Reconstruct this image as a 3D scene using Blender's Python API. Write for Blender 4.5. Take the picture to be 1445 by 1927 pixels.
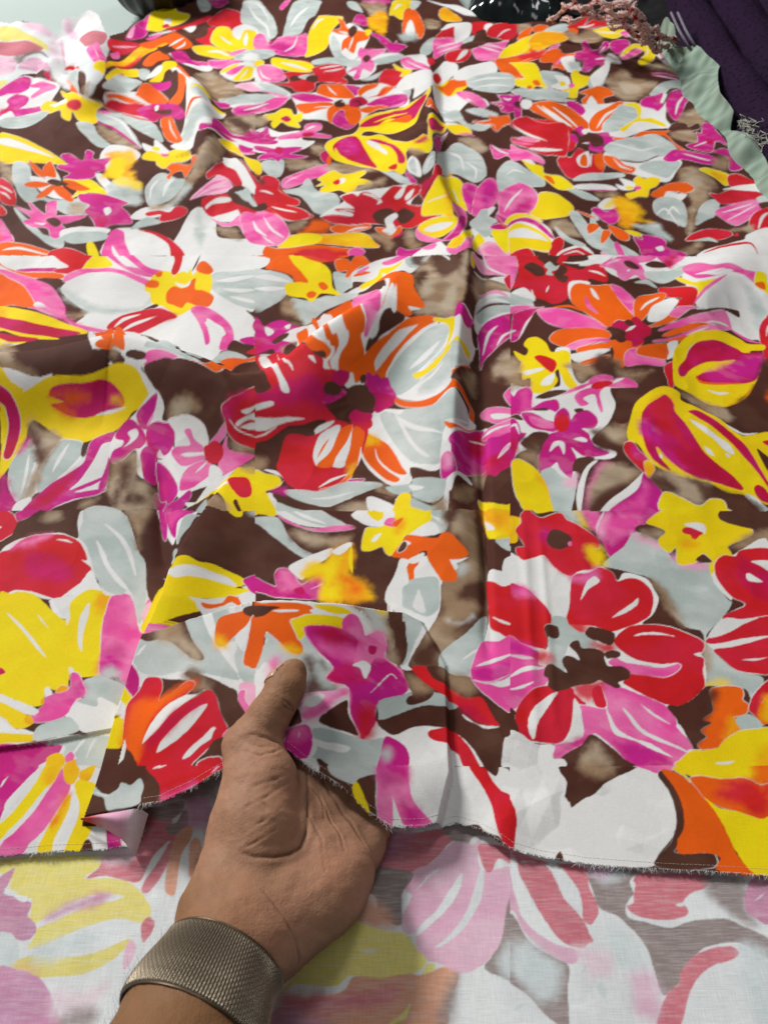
import bpy, math, random
import numpy as np
from mathutils import Vector, Matrix

scene = bpy.context.scene
for o in list(bpy.data.objects):
    bpy.data.objects.remove(o)
C = scene.collection

# ---------------------------------------------------------------- camera, world, lamps, exposure
CAM_H = 0.45
cam_data = bpy.data.cameras.new('camera')
cam_data.sensor_fit = 'VERTICAL'; cam_data.sensor_height = 36.0
cam_data.lens = 1450.0/1927.0*36.0
cam_data.clip_start = 0.01; cam_data.clip_end = 60
cam_data.dof.use_dof = True; cam_data.dof.focus_distance = 0.56; cam_data.dof.aperture_fstop = 16.0
cam = bpy.data.objects.new('camera', cam_data); C.objects.link(cam)
cam.location = (0, 0, CAM_H); cam.rotation_euler = (math.radians(43), 0, 0)
scene.camera = cam

world = bpy.data.worlds.new('World'); scene.world = world; world.use_nodes = True
bg = world.node_tree.nodes['Background']
bg.inputs[0].default_value = (0.93, 0.97, 1.0, 1); bg.inputs[1].default_value = 0.07

def area(name, loc, target, sx, sy, power, col):
    d = bpy.data.lights.new(name, 'AREA'); d.shape = 'RECTANGLE'; d.size = sx; d.size_y = sy
    d.energy = power; d.color = col
    o = bpy.data.objects.new(name, d); C.objects.link(o); o.location = loc
    o.rotation_euler = (Vector(target)-Vector(loc)).to_track_quat('-Z', 'Y').to_euler()
    return o
area('ceiling_lamp', (-2.2, 2.7, 2.4), (0, .5, 0), 0.45, 1.1, 176, (1.0, .98, .95))
area('ceiling_lamp', (0.8, 1.9, 2.8), (0.0, .8, 0), 0.5, 1.2, 18, (1.0, .99, .97))
area('ceiling_lamp', (-0.3, -0.7, 2.2), (0, .3, 0), 1.0, 0.5, 5, (1.0, .98, .95))

scene.view_settings.view_transform = 'Standard'; scene.view_settings.look = 'None'
scene.view_settings.exposure = -0.12; scene.view_settings.gamma = 1.0
scene.view_settings.use_curve_mapping = False
scene.render.engine = 'CYCLES'
rng = np.random.default_rng(7); random.seed(7)

# ---- draped cloth: one height field over the table (metres) ----
def vnoise(x, y, seed=0):
    xi = np.floor(x).astype(np.int64); yi = np.floor(y).astype(np.int64)
    fx = x - xi; fy = y - yi
    fx = fx*fx*(3-2*fx); fy = fy*fy*(3-2*fy)
    def h(i, j):
        n = (i*374761393 + j*668265263 + seed*974711) & 0x7fffffff
        n = ((n ^ (n >> 13)) * 1274126177) & 0x7fffffff
        return ((n ^ (n >> 16)) & 0xffff) / 65535.0
    a = h(xi, yi); b = h(xi+1, yi); c = h(xi, yi+1); d = h(xi+1, yi+1)
    return (a*(1-fx)+b*fx)*(1-fy) + (c*(1-fx)+d*fx)*fy
def fbm(x, y, seed=0, o=3):
    r = 0; a = .5; t = 0
    for k in range(o):
        r = r + a*vnoise(x, y, seed+k*17); t += a; a *= .5; x = x*2.03+5.1; y = y*2.03+1.7
    return r/t
def sstep(t):
    t = np.clip(t, 0, 1); return t*t*(3-2*t)
def line_dist(L, X, Y):
    # distance to polyline, side (+ = left of travel), value interpolated from column 2
    best = np.full(X.shape, 1e9); side = np.zeros(X.shape); val = np.zeros(X.shape)
    for a, b in zip(L[:-1], L[1:]):
        dx = b[0]-a[0]; dy = b[1]-a[1]; l2 = dx*dx+dy*dy+1e-12
        t = np.clip(((X-a[0])*dx+(Y-a[1])*dy)/l2, 0, 1)
        ex = X-a[0]-t*dx; ey = Y-a[1]-t*dy
        d = np.sqrt(ex*ex+ey*ey); m = d < best
        best = np.where(m, d, best)
        side = np.where(m, np.where(dx*ey-dy*ex > 0, 1.0, -1.0), side)
        val = np.where(m, a[2]+(b[2]-a[2])*t, val)
    return best, side, val
def poly_sd(P, X, Y):
    # signed distance to closed polygon, + inside
    best = np.full(X.shape, 1e18); ins = np.zeros(X.shape, bool)
    n = len(P)
    for i in range(n):
        ax, ay = P[i][0], P[i][1]; bx, by = P[(i+1) % n][0], P[(i+1) % n][1]
        dx = bx-ax; dy = by-ay; l2 = dx*dx+dy*dy+1e-14
        t = np.clip(((X-ax)*dx+(Y-ay)*dy)/l2, 0, 1)
        ex = X-ax-t*dx; ey = Y-ay-t*dy
        best = np.minimum(best, ex*ex+ey*ey)
        if ay != by:
            c = ((ay > Y) != (by > Y)) & (X < (bx-ax)*(Y-ay)/(by-ay)+ax)
            ins ^= c
    return np.where(ins, 1, -1)*np.sqrt(best)
def bumps(C, X, Y):
    # smooth interpolation of scattered heights (x, y, z, radius)
    num = np.zeros(X.shape); den = np.full(X.shape, 1e-9)
    for x, y, z, r in C:
        w = np.exp(-((X-x)**2+(Y-y)**2)/(r*r))
        num += w*z; den += w
    return num/(den+.02)
def cloth_z(X, Y, F, fine=True):
    z = .0058 + .0102*sstep((Y-.20)/.5) + .014*sstep((Y-.9)/.8)
    und = fbm(X*5+3, Y*4+7, 3, 2)-.5
    z = z + und*.022*sstep((Y-.26)/.25)
    und2 = fbm(X*13+9, Y*9+2, 11, 2)-.5
    z = z + und2*.017*sstep((Y-.34)/.3)
    m = sstep(poly_sd(F['flap'], X, Y)/.0035+.5)
    for n_, (L, wf, wb) in enumerate(F['ridges']):
        d, s, h = line_dist(L, X, Y)
        # wf: width on the right of travel, wb: on the left
        w = np.where(s > 0, wb, wf)
        t = np.clip(d/w, 0, 1)
        z = z + h*(0.5+0.5*np.cos(np.pi*t))**1.2*(1-m if n_ == 3 else 1)
    for L, w in F['pleats']:
        d, s, h = line_dist(L, X, Y)
        z = z + h*np.exp(-(d/w)**2)
    z = z + m*bumps(F['flap_z'], X, Y)
    # pleat lying over the left front part
    pd, ps, ph = line_dist(F['tuck'], X, Y)
    z = z + np.where(ps > 0, 1, 0)*ph*sstep(pd/.0007)*np.exp(-(pd/.05)**2)
    cn = np.exp(-(((X-F['corner'][0])/.16)**2+((Y-F['corner'][1])/.30)**2)**2)
    z = z + cn*.030*np.abs(fbm(X*17+Y*3, Y*7-X*4, 63, 2)-.5)
    if fine:
        n1 = np.abs(fbm(X*38+1, Y*30+4, 31, 2)-.5)
        z = z - .0030*n1*(.35+.65*sstep(.5-fbm(X*7, Y*7, 5, 1)+.35))
        # crumpled white patch by the cut edge
        c = np.exp(-((X-F['crumple'][0])**2+(Y-F['crumple'][1])**2)/.07**2)
        wx = X+.02*(fbm(X*16, Y*16, 81, 2)-.5); wy = Y+.02*(fbm(X*16+9, Y*16, 83, 2)-.5)
        cr = 0
        for a_, w_, k_ in ((.35, .034, 1.0), (1.25, .026, .8), (1.9, .041, 1.0), (2.6, .022, .6)):
            u_ = (wx*np.cos(a_)+wy*np.sin(a_))/w_
            cr = cr + k_*w_*np.abs(2*(u_-np.floor(u_))-1)
        z = z - (.045*c+.006)*cr*(.3+vnoise(X*22, Y*22, 87))
    return np.maximum(z, .0042)

FEAT = {'ridges': [([(-0.4474, 0.5414, 0.028), (-0.3681, 0.5528, 0.032), (-0.3315, 0.5572, 0.036), (-0.2876, 0.5662, 0.038), (-0.2403, 0.5807, 0.038), (-0.1821, 0.5618, 0.03), (-0.1336, 0.5419, 0.026), (-0.1028, 0.5552, 0.028), (-0.0727, 0.5764, 0.042), (-0.0293, 0.6192, 0.044), (-0.0003, 0.6635, 0.034), (0.0239, 0.7495, 0.012), (0.0469, 0.8307, 0)], 0.085, 0.045), ([(0.0744, 1.4365, 0), (0.0713, 1.2905, 0.014), (0.0639, 1.0794, 0.016), (0.063, 0.9627, 0.016), (0.0793, 0.8803, 0.014), (0.0914, 0.7956, 0.018), (0.0855, 0.7207, 0.022), (0.0741, 0.654, 0.026), (0.0652, 0.5808, 0.028), (0.0588, 0.5229, 0.026), (0.0533, 0.4685, 0.02), (0.0523, 0.4161, 0.012), (0.0609, 0.358, 0.005), (0.0698, 0.3011, 0)], 0.07, 0.022), ([(-0.3371, 1.4419, 0), (-0.288, 1.2654, 0.022), (-0.2445, 1.1229, 0.024), (-0.2376, 1.0355, 0.016), (-0.2581, 1.0164, 0)], 0.06, 0.035), ([(-0.1587, 0.2825, 0.018), (-0.1529, 0.3192, 0.018), (-0.151, 0.3489, 0.016), (-0.1448, 0.3741, 0.016), (-0.1336, 0.42, 0.008), (-0.1225, 0.452, 0)], 0.055, 0.006), ([(-0.1483, 0.8433, 0), (-0.1009, 0.8703, 0.006), (-0.0149, 0.9613, 0.01), (0.0571, 1.119, 0.008), (0.0848, 1.2212, 0)], 0.08, 0.05), ([(-0.514, 1.2988, 0), (-0.4539, 1.2394, 0.01), (-0.4398, 1.2654, 0.022), (-0.4517, 1.3556, 0.024), (-0.5394, 1.5818, 0.0)], 0.05, 0.05), ([(0.1181, 0.5876, 0), (0.2131, 0.6072, 0.004), (0.3089, 0.6867, 0.006), (0.3876, 0.768, 0.008), (0.4678, 0.8562, 0.0)], 0.07, 0.07)], 'pleats': [([(-0.139, 0.5407, 0), (-0.112, 0.5543, -0.009), (-0.0795, 0.5699, -0.013), (-0.05, 0.5795, -0.009), (-0.0216, 0.6216, 0)], 0.03), ([(-0.3546, 0.7943, 0), (-0.2889, 0.8433, -0.006), (-0.2074, 0.9103, -0.008), (-0.1316, 0.9245, 0)], 0.05), ([(0.121, 0.7827, 0), (0.1714, 0.8562, -0.006), (0.2427, 0.9103, -0.007), (0.3696, 1.0329, 0)], 0.06), ([(0.3081, 0.6216, 0), (0.3089, 0.6867, 0.006), (0.373, 0.7776, 0.009), (0.4308, 0.8562, 0)], 0.03), ([(-0.1914, 0.4842, 0), (-0.1806, 0.4458, -0.006), (-0.1694, 0.3992, -0.008), (-0.1606, 0.3622, -0.004)], 0.008), ([(0.0898, 0.5876, 0), (0.0825, 0.4909, -0.005), (0.0773, 0.3883, -0.005), (0.0709, 0.3011, -0.003), (0.0702, 0.2678, 0)], 0.004), ([(0.1081, 0.4161, 0), (0.1044, 0.3612, 0.0012), (0.0979, 0.2711, 0.0012), (0.092, 0.1992, 0)], 0.0035), ([(0.1198, 0.4161, 0), (0.1169, 0.3613, 0.001), (0.1105, 0.2712, 0.001), (0.1056, 0.216, 0)], 0.003), ([(0.0248, 0.3099, 0), (0.0543, 0.266, 0.003), (0.0772, 0.2249, 0.003), (0.086, 0.1895, 0.0)], 0.012), ([(0.0068, 0.1694, 0.0), (0.0236, 0.1815, 0.004), (0.0428, 0.1946, 0.003), (0.0572, 0.216, 0)], 0.02), ([(0.052, 0.1534, 0.0), (0.0671, 0.1631, 0.005), (0.0848, 0.1823, 0.002), (0.0913, 0.2058, 0)], 0.018)], 'flap': [(-0.1581, 0.2849), (-0.1625, 0.26), (-0.1656, 0.234), (-0.1678, 0.1999), (-0.171, 0.1708), (-0.1509, 0.1722), (-0.1338, 0.1704), (-0.1203, 0.1605), (-0.0842, 0.1538), (-0.0446, 0.1436), (0.005, 0.1442), (0.0284, 0.1568), (0.0394, 0.1957), (0.0411, 0.2727), (0.0264, 0.307), (0.0137, 0.3127), (-0.008, 0.3081), (-0.0419, 0.2968), (-0.0819, 0.2937), (-0.1088, 0.2885), (-0.1282, 0.2865)], 'flap_z': [(-0.1585, 0.2853, 0.021, 0.028), (-0.1276, 0.2832, 0.036, 0.028), (-0.1072, 0.2822, 0.046, 0.028), (-0.081, 0.2895, 0.05, 0.028), (-0.0413, 0.2917, 0.046, 0.028), (-0.0079, 0.3014, 0.028, 0.028), (0.0175, 0.3129, 0.003, 0.028), (-0.1618, 0.2541, 0.017, 0.028), (-0.1641, 0.2354, 0.014, 0.028), (-0.1669, 0.2096, 0.01, 0.028), (-0.1714, 0.1713, 0.003, 0.028), (-0.1534, 0.1803, 0.011, 0.028), (-0.1232, 0.174, 0.026, 0.028), (-0.1052, 0.1795, 0.034, 0.028), (-0.0899, 0.1843, 0.04, 0.028), (-0.0473, 0.1905, 0.043, 0.028), (-0.0236, 0.1773, 0.039, 0.028), (-0.0064, 0.1665, 0.03, 0.028), (0.0052, 0.1839, 0.024, 0.028), (0.0055, 0.2091, 0.018, 0.028), (0.0159, 0.2488, 0.01, 0.028), (0.0283, 0.2165, 0.003, 0.028), (0.0378, 0.2743, 0.0, 0.028), (0.0234, 0.1709, 0.004, 0.028), (0.0051, 0.1555, 0.006, 0.028), (-0.0378, 0.2315, 0.046, 0.028), (-0.068, 0.2269, 0.048, 0.028), (-0.0995, 0.2292, 0.044, 0.028), (-0.1228, 0.2155, 0.038, 0.028), (-0.0107, 0.2557, 0.03, 0.028), (-0.0189, 0.2066, 0.036, 0.028), (0.0207, 0.2938, 0.002, 0.028)], 'tuck': [(-0.3247, 0.2034, 0.002), (-0.2335, 0.2152, 0.0026), (-0.2026, 0.2201, 0.0026), (-0.1671, 0.2282, 0.002), (-0.1594, 0.2303, 0)], 'corner': (-0.5674, 1.457), 'crumple': (0.0878, 0.1755)}
# outline of the spread cloth: cut edge first (NHEM points), then the sides and the far edge
OUTLINE = [(-0.3058,0.1415),(-0.2422,0.1498),(-0.2136,0.1521),(-0.1847,0.1544),(-0.1553,0.1556),(-0.1387,0.1585),(-0.1357,0.1721),(-0.1229,0.1711),(-0.1053,0.1767),(-0.0908,0.1844),(-0.0743,0.1923),(-0.0569,0.1971),(-0.0461,0.1893),(-0.0357,0.1836),(-0.0240,0.1781),(-0.0094,0.1673),(0.0036,0.1616),(0.0228,0.1634),(0.0417,0.1704),(0.0535,0.1665),(0.0701,0.1551),(0.0907,0.1511),(0.1109,0.1481),(0.1513,0.1451),(0.1686,0.1442),(0.2099,0.1415),(0.3034,0.1365),(0.5142,0.5702),(0.5045,0.7508),(0.4836,0.9573),(0.4831,0.9879),(0.4735,1.0521),(0.4720,1.1879),(0.4736,1.3455),(0.4674,1.4747),(0.4407,1.5619),(0.4227,1.6472),(0.3746,1.6809),(0.3477,1.6402),(0.2362,1.6533),(0.1973,1.6629),(0.1787,1.6803),(0.1550,1.7734),(0.1323,1.9393),(-0.1439,2.0407),(-0.4209,1.8960),(-0.4074,1.7377),(-0.4395,1.6659),(-0.4511,1.5875),(-0.4578,1.5521),(-0.4758,1.5070),(-0.5255,1.6432),(-0.5456,1.6609),(-0.5835,1.6040),(-0.5780,1.5750),(-0.5906,1.5597),(-0.6168,1.5841),(-0.7051,1.6243),(-1.0404,1.6466)]
NHEM = 27

# ---------------------------------------------------------------- helpers
def lin(r, g, b):
    f = lambda c: (c/255/12.92) if c <= 10 else (((c/255)+.055)/1.055)**2.4
    return np.array([f(r), f(g), f(b)])
def mesh_from(name, V, Q, smooth=True, col=None, attr='print'):
    V = np.asarray(V, np.float32); Q = np.asarray(Q, np.int32)
    me = bpy.data.meshes.new(name)
    me.vertices.add(len(V)); me.vertices.foreach_set('co', V.ravel())
    k = Q.shape[1]
    me.loops.add(Q.size); me.loops.foreach_set('vertex_index', Q.ravel())
    me.polygons.add(len(Q)); me.polygons.foreach_set('loop_start', np.arange(0, Q.size, k, dtype=np.int32))
    me.polygons.foreach_set('loop_total', np.full(len(Q), k, np.int32))
    if smooth: me.polygons.foreach_set('use_smooth', np.ones(len(Q), bool))
    me.update(calc_edges=True)
    if col is not None:
        a = me.color_attributes.new(attr, 'FLOAT_COLOR', 'POINT')
        c4 = np.ones((len(V), 4), np.float32); c4[:, :3] = col
        a.data.foreach_set('color', c4.ravel())
    return me
def add(name, me, mat=None, parent=None, label=None, cat=None, kind=None, group=None):
    o = bpy.data.objects.new(name, me); C.objects.link(o)
    if mat is not None: me.materials.append(mat)
    if parent is not None: o.parent = parent
    if label: o['label'] = label
    if cat: o['category'] = cat
    if kind: o['kind'] = kind
    if group: o['group'] = group
    return o
def grid_quads(R, Cn, keep=None):
    i = np.arange(R*Cn).reshape(R, Cn)
    q = np.stack([i[:-1, :-1], i[:-1, 1:], i[1:, 1:], i[1:, :-1]], -1).reshape(-1, 4)
    if keep is not None:
        kf = (keep[:-1, :-1] & keep[:-1, 1:] & keep[1:, 1:] & keep[1:, :-1]).ravel(); q = q[kf]
    return q
def compact(V, Q, *attrs):
    used = np.zeros(len(V), bool); used[Q.ravel()] = True
    m = np.cumsum(used)-1
    return (V[used], m[Q])+tuple(a[used] for a in attrs)
def tubes(paths, radii, sides=5):
    # many tapered tubes joined in one vertex/quad list; radii: list of per-point radii
    V = []; Q = []; base = 0
    for P, Rr in zip(paths, radii):
        P = np.asarray(P, float); n = len(P)
        T = np.gradient(P, axis=0); T /= np.linalg.norm(T, axis=1)[:, None]+1e-12
        ref = np.array([0, 0, 1.0]) if abs(T[0, 2]) < .9 else np.array([1.0, 0, 0])
        A = np.cross(T, ref); A /= np.linalg.norm(A, axis=1)[:, None]+1e-12
        B = np.cross(T, A)
        th = np.arange(sides)*2*math.pi/sides
        ring = P[:, None]+np.asarray(Rr)[:, None, None]*(np.cos(th)[None, :, None]*A[:, None]+np.sin(th)[None, :, None]*B[:, None])
        V.append(ring.reshape(-1, 3))
        for i in range(n-1):
            for j in range(sides):
                Q.append((base+i*sides+j, base+i*sides+(j+1) % sides, base+(i+1)*sides+(j+1) % sides, base+(i+1)*sides+j))
        base += n*sides
    return np.vstack(V), np.array(Q)
def ground(u, v, z):
    # point of the place seen at photo pixel (u, v) when it lies z above the table (survey helper)
    p = math.radians(47); d = Vector((u-722.5, 1450*math.cos(p)-(v-963.5)*math.sin(p), -1450*math.sin(p)-(v-963.5)*math.cos(p)))
    t = (z-CAM_H)/d.z
    return (d.x*t, d.y*t, z)

# ---------------------------------------------------------------- materials
def mat_new(name):
    m = bpy.data.materials.new(name); m.use_nodes = True
    nt = m.node_tree; b = nt.nodes['Principled BSDF']
    return m, nt, b
def node(nt, t, **kw):
    n = nt.nodes.new(t)
    for k, v in kw.items(): setattr(n, k, v)
    return n
def cloth_material(name, streak=.05, slub=(260, 2600), bump=.25, attr='print', rough=.72, sheen=0.0):
    m, nt, b = mat_new(name)
    at = node(nt, 'ShaderNodeVertexColor'); at.layer_name = attr
    tc = node(nt, 'ShaderNodeTexCoord')
    mp = node(nt, 'ShaderNodeMapping'); mp.inputs['Scale'].default_value = (slub[0], slub[1], slub[0])
    mp2 = node(nt, 'ShaderNodeMapping'); mp2.inputs['Scale'].default_value = (slub[1], slub[0], slub[0])
    n1 = node(nt, 'ShaderNodeTexNoise'); n1.inputs['Scale'].default_value = 1.0; n1.inputs['Detail'].default_value = 2
    n2 = node(nt, 'ShaderNodeTexNoise'); n2.inputs['Scale'].default_value = 1.0; n2.inputs['Detail'].default_value = 2
    L = nt.links.new
    L(tc.outputs['Object'], mp.inputs[0]); L(tc.outputs['Object'], mp2.inputs[0])
    L(mp.outputs[0], n1.inputs['Vector']); L(mp2.outputs[0], n2.inputs['Vector'])
    ad = node(nt, 'ShaderNodeMath', operation='ADD'); L(n1.outputs['Fac'], ad.inputs[0]); L(n2.outputs['Fac'], ad.inputs[1])
    mr = node(nt, 'ShaderNodeMapRange'); mr.inputs[1].default_value = .7; mr.inputs[2].default_value = 1.3
    mr.inputs[3].default_value = 1-streak; mr.inputs[4].default_value = 1+streak
    L(ad.outputs[0], mr.inputs[0])
    mx = node(nt, 'ShaderNodeVectorMath', operation='SCALE'); L(at.outputs['Color'], mx.inputs[0]); L(mr.outputs[0], mx.inputs['Scale'])
    L(mx.outputs[0], b.inputs['Base Color'])
    bp = node(nt, 'ShaderNodeBump'); bp.inputs['Strength'].default_value = bump; bp.inputs['Distance'].default_value = .0004
    L(ad.outputs[0], bp.inputs['Height']); L(bp.outputs[0], b.inputs['Normal'])
    b.inputs['Roughness'].default_value = rough
    b.inputs['Sheen Weight'].default_value = sheen; b.inputs['Sheen Roughness'].default_value = .5
    b.inputs['Specular IOR Level'].default_value = .14
    return m
M_cloth = cloth_material('printed_cotton')
M_rev = cloth_material('cotton_reverse', streak=.10, slub=(110, 2200), bump=.3)
M_fringe = cloth_material('frayed_threads', streak=.02, bump=0)
def plain(name, rgb, rough=.7, noise=0.0, scale=30, bump=0, spec=.3, metal=0):
    m, nt, b = mat_new(name)
    c = lin(*rgb)
    b.inputs['Roughness'].default_value = rough; b.inputs['Specular IOR Level'].default_value = spec; b.inputs['Metallic'].default_value = metal
    tc = node(nt, 'ShaderNodeTexCoord'); n = node(nt, 'ShaderNodeTexNoise'); n.inputs['Scale'].default_value = scale; n.inputs['Detail'].default_value = 4
    nt.links.new(tc.outputs['Object'], n.inputs['Vector'])
    rp = node(nt, 'ShaderNodeValToRGB')
    rp.color_ramp.elements[0].position = .3; rp.color_ramp.elements[1].position = .7
    rp.color_ramp.elements[0].color = (*(c*(1-noise)), 1); rp.color_ramp.elements[1].color = (*np.minimum(c*(1+noise), 1), 1)
    nt.links.new(n.outputs['Fac'], rp.inputs[0]); nt.links.new(rp.outputs[0], b.inputs['Base Color'])
    if bump:
        bp = node(nt, 'ShaderNodeBump'); bp.inputs['Strength'].default_value = bump; bp.inputs['Distance'].default_value = .002
        nt.links.new(n.outputs['Fac'], bp.inputs['Height']); nt.links.new(bp.outputs[0], b.inputs['Normal'])
    return m

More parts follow.
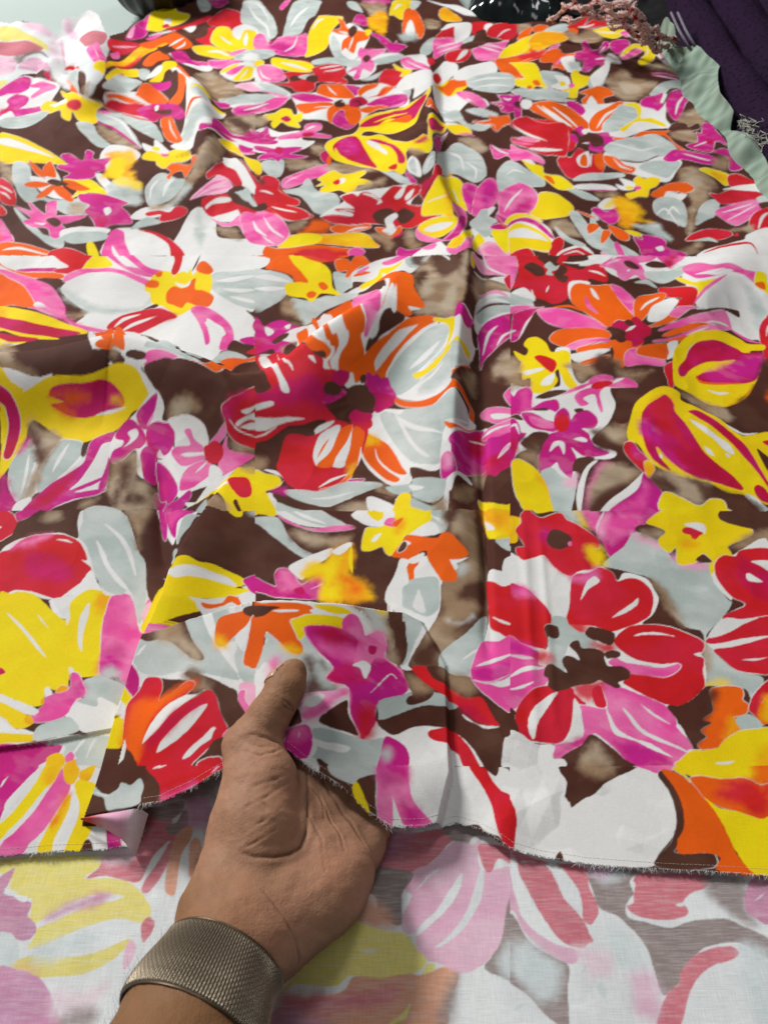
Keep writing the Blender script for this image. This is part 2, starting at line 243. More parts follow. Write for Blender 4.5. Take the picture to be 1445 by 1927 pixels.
# ---------------------------------------------------------------- the print, drawn in cloth coordinates (quarter millimetres)
PALETTE = dict(W=(227, 227, 226), B=(78, 42, 32), T=(158, 130, 102), G=(178, 190, 187), Y=(248, 214, 4), O=(236, 98, 6),
               A=(250, 164, 6), R=(205, 27, 35), C=(190, 16, 62), M=(201, 30, 140), P=(231, 78, 160), L=(243, 160, 198), K=(190, 174, 152))
REVERSE = dict(W=(228, 233, 235), B=(150, 135, 133), T=(196, 194, 192), G=(205, 218, 220), Y=(232, 222, 128), O=(226, 168, 138),
               A=(234, 200, 130), R=(212, 122, 134), C=(206, 112, 136), M=(206, 152, 186), P=(228, 176, 202), L=(232, 208, 220), K=(205, 203, 200))
PALETTE = {k: lin(*v) for k, v in PALETTE.items()}; REVERSE = {k: lin(*v) for k, v in REVERSE.items()}
MAIN_PRINT = """
clip 
%W -2853,6540 -2589,6364 -2480,6388 -2358,6273 -2339,6409 -2314,6512 -2227,6670 -2145,6688 -2026,6344 -1923,6138 -1870,5933 -1812,5647 -1737,5249 -1735,5035 -1788,4958 -1853,5038 -2004,5348 -2123,5445 -2167,5437 -2303,5416 -2335,5263 -2397,5155
%Y -2776,6299 -2751,6395 -2645,6306 -2493,6150 -2338,5992 -2279,5890 -2343,5896 -2445,6000 -2560,6034 -2598,5999 -2652,6019
%P~ -2584,6343 -2474,6365 -2366,6236 -2361,6148 -2461,6216
%R -2637,5931 -2581,5997 -2481,6006 -2379,5941 -2317,5887 -2374,5807 -2433,5715 -2506,5717 -2584,5758
%B -2396,5579 -2402,5688 -2384,5744 -2358,5795 -2325,5820 -2293,5801 -2252,5756 -2252,5769 -2293,5828 -2332,5858 -2371,5832 -2399,5771 -2412,5700 -2404,5592
%B~ -2448,5682 -2400,5733 -2388,5592
%P -2560,5681 -2517,5699 -2456,5681 -2391,5556 -2375,5432 -2423,5407 -2483,5441
%P -2369,5514 -2378,5700 -2304,5745 -2157,5500 -2130,5442 -2258,5507 -2327,5496
%L~ -2314,5987 -2309,6193 -2116,5600 -2166,5619
%Y -2450,5329 -2381,5318 -2381,5263 -2413,5210
%P~ -2329,6436 -2300,6490 -2246,6357 -2124,6044 -2179,6103 -2286,6321
W~ -2259,6418 -2211,6595 -2138,6662 -2027,6313 -2077,6204 -2183,6320
%R -2093,6003 -2074,6071 -2025,6146 -1926,6089 -1892,5951 -1900,5691 -2020,5825 -2065,5894
W -2225,6073 -2146,6053 -2007,5814 -1988,5706 -2057,5650 -2078,5560
%P -2275,6150 -2242,6020 -2202,5888 -2117,5654 -2079,5557 -2077,5563 -2117,5694 -2189,5909 -2228,6028 -2269,6148
P -1950,5668 -1924,5731 -1831,5489 -1789,5406 -1819,5374 -1876,5481
P -1919,5730 -1922,5836 -1833,5625 -1772,5477 -1789,5406 -1848,5553
Y+ -1809,5295 -1812,5375 -1772,5420 -1752,5353 -1745,5257 -1763,5275
R+ -2068,5499 -2065,5566 -2026,5587 -1931,5398 -2029,5534
G -2064,5467 -1951,5406 -1852,5117 -1846,5038 -1961,5266
B -1934,5373 -1854,5249 -1802,5092 -1796,4965 -1843,5039
T~ -1801,5047 -1771,5050 -1778,4992 -1789,4966
O+ -2013,5336 -1952,5263 -1839,5014 -1887,5049 -1967,5224
B -2304,5394 -2233,5485 -2149,5425 -2082,5282 -2150,5360 -2249,5381
C -2182,5434 -2142,5426 -2089,5305 -2106,5309
W~ -2135,5428 -2070,5462 -1973,5282 -1966,5190 -2056,5300
clip -3654,8113 -3387,8146 -3055,8011 -2789,8042 -2508,8034 -2211,7963 -1913,7865 -1658,7945 -1379,7923 -1125,8060 -1031,7200 -944,6420 -848,5613 -790,5087 -742,4645 -686,4171 -647,3813 -613,3502 -574,3180 -720,3194 -867,3210 -1015,3224 -1155,3213 -1305,3229 -1438,3205 -1592,3227 -1725,3205 -1875,3217 -1980,3507 -2102,3842 -2215,4174 -2401,4657 -2555,5100 -2742,5626 -2955,6230 -3311,7167
W -2394,5198 -2352,5292 -2294,5393 -2182,5373 -2034,5262 -2021,5053 -2042,4923 -2120,4828 -2233,4715
M+ -2400,5218 -2345,5306 -2300,5378 -2246,5367 -2221,5230 -2265,5168 -2333,5171 -2380,5142
M -2323,5098 -2274,5161 -2177,5085 -2169,4998 -2186,4944 -2067,4978 -2053,4924 -2133,4870 -2177,4827 -2246,4929 -2270,4816 -2297,4891 -2282,5004
P -2229,5278 -2155,5331 -2046,5233 -2091,5151 -2146,5073 -2169,5109 -2145,5220 -2197,5243
C~ -2313,4940 -2289,4991 -2246,4959 -2260,4878 -2291,4874
Y+ -2073,4978 -2038,5034 -1917,4977 -2004,5173 -1877,5045 -1789,4956 -1694,4964 -1717,4903 -1685,4768 -1717,4699 -1776,4736 -1840,4834 -1825,4716 -1887,4773 -1925,4872 -2020,4884 -2066,4953
W -2016,4991 -1922,4986 -1898,4929 -1998,4964
R -1890,4907 -1872,4940 -1815,4929 -1795,4884 -1821,4843 -1867,4864
G+ -2244,4746 -2192,4828 -2119,4861 -2010,4907 -2017,4772 -2052,4633 -2114,4608 -2211,4653
Y+ -2151,4497 -2085,4478 -1976,4412 -1851,4312 -1683,4154 -1755,4139 -1841,4125 -1969,4116 -2041,4163
W -2122,4414 -2064,4415 -1922,4326 -1767,4211 -1883,4260 -1968,4292 -2103,4355
G+ -1779,4704 -1702,4718 -1628,4578 -1498,4395 -1586,4411 -1682,4528 -1740,4605
T~ -1662,4712 -1568,4655 -1423,4483 -1344,4351 -1438,4373 -1546,4487 -1614,4584
G+ -1713,4880 -1635,4931 -1553,4844 -1423,4568 -1335,4355 -1486,4572 -1610,4741 -1686,4803
W -1667,4890 -1614,4859 -1557,4800 -1491,4668 -1430,4531 -1390,4450 -1359,4394 -1358,4399 -1385,4463 -1423,4549 -1485,4692 -1556,4829 -1615,4881 -1667,4897
M -1688,4753 -1637,4732 -1581,4693 -1500,4580 -1420,4455 -1373,4393 -1335,4352 -1335,4358 -1371,4410 -1419,4482 -1500,4613 -1584,4728 -1641,4759 -1690,4764
T~ -2032,4135 -1946,4074 -1871,3899 -1901,3909 -2009,4060
G+ -1952,4124 -1869,4099 -1809,3960 -1739,3826 -1621,3753 -1487,3753 -1382,3610 -1504,3587 -1589,3644 -1696,3763 -1778,3744 -1880,3899
W -1817,3958 -1745,3980 -1741,4088 -1683,4004 -1636,3896 -1545,3768 -1624,3763 -1735,3843
O+ -1881,4150 -1834,4103 -1780,4040 -1786,4093 -1771,4163 -1698,3998 -1756,3986 -1740,3959 -1806,4011
O -1819,3897 -1766,3927 -1706,3914 -1742,3871 -1810,3866
O -1686,3887 -1650,3914 -1557,3791 -1545,3722 -1624,3793
O -1741,3794 -1699,3902 -1672,3885 -1690,3806 -1726,3776
Y+ -1659,3982 -1524,4008 -1400,3829 -1363,3761 -1491,3830 -1558,3780 -1562,3886
O -1657,3973 -1596,3976 -1498,3888 -1546,3862 -1622,3910
B -1725,3931 -1700,3973 -1621,3939 -1673,3904
W -1546,4298 -1513,4435 -1354,4330 -1326,4222 -1474,4114
M+ -1720,4141 -1684,4161 -1745,4249 -1704,4283 -1613,4194 -1634,4341 -1590,4320 -1562,4220 -1460,4267 -1486,4169 -1474,4114 -1519,4086 -1520,4033 -1594,4000 -1664,4001 -1644,4057 -1719,4100
W -1517,4060 -1458,4041 -1267,3712 -1366,3764 -1428,3894
A~ -1518,4300 -1389,4332 -1334,4222 -1340,4111 -1242,3884 -1334,3925 -1419,4037 -1476,4042 -1459,4212
Y~ -1464,4234 -1405,4228 -1366,4017 -1462,4060
G~ -1409,3995 -1253,3892 -1201,3726 -1252,3680 -1376,3805
Y~ -1412,4006 -1256,3909 -1237,3858 -1326,3892
T~ -1545,3706 -1475,3677 -1433,3610 -1500,3603
M+ -1536,3812 -1485,3809 -1376,3773 -1263,3712 -1282,3663 -1233,3595 -1202,3513 -1288,3499 -1343,3445 -1388,3531 -1427,3587 -1454,3626 -1439,3673 -1495,3716
C~ -1379,3563 -1311,3528 -1336,3453 -1368,3499
W -1364,3639 -1341,3656 -1321,3617 -1336,3579
G+ -1823,3691 -1696,3551 -1589,3406 -1498,3377 -1472,3287 -1562,3342 -1697,3499
P+ -1819,3702 -1731,3666 -1769,3745 -1736,3716 -1642,3612 -1672,3726 -1627,3744 -1588,3618 -1570,3578 -1434,3582 -1494,3517 -1533,3506 -1499,3449 -1514,3375 -1551,3388 -1591,3470 -1669,3496 -1746,3577 -1712,3603
B -1621,3550 -1584,3566 -1537,3514 -1560,3480
W -1674,3538 -1649,3519 -1628,3506 -1618,3509 -1614,3518 -1616,3523 -1624,3523 -1634,3525 -1653,3533 -1675,3543
W -1518,3450 -1418,3482 -1297,3463 -1312,3417 -1442,3415 -1498,3377
G -1499,3382 -1446,3428 -1316,3436 -1291,3379 -1366,3338 -1442,3324
R+ -1972,3953 -1893,3882 -1836,3777 -1827,3705 -1905,3742
W -1946,3873 -1920,3847 -1897,3827 -1878,3812 -1862,3802 -1861,3805 -1877,3822 -1896,3840 -1920,3858 -1946,3877
W -1927,3812 -1906,3794 -1888,3780 -1872,3765 -1857,3751 -1856,3754 -1870,3774 -1887,3793 -1906,3806 -1927,3815
R+ -1893,3699 -1859,3668 -1844,3635 -1871,3619
P+ -1861,3587 -1805,3513 -1735,3399 -1719,3345 -1780,3349
O -1814,3440 -1802,3430 -1792,3400 -1798,3397
O+ -1778,3343 -1692,3338 -1600,3304 -1511,3252 -1484,3190 -1714,3177
W -1730,3261 -1700,3269 -1663,3273 -1599,3257 -1521,3228 -1522,3233 -1602,3274 -1670,3298 -1708,3290 -1733,3268
R+ -1520,3254 -1447,3282 -1334,3216 -1342,3188 -1490,3183
Y -1369,3325 -1341,3337 -1282,3208 -1323,3201
W -965,3480 -945,3644 -901,3693 -824,3622 -781,3408 -716,3365 -582,3338 -559,3151 -949,3200
W -1276,3443 -1218,3477 -1149,3465 -1004,3396 -920,3263 -890,3190 -1262,3208
P -1271,3209 -1292,3334 -1279,3457 -1228,3448 -1200,3355 -1128,3180 -1175,3190 -1249,3321 -1241,3272 -1211,3200
R -1158,3461 -1080,3453 -1004,3396 -924,3281 -895,3191 -953,3200 -995,3333 -1075,3424
G~ -914,3664 -877,3578 -830,3284 -883,3421
W -1218,3563 -1164,3672 -1019,3680 -1043,3617 -1141,3554
R+ -1154,3614 -1099,3643 -1046,3633 -1020,3688 -963,3662 -974,3611 -1033,3557 -1081,3545 -1081,3603 -1138,3583
G -1200,3470 -1144,3572 -1066,3535 -1152,3483
T~ -800,3499 -704,3455 -656,3343 -727,3384
G+ -1204,3835 -1194,3960 -1153,4028 -1066,3957 -1015,3927 -1037,3791 -1095,3716 -1149,3683
W -1102,3785 -1097,3834 -1094,3877 -1086,3910 -1077,3948 -1082,3957 -1101,3935 -1115,3899 -1114,3845 -1107,3788
W -1165,3767 -1169,3819 -1171,3867 -1165,3911 -1157,3961 -1161,3965 -1175,3923 -1184,3876 -1179,3822 -1168,3767
O+ -1150,4098 -1100,4138 -1011,4078 -1009,4142 -966,4093 -1006,4041 -1020,3959 -1054,4043 -1094,4009 -1103,3957 -1123,3982 -1110,4042
W+ -1342,4425 -1269,4369 -1279,4464 -1211,4367 -1155,4260 -1215,4243 -1298,4317
Y+ -1310,4260 -1280,4322 -1202,4275 -1149,4304 -1092,4278 -1015,4148 -1038,4129 -1121,4151 -1155,4083 -1203,4138 -1224,4189 -1287,4215
Y -1278,4370 -1239,4362 -1225,4317 -1256,4324
P -1208,4280 -1160,4257 -1164,4230 -1197,4247
T~ -951,4277 -926,4372 -880,4329 -871,4137 -938,4018 -977,3863 -1027,3726 -1100,3652 -1142,3671 -1069,3714 -1018,3835 -997,4048 -979,4146
G~ -1017,3887 -974,3846 -1024,3711 -1063,3680 -1028,3789
W -858,4177 -799,4200 -714,4049 -633,3811 -626,3741 -686,3806 -760,3974
L -964,3746 -881,3937 -847,4013 -766,3881 -787,3826 -896,3788
P -943,3762 -906,3825 -871,3884 -840,3914 -809,3935 -811,3941 -845,3933 -880,3904 -913,3837 -946,3765
P -912,3783 -880,3813 -849,3840 -816,3854 -782,3863 -783,3868 -819,3869 -854,3857 -885,3825 -914,3786
R+ -918,3996 -904,4035 -860,4114 -820,4147 -723,3913 -747,3870 -803,3957 -863,4000 -899,3939
R -905,3723 -887,3780 -785,3811 -731,3725 -618,3659 -604,3535 -719,3622 -797,3621 -860,3636
W -880,3716 -834,3780 -767,3776 -768,3745 -847,3734 -875,3686
W -841,3620 -733,3667 -705,3668 -708,3573 -772,3564
B -788,3826 -721,3876 -626,3741 -673,3682 -741,3741
G -735,3805 -691,3852 -650,3803 -701,3785 -660,3728 -677,3723
P+ -844,3616 -751,3543 -696,3616 -600,3505 -578,3309 -645,3388 -693,3501 -753,3501
Y -750,4220 -666,4120 -655,4018 -698,4069
Y+ -903,4394 -838,4409 -743,4218 -814,4305 -877,4359
A~ -870,4436 -815,4384 -772,4281 -839,4346
W -1036,4512 -952,4633 -877,4562 -704,4434 -694,4355 -818,4335 -904,4434 -1020,4407
M+ -1038,4488 -954,4486 -962,4642 -897,4566 -845,4545 -725,4622 -706,4459 -762,4428 -844,4458 -915,4451 -948,4445 -1028,4424
P+ -805,4378 -701,4409 -686,4288 -752,4272
M+ -902,4869 -876,4956 -763,4979 -749,4848 -845,4788
L -863,4852 -839,4883 -817,4912 -796,4929 -775,4943 -775,4949 -799,4948 -822,4935 -844,4900 -865,4858
T~ -1209,5415 -1111,5452 -911,5158 -936,5015 -1020,5007 -1094,5053
G+ -1001,5017 -887,5051 -774,5089 -763,4979 -906,4946
M+ -1032,4985 -952,4973 -910,4928 -966,4908 -1006,4944
T~ -927,4648 -806,4810 -743,4798 -728,4657 -839,4575
W -1416,5599 -1345,5566 -1248,5360 -1156,5264 -1020,4882 -931,4810 -1005,4509 -1025,4370 -1024,4188 -1171,4364 -1152,4426 -1128,4578 -1167,4886 -1232,5216
G~ -1088,4717 -1015,4799 -973,4608 -1048,4522 -1058,4322 -1120,4421 -1111,4577
G~ -1174,5096 -1123,5052 -1049,4892 -1097,4900
O -1420,5594 -1387,5594 -1357,5581 -1318,5506 -1275,5409 -1242,5341 -1213,5284 -1213,5298 -1240,5371 -1271,5448 -1314,5550 -1361,5632 -1395,5628 -1424,5606
O -1363,5506 -1256,5342 -1195,4990 -1213,4880 -1308,5009 -1267,5117 -1297,5308
B -1363,5506 -1328,5473 -1285,5214 -1310,5149 -1345,5307
Y -1169,5013 -1140,5014 -1120,5027 -1097,5012 -1074,4990 -1056,4976 -1038,4961 -1038,4975 -1056,5017 -1076,5056 -1104,5096 -1128,5088 -1147,5039 -1172,5023
Y -1020,4873 -998,4837 -976,4815 -955,4812 -931,4801 -930,4809 -954,4844 -976,4868 -999,4888 -1020,4890
O -1124,4638 -1119,4700 -1116,4762 -1111,4801 -1102,4822 -1084,4827 -1065,4855 -1068,4869 -1090,4857 -1117,4864 -1133,4844 -1138,4800 -1135,4725 -1129,4646
W+ -1691,5018 -1620,5183 -1524,5183 -1426,5061 -1644,4990
O+ -1540,5201 -1532,5288 -1486,5330 -1384,5195 -1312,5034 -1378,5043 -1452,5081 -1541,5158
O -1680,5040 -1615,5152 -1508,5094 -1453,5058 -1612,5085 -1666,5026
W -1601,5183 -1566,5160 -1529,5133 -1491,5103 -1451,5072 -1450,5078 -1489,5121 -1527,5154 -1565,5177 -1600,5189
R+ -1687,4958 -1634,5051 -1494,5074 -1394,4960 -1329,4754 -1440,4824 -1555,4946 -1640,4961
M -1503,5012 -1383,5064 -1234,4903 -1141,4696 -1170,4664 -1290,4823 -1354,4771 -1455,4890
C -1433,4943 -1373,5017 -1297,4864 -1361,4806
B -1398,4955 -1282,4905 -1256,4824 -1344,4878
W -1397,5027 -1376,5034 -1364,4949 -1378,4938
O+ -1313,4788 -1247,4776 -1180,4590 -1110,4400 -1172,4424 -1241,4525
W -1250,4730 -1234,4655 -1216,4588 -1190,4528 -1161,4471 -1160,4472 -1184,4532 -1208,4591 -1226,4654 -1248,4729
G+ -1635,4931 -1528,4921 -1360,4750 -1231,4449 -1307,4503 -1453,4692 -1573,4886
R -1587,4946 -1521,4894 -1451,4822 -1398,4784 -1351,4758 -1352,4765 -1401,4803 -1455,4847 -1523,4913 -1587,4951
P -1708,4909 -1639,4952 -1653,4922 -1696,4894
Y+ -1730,5274 -1696,5498 -1617,5577 -1575,5447 -1661,5385 -1702,5214
O -1685,5366 -1677,5415 -1661,5409 -1665,5357
G -1607,5584 -1531,5551 -1517,5376 -1567,5412
W -1527,5397 -1502,5587 -1452,5633 -1455,5493
Y -1497,5375 -1451,5535 -1465,5672 -1393,5696 -1363,5599 -1419,5521 -1419,5390 -1460,5363
M -1482,5338 -1366,5356 -1341,5254 -1404,5240
G+ -1707,5094 -1682,5389 -1542,5340 -1558,5256 -1665,5124
A -1760,5400 -1746,5741 -1681,5954 -1617,6162 -1508,6109 -1562,5901 -1614,5800 -1653,5694 -1710,5516 -1745,5373
R~ -1729,5436 -1671,5721 -1635,5784 -1667,5598
R -1884,5961 -1799,6013 -1684,6023 -1706,5894 -1832,5797
P -1819,5727 -1802,5850 -1774,5766 -1784,5645
L -1840,5879 -1813,5903 -1781,5919 -1744,5935 -1705,5955 -1707,5963 -1748,5955 -1786,5942 -1816,5921 -1841,5886
O -1693,6009 -1622,6182 -1541,6291 -1484,6321 -1336,6077 -1423,5925 -1532,6106 -1592,5930
W -1484,5998 -1469,6054 -1456,6115 -1442,6166 -1426,6210 -1429,6220 -1453,6197 -1472,6162 -1484,6096 -1489,6010
W -1425,5939 -1403,5976 -1389,6028 -1391,6087 -1400,6138 -1404,6142 -1405,6105 -1406,6068 -1415,6011 -1428,5950
O -1600,5702 -1535,5889 -1432,5748 -1498,5693 -1532,5624 -1581,5630
B -1566,5976 -1477,5957 -1438,5847 -1486,5819
W -1461,5842 -1341,5789 -1178,5729 -1123,5550 -1207,5554 -1311,5630
M -1446,5845 -1375,5921 -1299,5783 -1214,5663 -1307,5670 -1366,5676
P -1292,5776 -1178,5729 -1168,5668 -1255,5699
W -1666,6225 -1628,6253 -1588,6282 -1545,6313 -1503,6362 -1505,6372 -1551,6340 -1596,6313 -1634,6278 -1668,6233
P -1681,6176 -1614,6278 -1588,6270 -1652,6152
M+ -1798,6071 -1791,6322 -1739,6645 -1710,6533 -1693,6237 -1744,6082
L -1796,6108 -1794,6250 -1781,6301 -1761,6111
Y+ -1718,6399 -1734,6720 -1619,6957 -1573,6779 -1468,6709 -1463,6596 -1551,6420 -1620,6313 -1699,6323
W -1625,6546 -1594,6620 -1562,6480 -1586,6407
R -1614,6418 -1587,6479 -1560,6416 -1593,6377
R -1562,6378 -1407,6557 -1327,6714 -1286,6615 -1503,6360
R+ -1309,6554 -1279,6750 -1209,6919 -1060,6757 -1013,6583 -1118,6349 -1234,6445
R -1343,6233 -1262,6457 -1208,6210 -1220,6078 -1291,6137
W -1464,6424 -1381,6475 -1387,6351 -1457,6310
B -1500,6340 -1464,6424 -1353,6293 -1322,6551 -1273,6315 -1352,6210 -1453,6291
Y+ -1240,6263 -1208,6447 -1127,6417 -1056,6256 -1017,6451 -926,6433 -873,5983 -1045,5903 -1197,6096
W -1186,6269 -1169,6218 -1146,6170 -1118,6135 -1088,6110 -1088,6128 -1116,6186 -1140,6221 -1160,6251 -1183,6279
W -1012,6351 -989,6428 -950,6135 -963,6069
G -1463,7055 -1386,7099 -1329,6864 -1389,6782
M+ -1379,7103 -1237,7166 -1276,6956 -1326,6972
W -1073,6696 -1059,6908 -1010,7203 -936,6533
G -1065,6903 -1024,7128 -959,6561 -1017,6673
Y+ -1330,6061 -1207,6076 -1014,5813 -1035,5743 -1283,5931
W -1214,5959 -1173,5935 -1134,5911 -1092,5868 -1045,5807 -1045,5818 -1092,5903 -1138,5960 -1179,5977 -1216,5972
P+ -1185,5775 -985,5689 -995,5550 -1106,5577
Y+ -1058,5496 -965,5588 -853,5553 -836,5372 -911,5324 -966,5366 -902,5442 -1014,5425
P -1032,5475 -959,5543 -913,5545 -979,5428
P+ -1048,5833 -963,5924 -929,5852 -993,5792
G+ -999,5706 -951,5880 -863,5895 -833,5638 -914,5642
L -925,5258 -822,5324 -786,5205 -853,5207
clip -1125,8060 -892,8189 -637,8152 -384,8082 -136,8103 112,8050 360,8065 607,8056 839,7915 1091,7982 1010,7200 915,6358 827,5593 759,4992 719,4598 680,4223 639,3845 608,3549 568,3212 438,3195 296,3041 180,3120 57,3187 -69,3196 -195,3169 -320,3161 -446,3166 -574,3180 -613,3502 -647,3813 -686,4171 -742,4645 -790,5087 -848,5613 -944,6420 -1031,7200
G+ -998,6787 -1027,7165 -927,7004 -858,6727 -772,6325 -828,6305 -800,6107 -836,6095 -881,6325 -946,6441
W -978,6943 -944,6799 -913,6659 -890,6528 -863,6370 -858,6370 -876,6538 -898,6685 -934,6827 -974,6952
G+ -723,6292 -731,6907 -678,7123 -501,7092 -507,6736 -566,6605 -597,6232 -704,6226
W -685,6468 -667,6591 -647,6715 -618,6816 -584,6903 -588,6919 -631,6866 -666,6777 -682,6630 -690,6480
P+ -818,7027 -791,7198 -747,7186 -763,7041 -790,6947
P+ -938,6267 -898,6354 -790,6069 -754,6211 -705,6163 -624,6176 -546,6228 -528,5933 -563,5833 -658,5828 -759,5877 -818,5980 -889,5965
M~ -828,6075 -772,6135 -699,6015 -606,5923 -699,5881
W -677,5914 -639,5950 -606,6000 -596,6080 -597,6174 -601,6177 -608,6089 -619,6022 -646,5975 -679,5923
Y+ -540,5848 -538,6192 -500,6605 -463,6666 -328,6604 -304,6498 -367,6291 -380,6039 -421,5870 -501,5802
W -506,6327 -492,6404 -480,6487 -464,6534 -445,6577 -447,6595 -473,6591 -496,6552 -506,6438 -511,6335
W -386,6169 -291,6308 -228,6339 -110,6083 -120,5877 -221,5627 -328,5706
G -361,6162 -305,6001 -284,5774 -222,5659 -328,5706 -365,5968
O+ -372,6273 -310,6302 -339,6548 -297,6466 -265,6288 -212,6204 -111,6105 -109,5959 -169,5934 -186,5897 -201,5778 -238,5818 -263,5868 -286,5824 -287,6022 -246,6095 -324,6182
W -320,6229 -296,6184 -275,6148 -260,6132 -248,6127 -247,6137 -258,6164 -272,6188 -294,6216 -320,6239
W -237,5831 -226,5881 -217,5933 -213,5985 -212,6039 -215,6043 -223,5999 -229,5950 -235,5893 -240,5834
B -250,6225 -214,6295 -187,6196 -220,6044 -247,6113
Y -134,6171 -93,6191 -86,6102 -116,6039
M+ -223,6378 -196,6595 -143,6561 -113,6282 -164,6283 -202,6329
T~ -176,6897 -14,6948 13,6673 -51,6366 -120,6731
A~ -105,6593 13,6711 12,6131 -37,6071 -62,6170 -113,6282
P~ -150,6967 41,6987 14,6928 -123,6935
G -285,6919 -204,6912 -158,6663 -255,6789
M+ -98,6104 -12,6026 60,5886 84,5943 96,5894 155,5872 106,5758 76,5667 47,5704 12,5824 -36,5931
Y+ 40,6678 61,6913 96,6998 236,7081 219,6953 143,6537 79,6668
W 75,6789 95,6828 112,6869 124,6892 136,6917 136,6928 121,6926 105,6907 88,6858 73,6797
O+ 154,6787 204,6891 262,6779 286,6180 232,6040 213,6256 180,6441 135,6070 134,6392
W 148,6111 195,6524 215,6106
G~ 98,6064 185,6123 232,6040 145,5963
G 222,7072 291,7064 245,6895 204,6891
A+ 417,6794 468,6983 541,6821 582,6636 474,6593 426,6684
T~ 302,6583 407,6581 377,6259 302,6280
W 336,7133 460,7085 584,7059 680,6872 711,6752 607,6793 509,6970
P -131,5806 -59,5807 12,5760 -47,5733
W -226,5595 -130,5757 -71,5748 129,5712 35,5609 -46,5570 -57,5486 -146,5364 -239,5456
P+ -177,5754 -155,5849 -106,5778 -59,5796 12,5786 -82,5669 -58,5611 -80,5475 -137,5511 -158,5374 -197,5379 -177,5498 -239,5456 -196,5551 -220,5595 -151,5635
B -143,5678 -112,5733 -88,5684 -116,5611
G -47,5666 117,5708 128,5658 35,5597 -58,5584
G -146,5364 -46,5452 -11,5487 -45,5398 -101,5361
W 116,5656 237,5787 279,5781 288,5449 148,5482
P 110,5643 164,5694 198,5642 294,5450 258,5400 171,5484 126,5551
W 150,5616 183,5548 214,5478 243,5439 270,5418 271,5424 245,5459 218,5502 186,5567 151,5621
Y+ 58,5580 114,5513 181,5430 112,5342 102,5419
R+ -28,5329 -17,5464 34,5518 114,5456 101,5391 129,5345 67,5257
W 66,5201 135,5370 297,5398 298,5146 182,5028 185,5148 120,5156
G 82,5192 163,5154 151,5066 109,5143
W 306,5323 370,5590 411,5691 478,5638 478,5474 449,5363 702,5674 731,5506 694,5366 523,5302 485,5067 600,4938 613,4839 518,4949 430,4853 326,4876 300,5048
G 520,5273 640,5379 817,5364 791,5134 704,5032 591,5078 524,5179
W 538,5215 601,5239 663,5260 725,5260 790,5271 791,5282 728,5295 666,5304 602,5274 538,5226
W 552,5116 607,5116 661,5123 709,5121 757,5127 759,5138 713,5157 664,5170 609,5153 552,5126
R 309,5329 344,5413 364,5340 330,5223 307,5237
Y 304,5154 378,5290 415,5344 513,5321 514,5185 457,5129 402,5111 339,5162
O 341,5210 388,5265 426,5342 512,5306 510,5203 450,5198 402,5111 362,5169
B 409,5330 419,5346 429,5363 440,5382 452,5403 451,5407 438,5393 425,5376 416,5356 408,5333
P+ 442,5140 528,5087 598,4911 602,4829 567,4845 502,5008 508,4959 580,4822 534,4883
G 328,4929 347,4929 369,4905 399,4880 430,4855 430,4862 401,4900 373,4929 352,4951 330,4938
M+ 627,4885 693,4914 681,5006 719,4965 777,5013 753,4782 690,4777 675,4841
R 287,5690 330,5722 329,5583 291,5511
G+ 245,5830 279,5982 356,6061 323,5842 273,5780
P+ 335,5844 335,5993 368,6064 551,6189 546,5949 445,5887 342,5725
W 362,5908 401,5950 440,5983 477,6002 515,6031 515,6040 477,6023 438,6005 400,5968 362,5914
W 371,5834 410,5874 448,5908 480,5931 510,5956 510,5961 479,5947 446,5928 409,5891 370,5839
R+ 368,6064 397,6169 474,6391 573,6333 578,6211
W 400,6214 452,6451 496,6527 632,6583 622,6309 589,6193 571,6301 500,6393
R 653,6603 794,6621 736,6296 632,6273
W 749,6562 810,6587 750,6301 723,6290
R+ 734,6272 807,6559 965,6611 920,6224 808,6236
W 810,6251 843,6309 873,6356 897,6386 922,6418 923,6428 898,6412 870,6379 839,6323 809,6255
P+ 607,5868 620,5961 841,6182 862,6146 781,5856 717,5697 628,5748
W 644,5949 689,5971 733,5991 778,6005 823,6018 824,6027 781,6031 736,6020 690,5993 644,5955
W 660,5996 706,6019 752,6053 802,6108 851,6162 852,6170 804,6136 754,6085 706,6041 660,6003
R+ 409,5772 445,5872 544,5920 582,5948 587,5838 517,5689 434,5677
W 484,5724 529,5878 574,5916 551,5831
G 548,6144 642,6234 619,6102 651,6041 571,5959
B 521,5944 595,6104 698,6156 701,6049 620,5961 544,5920
B 661,6317 734,6414 730,6227 667,6231
Y+ 750,5733 794,5861 893,6141 910,6135 884,5907 785,5778
O 726,5675 798,5785 875,5834 825,5442 752,5386 736,5554
W -832,5364 -835,5496 -831,5562 -783,5330 -745,5294 -779,5290
P+ -840,5543 -823,5595 -743,5609 -660,5469 -621,5343 -700,5283 -784,5344
W -796,5549 -788,5482 -774,5416 -746,5364 -715,5323 -714,5328 -742,5379 -766,5432 -780,5487 -794,5550
Y+ -857,5694 -810,5692 -796,5615 -821,5580 -859,5612
Y+ -751,5686 -736,5770 -603,5735 -505,5681 -455,5551 -467,5466 -579,5454 -674,5503 -731,5606
W -676,5637 -633,5591 -591,5562 -543,5532 -492,5497 -492,5512 -543,5583 -592,5635 -636,5655 -677,5657
C -606,5773 -562,5738 -518,5694 -478,5635 -440,5579 -439,5583 -477,5651 -518,5716 -562,5756 -607,5779
G -470,5701 -269,5686 -151,5635 -195,5537 -324,5592 -452,5603
R+ -693,5269 -599,5276 -618,5371 -643,5411 -590,5451 -488,5449 -440,5393 -470,5519 -416,5574 -301,5587 -252,5509 -244,5430 -265,5393 -235,5338 -245,5299 -347,5327 -429,5300 -429,5201 -479,5141 -546,5156 -583,5215
